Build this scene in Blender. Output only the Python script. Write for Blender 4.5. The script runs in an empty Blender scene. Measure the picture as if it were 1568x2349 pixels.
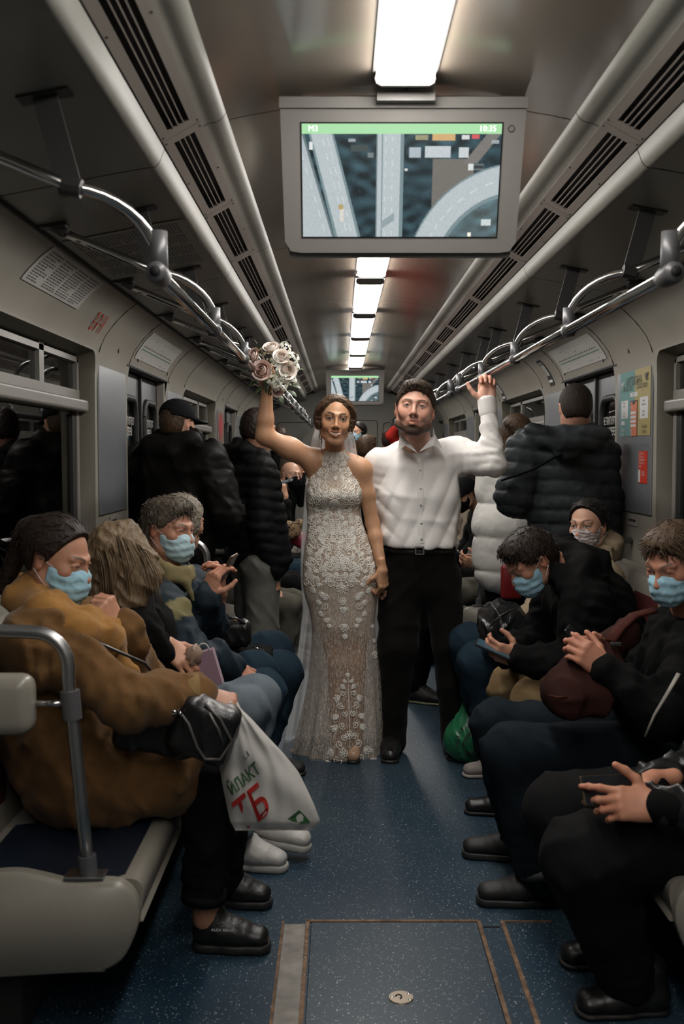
import bpy, bmesh, math, random
import numpy as np
from mathutils import Vector, Matrix

random.seed(7)
rng = np.random.default_rng(7)
scene = bpy.context.scene
COL = scene.collection
PI = math.pi
V = Vector

# ------------------------------------------------------------------ camera
FPX = 2400.0                                   # focal length in pixels of the 1568 x 2349 frame
CAM = V((-0.165, 0.0, 1.485))
PITCH = math.atan(132.5 / FPX)
YAW = math.atan(4.0 / FPX)
cam_data = bpy.data.cameras.new('camera')
cam = bpy.data.objects.new('camera', cam_data)
COL.objects.link(cam)
cam_data.sensor_fit = 'VERTICAL'
cam_data.sensor_height = 36.0
cam_data.sensor_width = 24.0
cam_data.lens = 36.0 * FPX / 2349.0
cam_data.clip_start = 0.05
cam_data.dof.use_dof = True
cam_data.dof.focus_distance = 5.0
cam_data.dof.aperture_fstop = 5.0
cam.location = CAM
cam.rotation_euler = (PI / 2 - PITCH, 0.0, -YAW)
scene.camera = cam
CAMROT = cam.rotation_euler.to_matrix()

def W(px, py, y):
    """world point seen at a pixel of the photograph, on the depth plane y"""
    d = CAMROT @ V(((px - 784.0) / FPX, -(py - 1174.5) / FPX, -1.0))
    return CAM + d * (y / d.y)

# ------------------------------------------------------------------ world and exposure
world = bpy.data.worlds.new('tunnel_dark')
scene.world = world
world.use_nodes = True
world.node_tree.nodes['Background'].inputs[0].default_value = (0.004, 0.0042, 0.0045, 1)
world.node_tree.nodes['Background'].inputs[1].default_value = 1.0
scene.view_settings.view_transform = 'Standard'
scene.view_settings.look = 'None'
scene.view_settings.gamma = 1.0
scene.view_settings.use_curve_mapping = False
scene.view_settings.exposure = 0.0
LAMP = 30.0                                     # emission of every ceiling lamp diffuser
try:
    scene.cycles.use_denoising = True
    scene.cycles.max_bounces = 8
    scene.cycles.transparent_max_bounces = 16
    scene.cycles.caustics_reflective = False
    scene.cycles.caustics_refractive = False
    scene.cycles.sample_clamp_indirect = 6.0
except Exception:
    pass

# ------------------------------------------------------------------ materials
MATS = {}
def mat(name, color, rough=0.6, metal=0.0, spec=0.5, bump=None, vary=None, attr=False, emit=0.0, emit_attr=False,
        sheen=0.0, coat=0.0, alpha=1.0, trans=0.0, sss=0.0, stretch=None):
    if name in MATS:
        return MATS[name]
    m = bpy.data.materials.new(name)
    m.use_nodes = True
    nt = m.node_tree; N = nt.nodes; L = nt.links
    b = N['Principled BSDF']
    c = tuple(color) + (1.0,) if len(color) == 3 else tuple(color)
    b.inputs['Base Color'].default_value = c
    b.inputs['Roughness'].default_value = rough
    b.inputs['Metallic'].default_value = metal
    b.inputs['Specular IOR Level'].default_value = spec
    b.inputs['Sheen Weight'].default_value = sheen
    b.inputs['Coat Weight'].default_value = coat
    b.inputs['Alpha'].default_value = alpha
    b.inputs['Transmission Weight'].default_value = trans
    if sss > 0:
        b.inputs['Subsurface Weight'].default_value = sss
        b.inputs['Subsurface Radius'].default_value = (0.012, 0.005, 0.003)
        b.inputs['Subsurface Scale'].default_value = 0.6
    tc = None
    def coords():
        nonlocal tc
        if tc is None:
            t = N.new('ShaderNodeTexCoord')
            mp = N.new('ShaderNodeMapping')
            L.new(t.outputs['Object'], mp.inputs['Vector'])
            if stretch: mp.inputs['Scale'].default_value = stretch
            tc = mp.outputs['Vector']
        return tc
    src = None
    if attr:
        a = N.new('ShaderNodeVertexColor'); a.layer_name = 'Col'
        src = a.outputs['Color']
        if not emit_attr: L.new(src, b.inputs['Base Color'])
        if emit_attr:
            b.inputs['Base Color'].default_value = (0.01, 0.01, 0.01, 1)
            L.new(src, b.inputs['Emission Color'])
            b.inputs['Emission Strength'].default_value = emit
    elif emit > 0:
        b.inputs['Emission Color'].default_value = c
        b.inputs['Emission Strength'].default_value = emit
    if vary:
        sc_, amt = vary[0], vary[1]
        n = N.new('ShaderNodeTexNoise'); n.inputs['Scale'].default_value = sc_; n.inputs['Detail'].default_value = 5.0
        L.new(coords(), n.inputs['Vector'])
        r = N.new('ShaderNodeMapRange')
        r.inputs['From Min'].default_value = 0.3; r.inputs['From Max'].default_value = 0.7
        r.inputs['To Min'].default_value = 1.0 - amt; r.inputs['To Max'].default_value = 1.0 + amt
        L.new(n.outputs['Fac'], r.inputs['Value'])
        mx = N.new('ShaderNodeMix'); mx.data_type = 'RGBA'; mx.blend_type = 'MULTIPLY'
        mx.inputs['Factor'].default_value = 1.0
        if src is not None: L.new(src, mx.inputs[6])
        else: mx.inputs[6].default_value = c
        L.new(r.outputs['Result'], mx.inputs[7])
        L.new(mx.outputs[2], b.inputs['Base Color'])
    if bump:
        n = N.new('ShaderNodeTexNoise'); n.inputs['Scale'].default_value = bump[0]; n.inputs['Detail'].default_value = 3.0
        L.new(coords(), n.inputs['Vector'])
        bp = N.new('ShaderNodeBump'); bp.inputs['Strength'].default_value = bump[1]; bp.inputs['Distance'].default_value = bump[2] if len(bump) > 2 else 0.004
        L.new(n.outputs['Fac'], bp.inputs['Height'])
        L.new(bp.outputs['Normal'], b.inputs['Normal'])
    MATS[name] = m
    return m

# ------------------------------------------------------------------ mesh collecting
class MB:
    def __init__(self):
        self.v = []; self.f = []; self.c = []
        self.usec = False
    def add(self, vs, fs, col=None):
        o = len(self.v)
        self.v.extend([tuple(p) for p in vs])
        self.f.extend([tuple(i + o for i in f) for f in fs])
        if col is not None: self.usec = True
        self.c.extend([col if col is not None else (1, 1, 1)] * len(vs))
        return self
    def box(self, c, s, R=None, col=None):
        x, y, z = s[0] / 2, s[1] / 2, s[2] / 2
        vs = [V((a, b, d)) for a in (-x, x) for b in (-y, y) for d in (-z, z)]
        if R is not None: vs = [R @ p for p in vs]
        vs = [p + V(c) for p in vs]
        return self.add(vs, [(0, 1, 3, 2), (4, 6, 7, 5), (0, 4, 5, 1), (2, 3, 7, 6), (0, 2, 6, 4), (1, 5, 7, 3)], col)
    def rbox(self, c, s, r, seg=3, R=None, col=None):
        bm = bmesh.new()
        bmesh.ops.create_cube(bm, size=1.0)
        for v in bm.verts: v.co = V((v.co.x * s[0], v.co.y * s[1], v.co.z * s[2]))
        bmesh.ops.bevel(bm, geom=list(bm.edges), offset=min(r, min(s) * 0.49), segments=seg, profile=0.5, affect='EDGES')
        bm.verts.index_update()
        vs = [v.co.copy() for v in bm.verts]
        if R is not None: vs = [R @ p for p in vs]
        vs = [p + V(c) for p in vs]
        fs = [tuple(v.index for v in f.verts) for f in bm.faces]
        bm.free()
        return self.add(vs, fs, col)
    def tube(self, pts, r, n=10, caps=True, col=None, flat=1.0):
        pts = [V(p) for p in pts]
        m = len(pts)
        rs = r if hasattr(r, '__len__') else [r] * m
        t0 = (pts[1] - pts[0]).normalized()
        up = V((0, 0, 1)) if abs(t0.z) < 0.9 else V((1, 0, 0))
        u = t0.cross(up).normalized()
        vs = []
        for i, p in enumerate(pts):
            if i == 0: t = t0
            elif i == m - 1: t = (pts[i] - pts[i - 1]).normalized()
            else: t = ((pts[i + 1] - pts[i]).normalized() + (pts[i] - pts[i - 1]).normalized())
            if t.length < 1e-6: t = t0
            t.normalize()
            u = (u - t * u.dot(t))
            if u.length < 1e-6: u = t.orthogonal()
            u.normalize()
            w = t.cross(u)
            for k in range(n):
                a = 2 * PI * k / n
                vs.append(p + u * (math.cos(a) * rs[i]) + w * (math.sin(a) * rs[i] * flat))
        fs = []
        for i in range(m - 1):
            for k in range(n):
                a = i * n + k; b = i * n + (k + 1) % n
                fs.append((a, b, b + n, a + n))
        if caps:
            fs.append(tuple(reversed(range(n))))
            fs.append(tuple(range((m - 1) * n, m * n)))
        return self.add(vs, fs, col)
    def cyl(self, a, b, r, n=16, r2=None, col=None):
        return self.tube([a, b], [r, r if r2 is None else r2], n, True, col)
    def ball(self, c, r, n=12, m=8, R=None, col=None):
        rr = r if hasattr(r, '__len__') else (r, r, r)
        vs = []; fs = []
        for i in range(m + 1):
            th = PI * i / m
            for k in range(n):
                a = 2 * PI * k / n
                p = V((rr[0] * math.sin(th) * math.cos(a), rr[1] * math.sin(th) * math.sin(a), rr[2] * math.cos(th)))
                if R is not None: p = R @ p
                vs.append(p + V(c))
        for i in range(m):
            for k in range(n):
                a = i * n + k; b = i * n + (k + 1) % n
                fs.append((a, a + n, b + n, b))
        return self.add(vs, fs, col)
    def grid(self, fn, nu, nv, col=None, colfn=None, wrap=False):
        vs = []; cs = []
        for i in range(nu + 1):
            for j in range(nv + 1):
                vs.append(fn(i / nu, j / nv))
                if colfn: cs.append(colfn(i / nu, j / nv))
        fs = []
        for i in range(nu):
            for j in range(nv):
                a = i * (nv + 1) + j
                fs.append((a, a + 1, a + nv + 2, a + nv + 1))
        o = len(self.v)
        self.add(vs, fs, col)
        if colfn:
            self.usec = True
            self.c[o:] = cs
        return self
    def prism(self, poly, a, b):
        """poly: 2-D outline, mapped by functions a and b to the two faces"""
        n = len(poly)
        vs = [a(p) for p in poly] + [b(p) for p in poly]
        fs = [tuple(range(n)), tuple(reversed(range(n, 2 * n)))]
        for i in range(n):
            j = (i + 1) % n
            fs.append((i, i + n, j + n, j))
        return self.add(vs, fs)

def root_loc(o):
    while o.parent: o = o.parent
    return o.location

def obj(name, mb, m, parent=None, smooth=True, loc=None, angle=None):
    """links one mesh object; vertices are given in world space"""
    me = bpy.data.meshes.new(name)
    L = root_loc(parent) if parent else (V(loc) if loc is not None else V((0, 0, 0)))
    if isinstance(mb, MB):
        vv = np.array(mb.v, dtype=np.float64).reshape(-1, 3) - np.array(L)
        me.from_pydata([tuple(p) for p in vv], [], mb.f)
        if mb.usec:
            at = me.color_attributes.new('Col', 'FLOAT_COLOR', 'POINT')
            cc = np.ones((len(mb.v), 4), dtype=np.float32); cc[:, :3] = np.array(mb.c, dtype=np.float32)
            at.data.foreach_set('color', cc.ravel())
    else:
        vv, ff, cc = mb
        fast_mesh(me, np.asarray(vv, dtype=np.float64) - np.array(L), ff, cc)
    me.materials.append(m)
    if smooth:
        me.polygons.foreach_set('use_smooth', np.ones(len(me.polygons), dtype=bool))
    me.update()
    o = bpy.data.objects.new(name, me)
    COL.objects.link(o)
    if parent: o.parent = parent
    elif loc is not None: o.location = L
    if smooth and angle is not None:
        try: me.set_sharp_from_angle(angle=math.radians(angle))
        except Exception: pass
    return o

def fast_mesh(me, vv, ff, cc=None):
    ff = np.asarray(ff, dtype=np.int32)
    n, k = ff.shape
    me.vertices.add(len(vv)); me.vertices.foreach_set('co', np.ascontiguousarray(vv, dtype=np.float32).ravel())
    me.loops.add(n * k); me.loops.foreach_set('vertex_index', ff.ravel())
    me.polygons.add(n)
    me.polygons.foreach_set('loop_start', np.arange(0, n * k, k, dtype=np.int32))
    me.polygons.foreach_set('loop_total', np.full(n, k, dtype=np.int32))
    me.update(calc_edges=True); me.validate()
    if cc is not None:
        at = me.color_attributes.new('Col', 'FLOAT_COLOR', 'POINT')
        c4 = np.ones((len(vv), 4), dtype=np.float32); c4[:, :3] = cc
        at.data.foreach_set('color', c4.ravel())

def thing(name, label, cat, loc=(0, 0, 0), group=None, kind=None):
    o = bpy.data.objects.new(name, None)
    o.empty_display_size = 0.1
    COL.objects.link(o); o.location = loc
    tag(o, label, cat, group, kind)
    return o
def tag(o, label=None, cat=None, group=None, kind=None):
    if label: o['label'] = label
    if cat: o['category'] = cat
    if group: o['group'] = group
    if kind: o['kind'] = kind
    return o
def struct(name, mb, m, smooth=False, angle=None, label=None):
    o = obj(name, mb, m, None, smooth, None, angle)
    o['kind'] = 'structure'
    if label: o['label'] = label
    return o

def text_mesh(s, size, R, origin, extrude=0.0006, align='LEFT', bold=0.0, sx=1.0, lines=1.0):
    """flat lettering as mesh: R maps the text plane (x right, y up, z out) to the world"""
    cu = bpy.data.curves.new('lettering', 'FONT')
    cu.body = s; cu.size = size; cu.extrude = extrude; cu.align_x = align; cu.align_y = 'CENTER'
    cu.offset = bold; cu.space_line = lines; cu.resolution_u = 2
    t = bpy.data.objects.new('lettering', cu)
    COL.objects.link(t)
    dg = bpy.context.evaluated_depsgraph_get()
    dg.update()
    me = bpy.data.meshes.new_from_object(t.evaluated_get(dg))
    mb = MB()
    mb.add([R @ V((v.co.x * sx, v.co.y, v.co.z)) + V(origin) for v in me.vertices], [tuple(p.vertices) for p in me.polygons])
    bpy.data.objects.remove(t); bpy.data.meshes.remove(me); bpy.data.curves.remove(cu)
    return mb

def frame(xv, yv):
    x = V(xv).normalized(); y = V(yv); y = (y - x * y.dot(x)).normalized(); z = x.cross(y)
    return Matrix((x, y, z)).transposed()

# common materials
M_wall = mat('wall_plastic', (0.295, 0.28, 0.238), 0.38, vary=(3.0, 0.06))
M_ceil = mat('ceiling_laminate', (0.205, 0.172, 0.14), 0.15, spec=0.6, vary=(1.5, 0.08))
M_sideceil = mat('side_ceiling_paint', (0.22, 0.215, 0.19), 0.35, vary=(2.0, 0.08))
M_corn = mat('cornice_plastic', (0.20, 0.193, 0.168), 0.42, spec=0.4, vary=(3.0, 0.05))
M_vent = mat('vent_plate', (0.21, 0.185, 0.165), 0.4)
M_black = mat('deep_black', (0.004, 0.004, 0.004), 0.8)
M_seam = mat('seam_dark_gap', (0.02, 0.018, 0.016), 0.8)  # dark colour of joints, trims and backings
M_chrome = mat('polished_steel', (0.62, 0.61, 0.60), 0.16, metal=1.0)
M_steel = mat('brushed_steel', (0.36, 0.36, 0.36), 0.35, metal=1.0)
M_dkmetal = mat('dark_bracket_metal', (0.05, 0.05, 0.05), 0.45, metal=0.6)
M_fit = mat('grey_rail_fitting', (0.10, 0.10, 0.105), 0.4, metal=0.3)
M_rubber = mat('black_rubber', (0.012, 0.012, 0.012), 0.55)
M_frame = mat('grey_window_frame', (0.20, 0.19, 0.17), 0.4)
M_white = mat('white_print', (0.8, 0.8, 0.78), 0.6)
M_ink = mat('dark_print', (0.03, 0.03, 0.035), 0.7)

# ------------------------------------------------------------------ the carriage shell
Y0, Y1 = -2.6, 15.4
HALF = 1.30
DOOR_PITCH = 4.62
DOORS = [5.58 + DOOR_PITCH * k for k in (-1, 0, 1, 2)]         # near edge of each doorway
DW = 1.21
PIL = 0.73
WIN = [(5.58 - PIL - 1.95 + DOOR_PITCH * k, 5.58 - PIL + DOOR_PITCH * k) for k in (-1, 0, 1, 2)]
WTOP, WBOT = 1.955, 0.98
DTOP = 1.95
COVE = [(1.300, 1.78), (1.297, 1.84), (1.290, 1.90), (1.277, 1.97), (1.25, 2.03), (1.205, 2.09), (1.155, 2.14), (1.10, 2.18)]
def cove_x(z):
    if z <= 1.78: return 1.30
    for (x0, z0), (x1, z1) in zip(COVE, COVE[1:]):
        if z <= z1: return x0 + (x1 - x0) * (z - z0) / (z1 - z0)
    return 1.10

# floor: speckled blue linoleum
def floor_material(name, c0, c1):
    m = bpy.data.materials.new(name); m.use_nodes = True
    nt = m.node_tree; N = nt.nodes; L = nt.links; b = N['Principled BSDF']
    t = N.new('ShaderNodeTexCoord')
    n1 = N.new('ShaderNodeTexNoise'); n1.inputs['Scale'].default_value = 1.6; n1.inputs['Detail'].default_value = 6
    n2 = N.new('ShaderNodeTexVoronoi'); n2.inputs['Scale'].default_value = 62
    n3 = N.new('ShaderNodeTexVoronoi'); n3.inputs['Scale'].default_value = 150
    n4 = N.new('ShaderNodeTexNoise'); n4.inputs['Scale'].default_value = 260; n4.inputs['Detail'].default_value = 2
    for n in (n1, n2, n3, n4): L.new(t.outputs['Object'], n.inputs['Vector'])
    r1 = N.new('ShaderNodeValToRGB')
    r1.color_ramp.elements[0].position = 0.3; r1.color_ramp.elements[0].color = tuple(c0) + (1,)
    r1.color_ramp.elements[1].position = 0.72; r1.color_ramp.elements[1].color = tuple(c1) + (1,)
    L.new(n1.outputs['Fac'], r1.inputs['Fac'])
    # mottling
    mo = N.new('ShaderNodeMapRange'); mo.inputs['From Min'].default_value = 0.3; mo.inputs['From Max'].default_value = 0.7
    mo.inputs['To Min'].default_value = 0.75; mo.inputs['To Max'].default_value = 1.25
    L.new(n4.outputs['Fac'], mo.inputs['Value'])
    mm = N.new('ShaderNodeMix'); mm.data_type = 'RGBA'; mm.blend_type = 'MULTIPLY'; mm.inputs['Factor'].default_value = 1
    L.new(r1.outputs['Color'], mm.inputs[6]); L.new(mo.outputs['Result'], mm.inputs[7])
    prev = mm.outputs[2]
    for vn, rad, keep in ((n2, 0.13, 0.5), (n3, 0.22, 0.40)):
        lt = N.new('ShaderNodeMath'); lt.operation = 'LESS_THAN'; lt.inputs[1].default_value = rad
        L.new(vn.outputs['Distance'], lt.inputs[0])
        sx = N.new('ShaderNodeSeparateColor'); L.new(vn.outputs['Color'], sx.inputs[0])
        l2 = N.new('ShaderNodeMath'); l2.operation = 'LESS_THAN'; l2.inputs[1].default_value = keep
        L.new(sx.outputs[0], l2.inputs[0])
        mu = N.new('ShaderNodeMath'); mu.operation = 'MULTIPLY'
        L.new(lt.outputs[0], mu.inputs[0]); L.new(l2.outputs[0], mu.inputs[1])
        mu2 = N.new('ShaderNodeMath'); mu2.operation = 'MULTIPLY'
        L.new(mu.outputs[0], mu2.inputs[0]); L.new(sx.outputs[1], mu2.inputs[1])
        mx = N.new('ShaderNodeMix'); mx.data_type = 'RGBA'
        L.new(mu2.outputs[0], mx.inputs['Factor']); L.new(prev, mx.inputs[6]); mx.inputs[7].default_value = (0.62, 0.68, 0.70, 1)
        prev = mx.outputs[2]
    L.new(prev, b.inputs['Base Color'])
    b.inputs['Roughness'].default_value = 0.42
    b.inputs['Specular IOR Level'].default_value = 0.35
    bp = N.new('ShaderNodeBump'); bp.inputs['Strength'].default_value = 0.15; bp.inputs['Distance'].default_value = 0.002
    L.new(n4.outputs['Fac'], bp.inputs['Height']); L.new(bp.outputs['Normal'], b.inputs['Normal'])
    return m
M_floor = floor_material('blue_speckled_linoleum', (0.0075, 0.026, 0.048), (0.027, 0.050, 0.068))
M_lid = floor_material('worn_blue_linoleum', (0.020, 0.042, 0.065), (0.050, 0.068, 0.082))
fl = struct('floor', MB().box((0, (Y0 + Y1) / 2, -0.02), (2.76, Y1 - Y0, 0.04)), M_floor)

# ceiling: gently curved panels with transverse joints
SEAMS = [2.95 + 1.87 * k for k in range(-3, 8)]
def ceil_z(x): return 2.409 + 0.052 * (1 - (x / 0.475) ** 2)
ceil_root = struct('ceiling', MB().grid(lambda u, v: V((-0.475 + 0.95 * u, Y0 + (Y1 - Y0) * v, ceil_z(-0.475 + 0.95 * u) + 0.012)), 12, 1), M_seam, True)
edges = [Y0] + SEAMS + [Y1]
for a, b in zip(edges, edges[1:]):
    if b - a < 0.05: continue
    mb = MB().grid(lambda u, v: V((-0.475 + 0.95 * u, a + 0.003 + (b - a - 0.006) * v, ceil_z(-0.475 + 0.95 * u))), 16, 1)
    obj('ceiling_panel', mb, M_ceil, ceil_root, True)

# cornices: rounded inner bead, plate for the vents, rounded outer ledge, sloping outer ceiling
PROF_IN = [(0.462, 2.416), (0.472, 2.412), (0.480, 2.399), (0.488, 2.391), (0.499, 2.385), (0.511, 2.382), (0.524, 2.379), (0.537, 2.372)]
PROF_OUT = [(0.639, 2.316), (0.646, 2.300), (0.652, 2.284), (0.659, 2.272), (0.669, 2.264), (0.682, 2.261)]
PROF_SIDE = [(0.680, 2.263), (0.780, 2.246), (0.90, 2.222), (1.0, 2.203), (1.105, 2.183)]
VENTS = [-2.5, -1.2, 0.06, 1.44, 2.83, 3.70, 4.58, 5.87, 7.16, 8.04, 8.90, 10.2, 11.45, 12.35, 13.25, 14.5]
CSEAM = [-2.6, -0.8, 1.08, 2.95 - 0.06, 4.66, 6.62, 8.5, 10.4, 12.3, 14.2, 15.4]
def strip(prof, s, a, b):
    return MB().grid(lambda u, v: prof_pt(prof, u, s, a + (b - a) * v), 3 * (len(prof) - 1), 1)
def prof_pt(prof, u, s, y):
    n = len(prof) - 1
    t = min(u * n, n - 1e-6); i = int(t); f = t - i
    p0 = prof[max(i - 1, 0)]; p1 = prof[i]; p2 = prof[i + 1]; p3 = prof[min(i + 2, n)]
    def cr(a0, a1, a2, a3):
        return 0.5 * (2 * a1 + (a2 - a0) * f + (2 * a0 - 5 * a1 + 4 * a2 - a3) * f * f + (3 * a1 - a0 - 3 * a2 + a3) * f ** 3)
    return V((s * cr(p0[0], p1[0], p2[0], p3[0]), y, cr(p0[1], p1[1], p2[1], p3[1])))

VN = V((-(2.372 - 2.316), 0, (0.639 - 0.537)))       # rough direction, refined per side
slat_mesh = {}
for s, side in ((-1, 'left'), (1, 'right')):
    A = V((s * 0.537, 0, 2.372)); B = V((s * 0.639, 0, 2.316))
    t = (B - A).normalized(); nrm = V((t.z * s, 0, -t.x * s))
    if nrm.z > 0: nrm = -nrm
    wid = (B - A).length
    cr_ = struct('trim_1' if s < 0 else 'trim_2', MB().grid(lambda u, v: A + (B - A) * u - nrm * 0.03 + V((0, Y0 + (Y1 - Y0) * v, 0)), 1, 1), M_seam,
                 label='black duct behind the %s row of ceiling vents' % side)
    for a, b in zip(CSEAM, CSEAM[1:]):
        obj('cornice_bead', strip(PROF_IN, s, a + 0.003, b - 0.003), M_corn, cr_, True)
        obj('cornice_ledge', strip(PROF_OUT, s, a + 0.003, b - 0.003), M_corn, cr_, True)
        obj('outer_ceiling_panel', strip(PROF_SIDE, s, a + 0.004, b - 0.004), M_sideceil, cr_, True)
        # dark backing strips behind the open joints
    obj('joint_backing', strip([(x * 1.002 + 0.003, z + 0.010) for x, z in PROF_SIDE], s, Y0, Y1), M_seam, cr_, True)
    obj('joint_backing', strip([(x + 0.003, z + 0.008) for x, z in PROF_IN], s, Y0, Y1), M_seam, cr_, True)
    obj('joint_backing', strip([(x + 0.003, z + 0.010) for x, z in PROF_OUT], s, Y0, Y1), M_seam, cr_, True)
    # vent grilles
    for k, (a, b) in enumerate(zip(VENTS, VENTS[1:])):
        yc = (a + b) / 2; Ln = b - a - 0.008
        near = ['nearest', 'second', 'third', 'fourth', 'fifth', 'sixth', 'seventh', 'eighth', 'ninth', 'tenth', 'eleventh', 'twelfth']
        idx = k - 3
        if idx < -1: continue
        lab = ('%s ventilation grille from the camera in the %s ceiling row' % (near[idx], side)) if 0 <= idx < len(near) else 'ventilation grille overhead behind the camera, %s row' % side
        g = thing('ventilation_grille', lab, 'vent', A + (B - A) * 0.5 + V((0, yc, 0)), 'ventilation grilles along the ceiling')
        def pt(u, y, d=0.0): return A + (B - A) * u + V((0, y, 0)) + nrm * d
        Rm = frame(t, V((0, 1, 0)))
        fr = MB()
        fr.box(pt(0.115, yc, 0.002), (wid * 0.23, Ln, 0.006), Rm)
        fr.box(pt(0.885, yc, 0.002), (wid * 0.23, Ln, 0.006), Rm)
        e = 0.045
        fr.box(pt(0.5, a + 0.004 + e / 2, 0.002), (wid * 0.55, e, 0.006), Rm)
        fr.box(pt(0.5, b - 0.004 - e / 2, 0.002), (wid * 0.55, e, 0.006), Rm)
        fo = obj('frame', fr, M_vent, g, False)
        for yy in (a + 0.025, b - 0.025, yc):
            for u in (0.06, 0.94):
                if idx in (0, 1, 2): obj('screw', MB().cyl(pt(u, yy, 0.004), pt(u, yy, 0.0075), 0.0032, 8), M_dkmetal, fo, False)
        for u in (0.305, 0.435, 0.565, 0.695):
            if u in (0.305,): pass
            obj('slat', MB().box(pt(u + 0.065 if u < 0.69 else u + 0.085, yc, 0.001), (wid * 0.030, Ln - 2 * e, 0.005), Rm), M_vent, g, False) if u < 0.69 else None

# side walls
M_pillar = mat('grey_metal_panel', (0.20, 0.21, 0.225), 0.33, metal=0.25, vary=(40, 0.04))
M_door = mat('door_grey_metal', (0.13, 0.135, 0.145), 0.4, metal=0.2)
def glass_material():
    m = bpy.data.materials.new('dark_window_glass'); m.use_nodes = True
    nt = m.node_tree; N = nt.nodes; L = nt.links
    for n in list(N):
        if n.type != 'OUTPUT_MATERIAL': N.remove(n)
    out = [n for n in N if n.type == 'OUTPUT_MATERIAL'][0]
    tr = N.new('ShaderNodeBsdfTransparent'); tr.inputs['Color'].default_value = (0.75, 0.8, 0.78, 1)
    gl = N.new('ShaderNodeBsdfGlossy'); gl.inputs['Roughness'].default_value = 0.02; gl.inputs['Color'].default_value = (0.9, 0.9, 0.9, 1)
    fr = N.new('ShaderNodeFresnel'); fr.inputs['IOR'].default_value = 1.6
    mx = N.new('ShaderNodeMixShader')
    L.new(fr.outputs[0], mx.inputs[0]); L.new(tr.outputs[0], mx.inputs[1]); L.new(gl.outputs[0], mx.inputs[2])
    L.new(mx.outputs[0], out.inputs['Surface'])
    return m
M_glass = glass_material()

def rr_top(y, a, b, top, r):
    d = min(y - a, b - y)
    if d >= r: return top
    d = max(d, 0)
    return top - r + math.sqrt(max(r * r - (r - d) ** 2, 0))
def rr_bot(y, a, b, bot, r):
    d = min(y - a, b - y)
    if d >= r: return bot
    d = max(d, 0)
    return bot + r - math.sqrt(max(r * r - (r - d) ** 2, 0))

def wall_cols(a, b, holes):
    ys = set(np.round(np.arange(a, b, 0.25), 4)) | {a, b}
    for (h0, h1, t_, b_, r) in holes:
        for q in np.linspace(0, 1, 8):
            ys.add(round(h0 + r * (1 - math.cos(q * PI / 2)), 5)); ys.add(round(h1 - r * (1 - math.cos(q * PI / 2)), 5))
        ys.add(h0); ys.add(h1); ys.add(h0 - 1e-4); ys.add(h1 + 1e-4)
    return sorted(y for y in ys if a <= y <= b)

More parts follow.
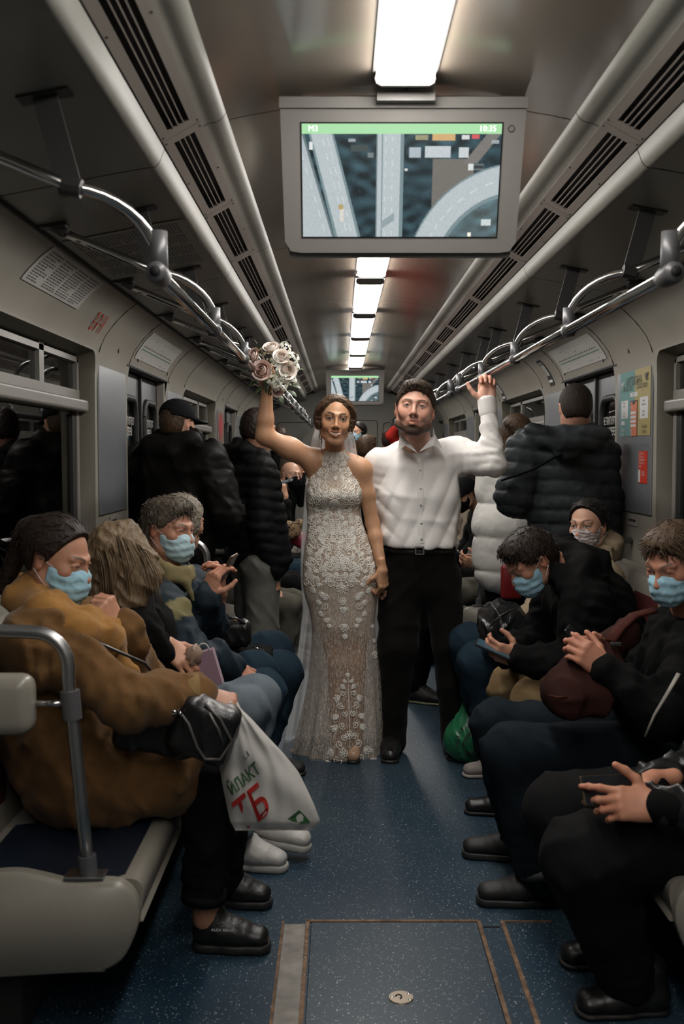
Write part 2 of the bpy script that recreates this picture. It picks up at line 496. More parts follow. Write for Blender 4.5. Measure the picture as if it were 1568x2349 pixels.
num_w = 0; num_d = 0
for s, side in ((-1, 'left'), (1, 'right')):
    holes = []
    for (a, b) in WIN: holes.append((a, b, WTOP, WBOT, 0.10))
    dholes = [(d, d + DW) for d in DOORS]
    ys = wall_cols(Y0, Y1, holes + [(a, b, DTOP, 0, 0.02) for a, b in dholes])
    mb = MB()
    zs_low = [0.0, 0.5]
    for y0, y1 in zip(ys, ys[1:]):
        ym = (y0 + y1) / 2
        spans = None
        for (a, b, tp, bt, r) in holes:
            if a <= ym <= b:
                spans = [((0.0, 0.0), (rr_bot(y0, a, b, bt, r), rr_bot(y1, a, b, bt, r))), ((rr_top(y0, a, b, tp, r), rr_top(y1, a, b, tp, r)), (2.18, 2.18))]
        for (a, b) in dholes:
            if a <= ym <= b: spans = [((DTOP, DTOP), (2.18, 2.18))]
        if spans is None: spans = [((0.0, 0.0), (2.18, 2.18))]
        for (lo, hi) in spans:
            cuts = [0.0] + [z for z in (0.6, 1.2, 1.78, 1.84, 1.90, 1.97, 2.03, 2.09, 2.14) if max(lo) < z < min(hi)] + [1.0]
            za = [lo[0]] + [z for z in cuts[1:-1]] + [hi[0]]
            zb = [lo[1]] + [z for z in cuts[1:-1]] + [hi[1]]
            for q in range(len(za) - 1):
                vs = [V((s * cove_x(za[q]), y0, za[q])), V((s * cove_x(zb[q]), y1, zb[q])),
                      V((s * cove_x(zb[q + 1]), y1, zb[q + 1])), V((s * cove_x(za[q + 1]), y0, za[q + 1]))]
                mb.add(vs, [(0, 1, 2, 3)])
    # merge doubles for smooth shading
    w = struct('wall_' + side, mb, M_wall, True, 40)
    bm = bmesh.new(); bm.from_mesh(w.data); bmesh.ops.remove_doubles(bm, verts=bm.verts, dist=0.0005); bm.to_mesh(w.data); bm.free()
    w.data.polygons.foreach_set('use_smooth', np.ones(len(w.data.polygons), dtype=bool))
    w.data.set_sharp_from_angle(angle=math.radians(50))
    # rail between wall cove and outer ceiling
    tr = MB(); tr.tube([V((s * 1.098, Y0, 2.178)), V((s * 1.098, Y1, 2.178))], 0.006, 8)
    obj('cable_trim', tr, M_seam, w)
    # dark tunnel outside, so that the glass has something behind it
    # windows
    for (a, b) in WIN:
        num_w += 1
        per = []
        nn = 60
        for q in np.linspace(a, b, nn): per.append((q, rr_top(q, a, b, WTOP, 0.10)))
        for q in np.linspace(b, a, nn): per.append((q, rr_bot(q, a, b, WBOT, 0.10)))
        xo = 1.385
        rv = MB(); n = len(per)
        vs = []
        for (y, z) in per:
            for f in (0.0, 0.25, 1.0):
                cx = cove_x(z); xx = cx + (xo - cx) * f
                ins = 0.0 if f < 1 else 0.03
                yc = (a + b) / 2; zc = (WTOP + WBOT) / 2
                yy = y + (0.02 if f == 0.25 else ins) * (1 if y < yc else -1) * (1 if f > 0 else 0)
                zz = z + ins * (1 if z < zc else -1) * (1 if f > 0 else 0)
                vs.append(V((s * xx, yy, zz)))
        fs = []
        for i in range(n):
            j = (i + 1) % n
            for q in range(2): fs.append((i * 3 + q, j * 3 + q, j * 3 + q + 1, i * 3 + q + 1))
        rv.add(vs, fs)
        wn = struct('window_%d' % num_w, rv, mat('window_reveal_plastic', (0.12, 0.11, 0.085), 0.5), True, 40)
        fr = MB()
        a2, b2 = a + 0.05, b - 0.05
        zt, zm, zb_ = 1.925, 1.715, 1.0
        x_ = s * 1.372
        # upper hopper frames
        ymid = a2 + (b2 - a2) * 0.68
        for (p, q) in ((a2, ymid), (ymid, b2)):
            fr.box((x_, (p + q) / 2, zt - 0.012), (0.03, q - p, 0.024)); fr.box((x_, (p + q) / 2, zm + 0.035), (0.035, q - p, 0.05))
            fr.box((x_, p + 0.016, (zt + zm) / 2 + 0.02), (0.03, 0.032, zt - zm)); fr.box((x_, q - 0.016, (zt + zm) / 2 + 0.02), (0.03, 0.032, zt - zm))
        fr.box((x_, a2 + 0.022, (zm + zb_) / 2), (0.03, 0.044, zm - zb_)); fr.box((x_, b2 - 0.022, (zm + zb_) / 2), (0.03, 0.044, zm - zb_))
        obj('window_frame', fr, M_frame, wn, False)
        obj('window_bar', MB().rbox((s * 1.355, (a2 + b2) / 2, zm - 0.01), (0.075, b2 - a2 + 0.05, 0.055), 0.012), M_frame, wn, False)
        gs = MB().box((x_, b2 - 0.075, (zm + zb_) / 2 - 0.02), (0.02, 0.06, zm - zb_ - 0.06))
        obj('window_gasket', gs, M_rubber, wn, False)
        for (p, q) in ((a2 + 0.03, ymid - 0.03), (ymid + 0.03, b2 - 0.03)):
            obj('upper_pane', MB().box((s * 1.378, (p + q) / 2, (zt + zm) / 2 + 0.02), (0.005, q - p, zt - zm - 0.04)), M_glass, wn, False)
        obj('lower_pane', MB().box((s * 1.378, (a2 + b2) / 2, (zm + zb_) / 2 - 0.02), (0.005, b2 - a2 - 0.08, zm - zb_ - 0.02)), M_glass, wn, False)
    # pillars: metal panels on both sides of every doorway
    for (d0, d1) in dholes:
        for (p0, p1) in ((d0 - PIL + 0.06, d0 - 0.055), (d1 + 0.055, d1 + PIL - 0.06)):
            xw = 1.296
            pn = struct('trim_%d' % (10 + num_d * 2 + (p0 > d0)), MB().rbox((s * xw, (p0 + p1) / 2, 1.563), (0.012, p1 - p0, 0.735), 0.02, 3), M_pillar, False,
                        label='grey metal panel beside a doorway, %s wall' % side)
        num_d += 1
        # door leaves, lintel and rubber edges
        xd = 1.352
        dr = struct('door_%d' % num_d, MB().box((s * (xd + 0.03), (d0 + d1) / 2, 0.98), (0.01, d1 - d0 + 0.1, 1.96)), M_black, False)
        for q, (l0, l1) in enumerate(((d0 - 0.02, (d0 + d1) / 2 - 0.008), ((d0 + d1) / 2 + 0.008, d1 + 0.02))):
            # leaf with a rounded window hole
            w0, w1, wt, wb, r = l0 + 0.13, l1 - 0.11, 1.80, 0.95, 0.09
            lf = MB()
            yy = sorted(set([l0, l1, w0, w1] + [w0 + r * (1 - math.cos(k * PI / 14)) for k in range(8)] + [w1 - r * (1 - math.cos(k * PI / 14)) for k in range(8)]))
            for y0, y1 in zip(yy, yy[1:]):
                ym = (y0 + y1) / 2
                sp = [((0.02, 0.02), (DTOP - 0.01, DTOP - 0.01))]
                if w0 < ym < w1:
                    sp = [((0.02, 0.02), (rr_bot(y0, w0, w1, wb, r), rr_bot(y1, w0, w1, wb, r))), ((rr_top(y0, w0, w1, wt, r), rr_top(y1, w0, w1, wt, r)), (DTOP - 0.01, DTOP - 0.01))]
                for lo, hi in sp:
                    for xx in (xd, xd + 0.02):
                        lf.add([V((s * xx, y0, lo[0])), V((s * xx, y1, lo[1])), V((s * xx, y1, hi[1])), V((s * xx, y0, hi[0]))], [(0, 1, 2, 3)])
            leaf = obj('door_leaf', lf, M_door, dr, False)
            gk = MB()
            per = [V((s * (xd - 0.003), y, rr_top(y, w0, w1, wt, r))) for y in np.linspace(w0, w1, 24)] + [V((s * (xd - 0.003), y, rr_bot(y, w0, w1, wb, r))) for y in np.linspace(w1, w0, 24)]
            gk.tube(per + [per[0]], 0.020, 8, False)
            obj('window_gasket', gk, M_rubber, leaf)
            obj('door_pane', MB().box((s * (xd + 0.008), (w0 + w1) / 2, (wt + wb) / 2), (0.005, w1 - w0, wt - wb)), M_glass, leaf, False)
        obj('door_seal', MB().box((s * (xd - 0.004), (d0 + d1) / 2, 0.98), (0.03, 0.022, 1.92)), M_rubber, dr, False)
        for q in (d0, d1):
            obj('door_jamb', MB().rbox((s * 1.325, q, 0.975), (0.055, 0.03, 1.95), 0.008), M_wall, dr, False)
        obj('door_lintel', MB().rbox((s * 1.315, (d0 + d1) / 2, DTOP + 0.008), (0.075, d1 - d0, 0.016), 0.006), M_rubber, dr, False)
    # long lip above doorways and pillars
    for (d0, d1) in dholes:
        lp = MB().rbox((s * 1.290, (d0 + d1) / 2, 1.952), (0.022, DW + 0.16, 0.012), 0.004)
        obj('lintel_lip', lp, M_seam, w, False)
        for q in (d0 - PIL + 0.02, d0 - 0.02, d1 + 0.02, d1 + PIL - 0.02):
            pts = [V((s * (cove_x(z) - 0.0005), q, z)) for z in (1.955, 1.99, 2.03, 2.07, 2.11, 2.15, 2.176)]
            obj('panel_joint', MB().tube(pts, 0.0022, 6), M_seam, w)
        for q in (d0 + 0.14, d1 - 0.10, d0 - 0.36):
            kh = MB().ball((s * (cove_x(2.0) - 0.001), q, 2.0), (0.004, 0.006, 0.017), 8, 6)
            obj('panel_lock', kh, M_ink, w)

# end walls
M_end = mat('end_wall_panel', (0.26, 0.25, 0.22), 0.45, vary=(3, 0.05))
ew = struct('wall_far', MB().box((0, Y1 + 0.02, 1.2), (2.7, 0.04, 2.5)), M_end)
def rr_loop(cx, cz, w, h, r, y, n=6):
    pts = []
    for (sx, sz, a0) in ((1, 1, 0), (-1, 1, 90), (-1, -1, 180), (1, -1, 270)):
        for q in range(n + 1):
            a = math.radians(a0 + 90 * q / n)
            pts.append(V((cx + sx * (w / 2 - r) + r * math.cos(a), y, cz + sz * (h / 2 - r) + r * math.sin(a))))
    return pts + [pts[0]]
for (cx, cz, w_, h_) in ((-0.02, 1.02, 0.80, 1.92), (-0.78, 1.60, 0.62, 0.70), (0.78, 1.60, 0.62, 0.70), (-0.78, 0.75, 0.62, 0.9), (0.78, 0.75, 0.62, 0.9)):
    obj('panel_joint', MB().tube(rr_loop(cx, cz, w_, h_, 0.05, Y1 - 0.002), 0.006, 6), M_seam, ew)
for (cx, cz, w_, h_) in ((-0.02, 1.45, 0.52, 0.62), (-0.80, 1.36, 0.60, 0.36), (0.80, 1.36, 0.60, 0.36)):
    n_ = MB().prism([(p.x, p.z) for p in rr_loop(cx, cz, w_, h_, 0.06, 0)[:-1]], lambda p: V((p[0], Y1 - 0.012, p[1])), lambda p: V((p[0], Y1 + 0.01, p[1])))
    g_ = obj('end_window', n_, mat('end_window_black', (0.01, 0.011, 0.012), 0.12), ew, False)
    obj('window_gasket', MB().tube(rr_loop(cx, cz, w_, h_, 0.06, Y1 - 0.012), 0.012, 6), M_rubber, g_)
struct('wall_behind', MB().box((0, Y0 - 0.02, 1.2), (2.7, 0.04, 2.5)), M_end)
# closing strip above: outer roof and tunnel tube (keeps stray light out)
M_tunnel = mat('tunnel_concrete', (0.02, 0.02, 0.02), 0.9)
for s in (-1, 1):
    tw = struct('wall_tunnel_left' if s < 0 else 'wall_tunnel_right', MB().box((s * 2.0, (Y0 + Y1) / 2, 1.2), (0.05, Y1 - Y0 + 2, 3.4)), M_tunnel)
    cb = MB()
    for z in (0.9, 1.15, 1.42, 1.66): cb.tube([V((s * 1.95, Y0, z)), V((s * 1.95, Y1, z + 0.02))], 0.022, 6)
    obj('tunnel_cables', cb, mat('cable_sheath', (0.05, 0.05, 0.055), 0.6), tw)

# ------------------------------------------------------------------ ceiling lamps
M_lamp = mat('lamp_diffuser', (1.0, 0.955, 0.90), 0.5, emit=LAMP)
M_cap = mat('lamp_end_cap', (0.10, 0.095, 0.088), 0.35)
M_capd = mat('lamp_side_channel', (0.10, 0.095, 0.09), 0.4)
LAMPZ = 2.422
ends = [2.72 + 1.44 * k for k in range(-2, 9)]
nm = ['first', 'second', 'third', 'fourth', 'fifth', 'sixth', 'seventh']
for k, e in enumerate(ends):
    a = e - 1.22; b = e
    i = k - 2
    if i == 0: lab = 'long white ceiling lamp nearest the camera, ending at the large screen'
    elif i == 1: lab = 'white ceiling lamp hidden behind the large screen'
    elif i == 6: lab = 'last small white ceiling lamp before the far screen'
    elif i > 6: lab = ['ceiling lamp just behind the far screen', 'ceiling lamp next to the end wall'][i - 7]
    elif i > 1: lab = '%s white ceiling lamp seen below the large screen' % nm[i - 2]
    else: lab = ['second white ceiling lamp behind the camera', 'white ceiling lamp straight above the camera'][i + 2]
    t = thing('ceiling_lamp', lab, 'lamp', (0, (a + b) / 2, LAMPZ), 'ceiling lamps along the carriage')
    sec = [(-0.070, 0.034), (-0.074, 0.018), (-0.070, 0.006), (-0.058, 0.0), (0.058, 0.0), (0.070, 0.006), (0.074, 0.018), (0.070, 0.034)]
    obj('diffuser', MB().prism(sec, lambda p: V((p[0], a + 0.012, LAMPZ + p[1])), lambda p: V((p[0], b - 0.012, LAMPZ + p[1]))), M_lamp, t, False)
    for (c0, c1) in ((a, a + 0.012), (b - 0.012, b)):
        sec2 = [(p[0] * 1.05, p[1] - 0.004) for p in sec]
        obj('end_cap', MB().prism(sec2, lambda p: V((p[0], c0, LAMPZ + p[1])), lambda p: V((p[0], c1, LAMPZ + p[1]))), M_cap, t, False)
    obj('housing', MB().box((0, (a + b) / 2, LAMPZ + 0.042), (0.165, b - a, 0.02)), M_capd, t, False)

# ------------------------------------------------------------------ screens hanging from the ceiling
def road_picture(nu, nv):
    """traffic seen from above: pale motorways over dark ground (colours of the broadcast picture)"""
    u = np.linspace(0, 1, nu + 1)[:, None]; v = np.linspace(0, 1, nv + 1)[None, :]     # u right, v down
    U = np.broadcast_to(u, (nu + 1, nv + 1)); Vv = np.broadcast_to(v, (nu + 1, nv + 1))
    n = np.zeros_like(U)
    r = np.random.default_rng(3)
    for k in range(26):
        f = r.uniform(6, 60, 2); ph = r.uniform(0, 6.28, 2)
        n = n + np.sin(f[0] * U + ph[0]) * np.sin(f[1] * Vv + ph[1])
    n = n / 26
    img = np.zeros((nu + 1, nv + 1, 3))
    base = np.array([0.018, 0.040, 0.050])
    img[:] = base * (1 + 1.8 * np.clip(n * 3, -0.35, 1))[..., None]
    spk = r.random((nu + 1, nv + 1))
    img[spk > 0.985] += 0.06
    def put(mask, c): img[mask] = c
    # brown lot
    put((U > 0.66) & (U < 0.87 + 0.0 * Vv) & (Vv > 0.30) & (Vv < 0.78) & (U < 0.93 - 0.35 * (Vv - 0.3)), np.array([0.15, 0.14, 0.125]))
    put((U > 0.80) & (Vv > 0.08) & (Vv < 0.34) & (np.abs(U - (0.98 - 0.45 * (Vv - 0.05))) < 0.035), np.array([0.17, 0.16, 0.15]))
    # buildings and vehicles
    rects = [(0.54, 0.60, 0.20, 0.29, (0.36, 0.42, 0.46)), (0.62, 0.75, 0.19, 0.29, (0.48, 0.52, 0.54)), (0.79, 0.84, 0.20, 0.29, (0.50, 0.54, 0.55)),
             (0.57, 0.635, 0.095, 0.14, (0.28, 0.26, 0.16)), (0.655, 0.77, 0.085, 0.145, (0.56, 0.36, 0.16)), (0.80, 0.84, 0.095, 0.135, (0.6, 0.62, 0.62)),
             (0.85, 0.89, 0.09, 0.13, (0.55, 0.09, 0.10)), (0.84, 0.865, 0.345, 0.40, (0.62, 0.64, 0.64)), (0.745, 0.765, 0.58, 0.66, (0.62, 0.66, 0.66)),
             (0.52, 0.535, 0.385, 0.41, (0.6, 0.62, 0.62)), (0.245, 0.33, 0.18, 0.24, (0.05, 0.065, 0.065)), (0.33, 0.36, 0.25, 0.29, (0.16, 0.19, 0.19)),
             (0.235, 0.27, 0.13, 0.155, (0.3, 0.33, 0.34)), (0.95, 0.99, 0.14, 0.17, (0.3, 0.34, 0.36)), (0.92, 0.97, 0.84, 0.90, (0.3, 0.33, 0.33)),
             (0.85, 0.87, 0.96, 1.0, (0.5, 0.47, 0.4)), (0.93, 0.955, 0.62, 0.66, (0.4, 0.44, 0.45))]
    for (a, b, c, d, colr) in rects: put((U > a) & (U < b) & (Vv > c) & (Vv < d), np.array(colr))
    put((U > 0.866) & (U < 0.92) & (Vv > 0.345) & (Vv < 0.40), np.array([0.12, 0.14, 0.14]))
    put((U > 0.87) & (U < 0.915) & (Vv > 0.358) & (Vv < 0.388), np.array([0.03, 0.04, 0.045]))
    road = np.array([0.42, 0.47, 0.49]); lane = np.array([0.60, 0.64, 0.65]); edge = np.array([0.17, 0.235, 0.25])
    # straight middle road
    def straight(c, w, slope=0.0):
        d = U - (c + slope * (Vv - 0.0))
        put(np.abs(d) < w, edge)
        put(np.abs(d) < w * 0.88, road)
        put((np.abs(d + w * 0.55) < 0.0022) | (np.abs(d - w * 0.82) < 0.004), edge)
        put(((np.abs(d - 0.012) < 0.0016) | (np.abs(d + w * 0.32) < 0.0016)) & (np.sin(Vv * 60) > 0.2), lane)
    straight(0.443, 0.069, 0.0)
    # left diagonal roads
    d = U - (0.085 + 0.145 * Vv)
    put(np.abs(d) < 0.062 + 0.005 * Vv, edge); put(np.abs(d) < 0.052, road)
    put((np.abs(d) < 0.0017) & (np.sin(Vv * 50) > 0.0), lane)
    put((np.abs(d - 0.026) < 0.0015) & (np.sin(Vv * 50) > 0.0), lane)
    d2 = U - (-0.075 + 0.165 * Vv)
    put((d2 < 0.062) & (d2 > -0.4) & (U < 0.085 + 0.145 * Vv - 0.058), road * 0.96)
    put(np.abs(d2 - 0.066) < 0.006, edge * 0.7)
    put((np.abs(d2 - 0.03) < 0.0016) & (np.sin(Vv * 50) > 0.0), lane)
    put((np.abs(U - 0.045) < 0.008) & (np.abs(Vv - 0.19) < 0.035), np.array([0.68, 0.7, 0.7]))
    put((np.abs(U - 0.20) < 0.010) & (np.abs(Vv - 0.80) < 0.06), np.array([0.6, 0.58, 0.52]))
    put((np.abs(U - 0.196) < 0.012) & (np.abs(Vv - 0.73) < 0.02), np.array([0.40, 0.30, 0.12]))
    # curved ramp lower right
    rad = np.sqrt(((U - 1.12) * 1.85) ** 2 + (Vv - 1.42) ** 2)
    put((rad > 0.80) & (rad < 1.09) & (Vv > 0.30), edge); put((rad > 0.835) & (rad < 1.075) & (Vv > 0.3), road * 1.0)
    put((np.abs(rad - 0.95) < 0.004) & (Vv > 0.3) & (np.sin(np.arctan2(Vv - 1.42, U - 1.12) * 60) > 0), lane)
    put((rad < 0.80) & (Vv > 0.55), img[(rad < 0.80) & (Vv > 0.55)] * 1.6 + np.array([0.05, 0.055, 0.05]))
    put((U > 0.40) & (U < 0.47) & (np.abs(Vv - (0.90 - 1.2 * (U - 0.40))) < 0.035), np.array([0.25, 0.31, 0.33]))
    img *= (1 + 0.07 * r.standard_normal((nu + 1, nv + 1)))[..., None]
    put(Vv < 0.085, np.array([0.36, 0.66, 0.36]))
    return np.clip(img, 0, 1)

M_tv = mat('tv_casing_grey', (0.20, 0.19, 0.178), 0.5)
M_screen = mat('tv_picture', (0.5, 0.5, 0.5), 0.3, attr=True, emit=1.15, emit_attr=True)
M_glow = mat('tv_caption_white', (0.80, 0.92, 0.80), 0.4, emit=1.0)
def make_tv(yt, label, res):
    """casing hung under the lamp line, top edge at depth yt, leaning so the picture looks down the aisle"""
    k = yt / 2.78
    tilt = math.radians(20)
    top = V((0.0, yt, 2.415))
    up = V((0, -math.sin(tilt), math.cos(tilt)))         # from bottom to top the casing comes towards the camera
    R = frame(V((1, 0, 0)), up)
    nrm = R @ V((0, 0, 1))
    if nrm.y > 0: nrm = -nrm
    t = thing('ceiling_screen', label, 'television', top)
    c = top - up * 0.20 - nrm * 0.05
    cs = MB()
    # rounded casing: outline with narrower foot, extruded
    w, h = 0.645, 0.400
    def face(p, d): return top + V((p[0], 0, 0)) + up * p[1] + nrm * d
    out = [(-w / 2, -0.028), (-w / 2 + 0.006, -h + 0.03), (-w / 2 + 0.022, -h + 0.004), (-w / 2 + 0.05, -h), (w / 2 - 0.05, -h), (w / 2 - 0.022, -h + 0.004), (w / 2 - 0.006, -h + 0.03), (w / 2, -0.028)]
    def side(outline, d0, d1, m, name):
        return obj(name, MB().prism(outline, lambda p: face(p, d0), lambda p: face(p, d1)), m, t, False)
    side(out, 0.0, -0.075, M_tv, 'casing')
    side([(-w / 2 - 0.002, 0.0), (-w / 2 - 0.002, -0.027), (w / 2 + 0.002, -0.027), (w / 2 + 0.002, 0.0)], 0.006, -0.085, M_tv, 'top_rail')
    side([(-w / 2 + 0.012, -h + 0.012), (-w / 2 + 0.02, -h - 0.018), (w / 2 - 0.02, -h - 0.018), (w / 2 - 0.012, -h + 0.012)], -0.022, -0.07, M_tv, 'bottom_grille')
    # lamp-side mount
    mt = MB().box(top + V((0.005, 0.012, 0.012)), (0.15, 0.075, 0.06))
    obj('mount', mt, M_tv, t, False)
    obj('mount_screw', MB().ball(top + V((0.005, -0.027, 0.012)), 0.006, 8, 6), M_dkmetal, t)
    # screen
    sw, sh = 0.527, 0.2905
    x0, y0 = -sw / 2 - 0.003, -0.066
    nu, nv = res
    img = road_picture(nu, nv)
    bz = MB().prism([(x0 - 0.004, y0 + 0.004), (x0 - 0.004, y0 - sh - 0.004), (x0 + sw + 0.004, y0 - sh - 0.004), (x0 + sw + 0.004, y0 + 0.004)], lambda p: face(p, 0.0012), lambda p: face(p, -0.004))
    obj('bezel', bz, M_black, t, False)
    I, Jn = np.meshgrid(np.arange(nu + 1), np.arange(nv + 1), indexing='ij')
    P0 = np.array(face((x0, y0), 0.0022)); ex = np.array([1.0, 0, 0]) * sw / nu; ey = -np.array(up) * sh / nv
    vv = P0 + I[..., None] * ex + Jn[..., None] * ey
    idx = np.arange((nu + 1) * (nv + 1)).reshape(nu + 1, nv + 1)
    ff = np.stack([idx[:-1, :-1], idx[1:, :-1], idx[1:, 1:], idx[:-1, 1:]], -1).reshape(-1, 4)
    sc_ = obj('picture', (vv.reshape(-1, 3), ff, img.reshape(-1, 3)), M_screen, t, False)
    if res[0] > 150:
        Rt = frame(V((1, 0, 0)), up)
        off = face((0, 0), 0.0026) - face((0, 0), 0)
        obj('caption', text_mesh('M3', 0.021, Rt, face((x0 + 0.017, y0 - 0.0125), 0.0026), 0.0, bold=0.0), M_glow, sc_, False)
        obj('caption', text_mesh('10:35', 0.021, Rt, face((x0 + sw - 0.014, y0 - 0.0125), 0.0026), 0.0, 'RIGHT', bold=0.0), M_glow, sc_, False)
        obj('sensor_ring', MB().tube([face((0.285 + 0.008 * math.cos(a), -0.078 + 0.008 * math.sin(a)), 0.001) for a in np.linspace(0, 2 * PI, 17)], 0.001, 6, False), M_dkmetal, t)
    return t
make_tv(2.78, 'large grey ceiling screen above the couple showing motorways from above', (340, 190))
make_tv(11.62, 'small distant ceiling screen between the heads of the couple', (110, 64))

# ------------------------------------------------------------------ overhead handrails
def arc_pts(p, q, n=8):
    """from p (top, leaving sideways) to q (bottom, arriving vertically)"""
    out = []
    for i in range(n + 1):
        a = PI / 2 * i / n
        out.append(V((p.x + (q.x - p.x) * math.sin(a), p.y + (q.y - p.y) * math.sin(a), q.z + (p.z - q.z) * math.cos(a))))
    return out
RX, RZ = 0.570, 1.885
GROUPS = [(2.36, 6.50), (7.0, 11.1), (11.6, 14.9)]
for s, side in ((-1, 'left'), (1, 'right')):
    for gi, (ga, gb) in enumerate(GROUPS):
        lab = ['chrome overhead handrail nearest the camera on the %s side', 'middle chrome overhead handrail further back on the %s side', 'farthest chrome overhead handrail on the %s side'][gi] % side
        t = thing('overhead_handrail', lab, 'handrail', (s * RX, ga, RZ), 'overhead handrails')
        obj('bar', MB().tube([V((s * RX, ga - 0.02, RZ)), V((s * RX, gb + 0.02, RZ))], 0.0155, 14), M_chrome, t)
        nn = 5 if gi < 2 else 4
        for k in range(nn):
            y = ga + (gb - ga) * k / (nn - 1)
            yb = y - 0.10
            top = V((s * 0.735, yb, 2.052)); low = V((s * RX, y, RZ + 0.02))
            brk = V((s * 1.05, yb - 0.02, 2.182))
            pts = [brk] + [brk + (top - brk) * q for q in (0.35, 0.7)] + arc_pts(top, low, 9)
            obj('bent_tube', MB().tube(pts, 0.0130, 12), M_chrome if k > 0 else M_chrome, t)
            end = k in (0, nn - 1)
            fit = MB()
            if end:
                fit.tube([V((s * RX, y, RZ - 0.005)), V((s * RX, y - 0.004, RZ + 0.095))], [0.0215, 0.0205], 14)
                fit.tube([V((s * RX, y - 0.045, RZ)), V((s * RX, y - 0.03, RZ)), V((s * RX, y + 0.03, RZ)), V((s * RX, y + 0.055, RZ))], [0.020, 0.0245, 0.0245, 0.020], 16)
                dd = -1 if k == 0 else 1
                obj('end_socket', MB().tube([V((s * RX, y + dd * 0.040, RZ)), V((s * RX, y + dd * 0.0465, RZ))], 0.0125, 14), M_black, t)
            else:
                fit.tube([V((s * RX, y, RZ - 0.02)), V((s * RX, y, RZ + 0.07))], [0.020, 0.019], 12)
                fit.tube([V((s * RX, y - 0.022, RZ)), V((s * RX, y + 0.022, RZ))], 0.0225, 14)
            obj('fitting', fit, M_fit, t)
            # hanger plate from the outer ceiling with a T head
            hx0, hz0 = 0.79, 2.243
            hg = MB()
            hp = [V((s * 0.735, yb, 2.035)), V((s * hx0, yb, hz0))]
            ax = (hp[1] - hp[0]).normalized()
            Rh = frame(V((0, 1, 0)), ax)
            hg.box((hp[0] + hp[1]) / 2, (0.006, (hp[1] - hp[0]).length, 0.052), Rh)
            hg.box(hp[1] + V((s * 0.0, 0, 0.0)), (0.11, 0.055, 0.008), Matrix.Rotation(s * 0.19, 3, 'Y'))
            hg.tube([V((s * 0.735 - 0.02, yb, 2.056)), V((s * 0.735 + 0.02, yb, 2.048))], 0.020, 10)
            obj('hanger', hg, M_dkmetal, t, False)
            br = MB().rbox(brk + V((0, 0, 0.006)), (0.09, 0.05, 0.018), 0.004)
            br.tube([brk + V((0.0, 0, 0.008)), brk + (top - brk) * 0.12], 0.019, 10)
            obj('bracket', br, M_dkmetal, t, False)

# ------------------------------------------------------------------ floor hatch
M_rust = mat('rusty_steel_edge', (0.16, 0.095, 0.055), 0.7, metal=0.2, vary=(30, 0.5), bump=(90, 0.4))
M_worn = mat('worn_bare_strip', (0.20, 0.185, 0.165), 0.6, vary=(18, 0.3), bump=(60, 0.3))
hat = thing('floor_hatch', 'blue floor hatch with rusty metal edging in the foreground', 'hatch', (0, 2.6, 0))
HY = 3.246
obj('lid', MB().rbox((0.005, HY - 0.55, 0.0015), (0.525, 1.08, 0.009), 0.003, 1), M_lid, hat, False)
e = MB(); e.box((0.0, HY, 0.002), (0.545, 0.012, 0.010)); obj('edge_strip', e, M_rust, hat, False)
e = MB(); e.box((-0.268, HY - 0.55, 0.002), (0.012, 1.10, 0.010)); obj('edge_strip', e, M_rust, hat, False)
e = MB(); e.box((0.274, HY - 0.55, 0.002), (0.012, 1.10, 0.010)); obj('edge_strip', e, M_rust, hat, False)
e = MB(); e.box((-0.346, HY - 0.55, 0.002), (0.008, 1.10, 0.007)); obj('edge_strip', e, M_rust, hat, False)
e = MB(); e.box((0.349, HY - 0.55, 0.002), (0.013, 1.10, 0.008)); obj('edge_strip', e, M_rust, hat, False)
e = MB(); e.box((0.43, HY + 0.002, 0.001), (0.15, 0.006, 0.006)); obj('edge_strip', e, M_rust, hat, False)
e = MB(); e.box((0.31, HY - 0.035, 0.001), (0.055, 0.004, 0.005)); obj('joint', e, M_seam, hat, False)
obj('bare_strip', MB().box((-0.308, HY - 0.56, 0.001), (0.066, 1.08, 0.006)), M_worn, hat, False)
lt = MB().tube([V((0.0, 2.772, 0.004)), V((0.0, 2.772, 0.0095))], [0.036, 0.033], 24)
lo = obj('latch_plate', lt, mat('latch_brass_steel', (0.30, 0.25, 0.20), 0.4, metal=0.8), hat, True, angle=40)
hk = MB().tube([V((-0.006 + 0.008 * math.cos(a), 2.772 + 0.011 * math.sin(a), 0.010)) for a in np.linspace(-1.2, 3.0, 12)], 0.0022, 6)
obj('hook', hk, M_black, lo)
for (dx, dy) in ((0.022, 0.017), (0.024, -0.015), (-0.024, 0.0)):
    obj('screw', MB().ball((dx, 2.772 + dy, 0.0095), (0.005, 0.005, 0.002), 10, 6), M_chrome, lo)
for q in range(5): obj('rivet', MB().ball((-0.268, HY - 0.05 - 0.10 * q, 0.008), (0.004, 0.004, 0.002), 8, 5), M_steel, hat)

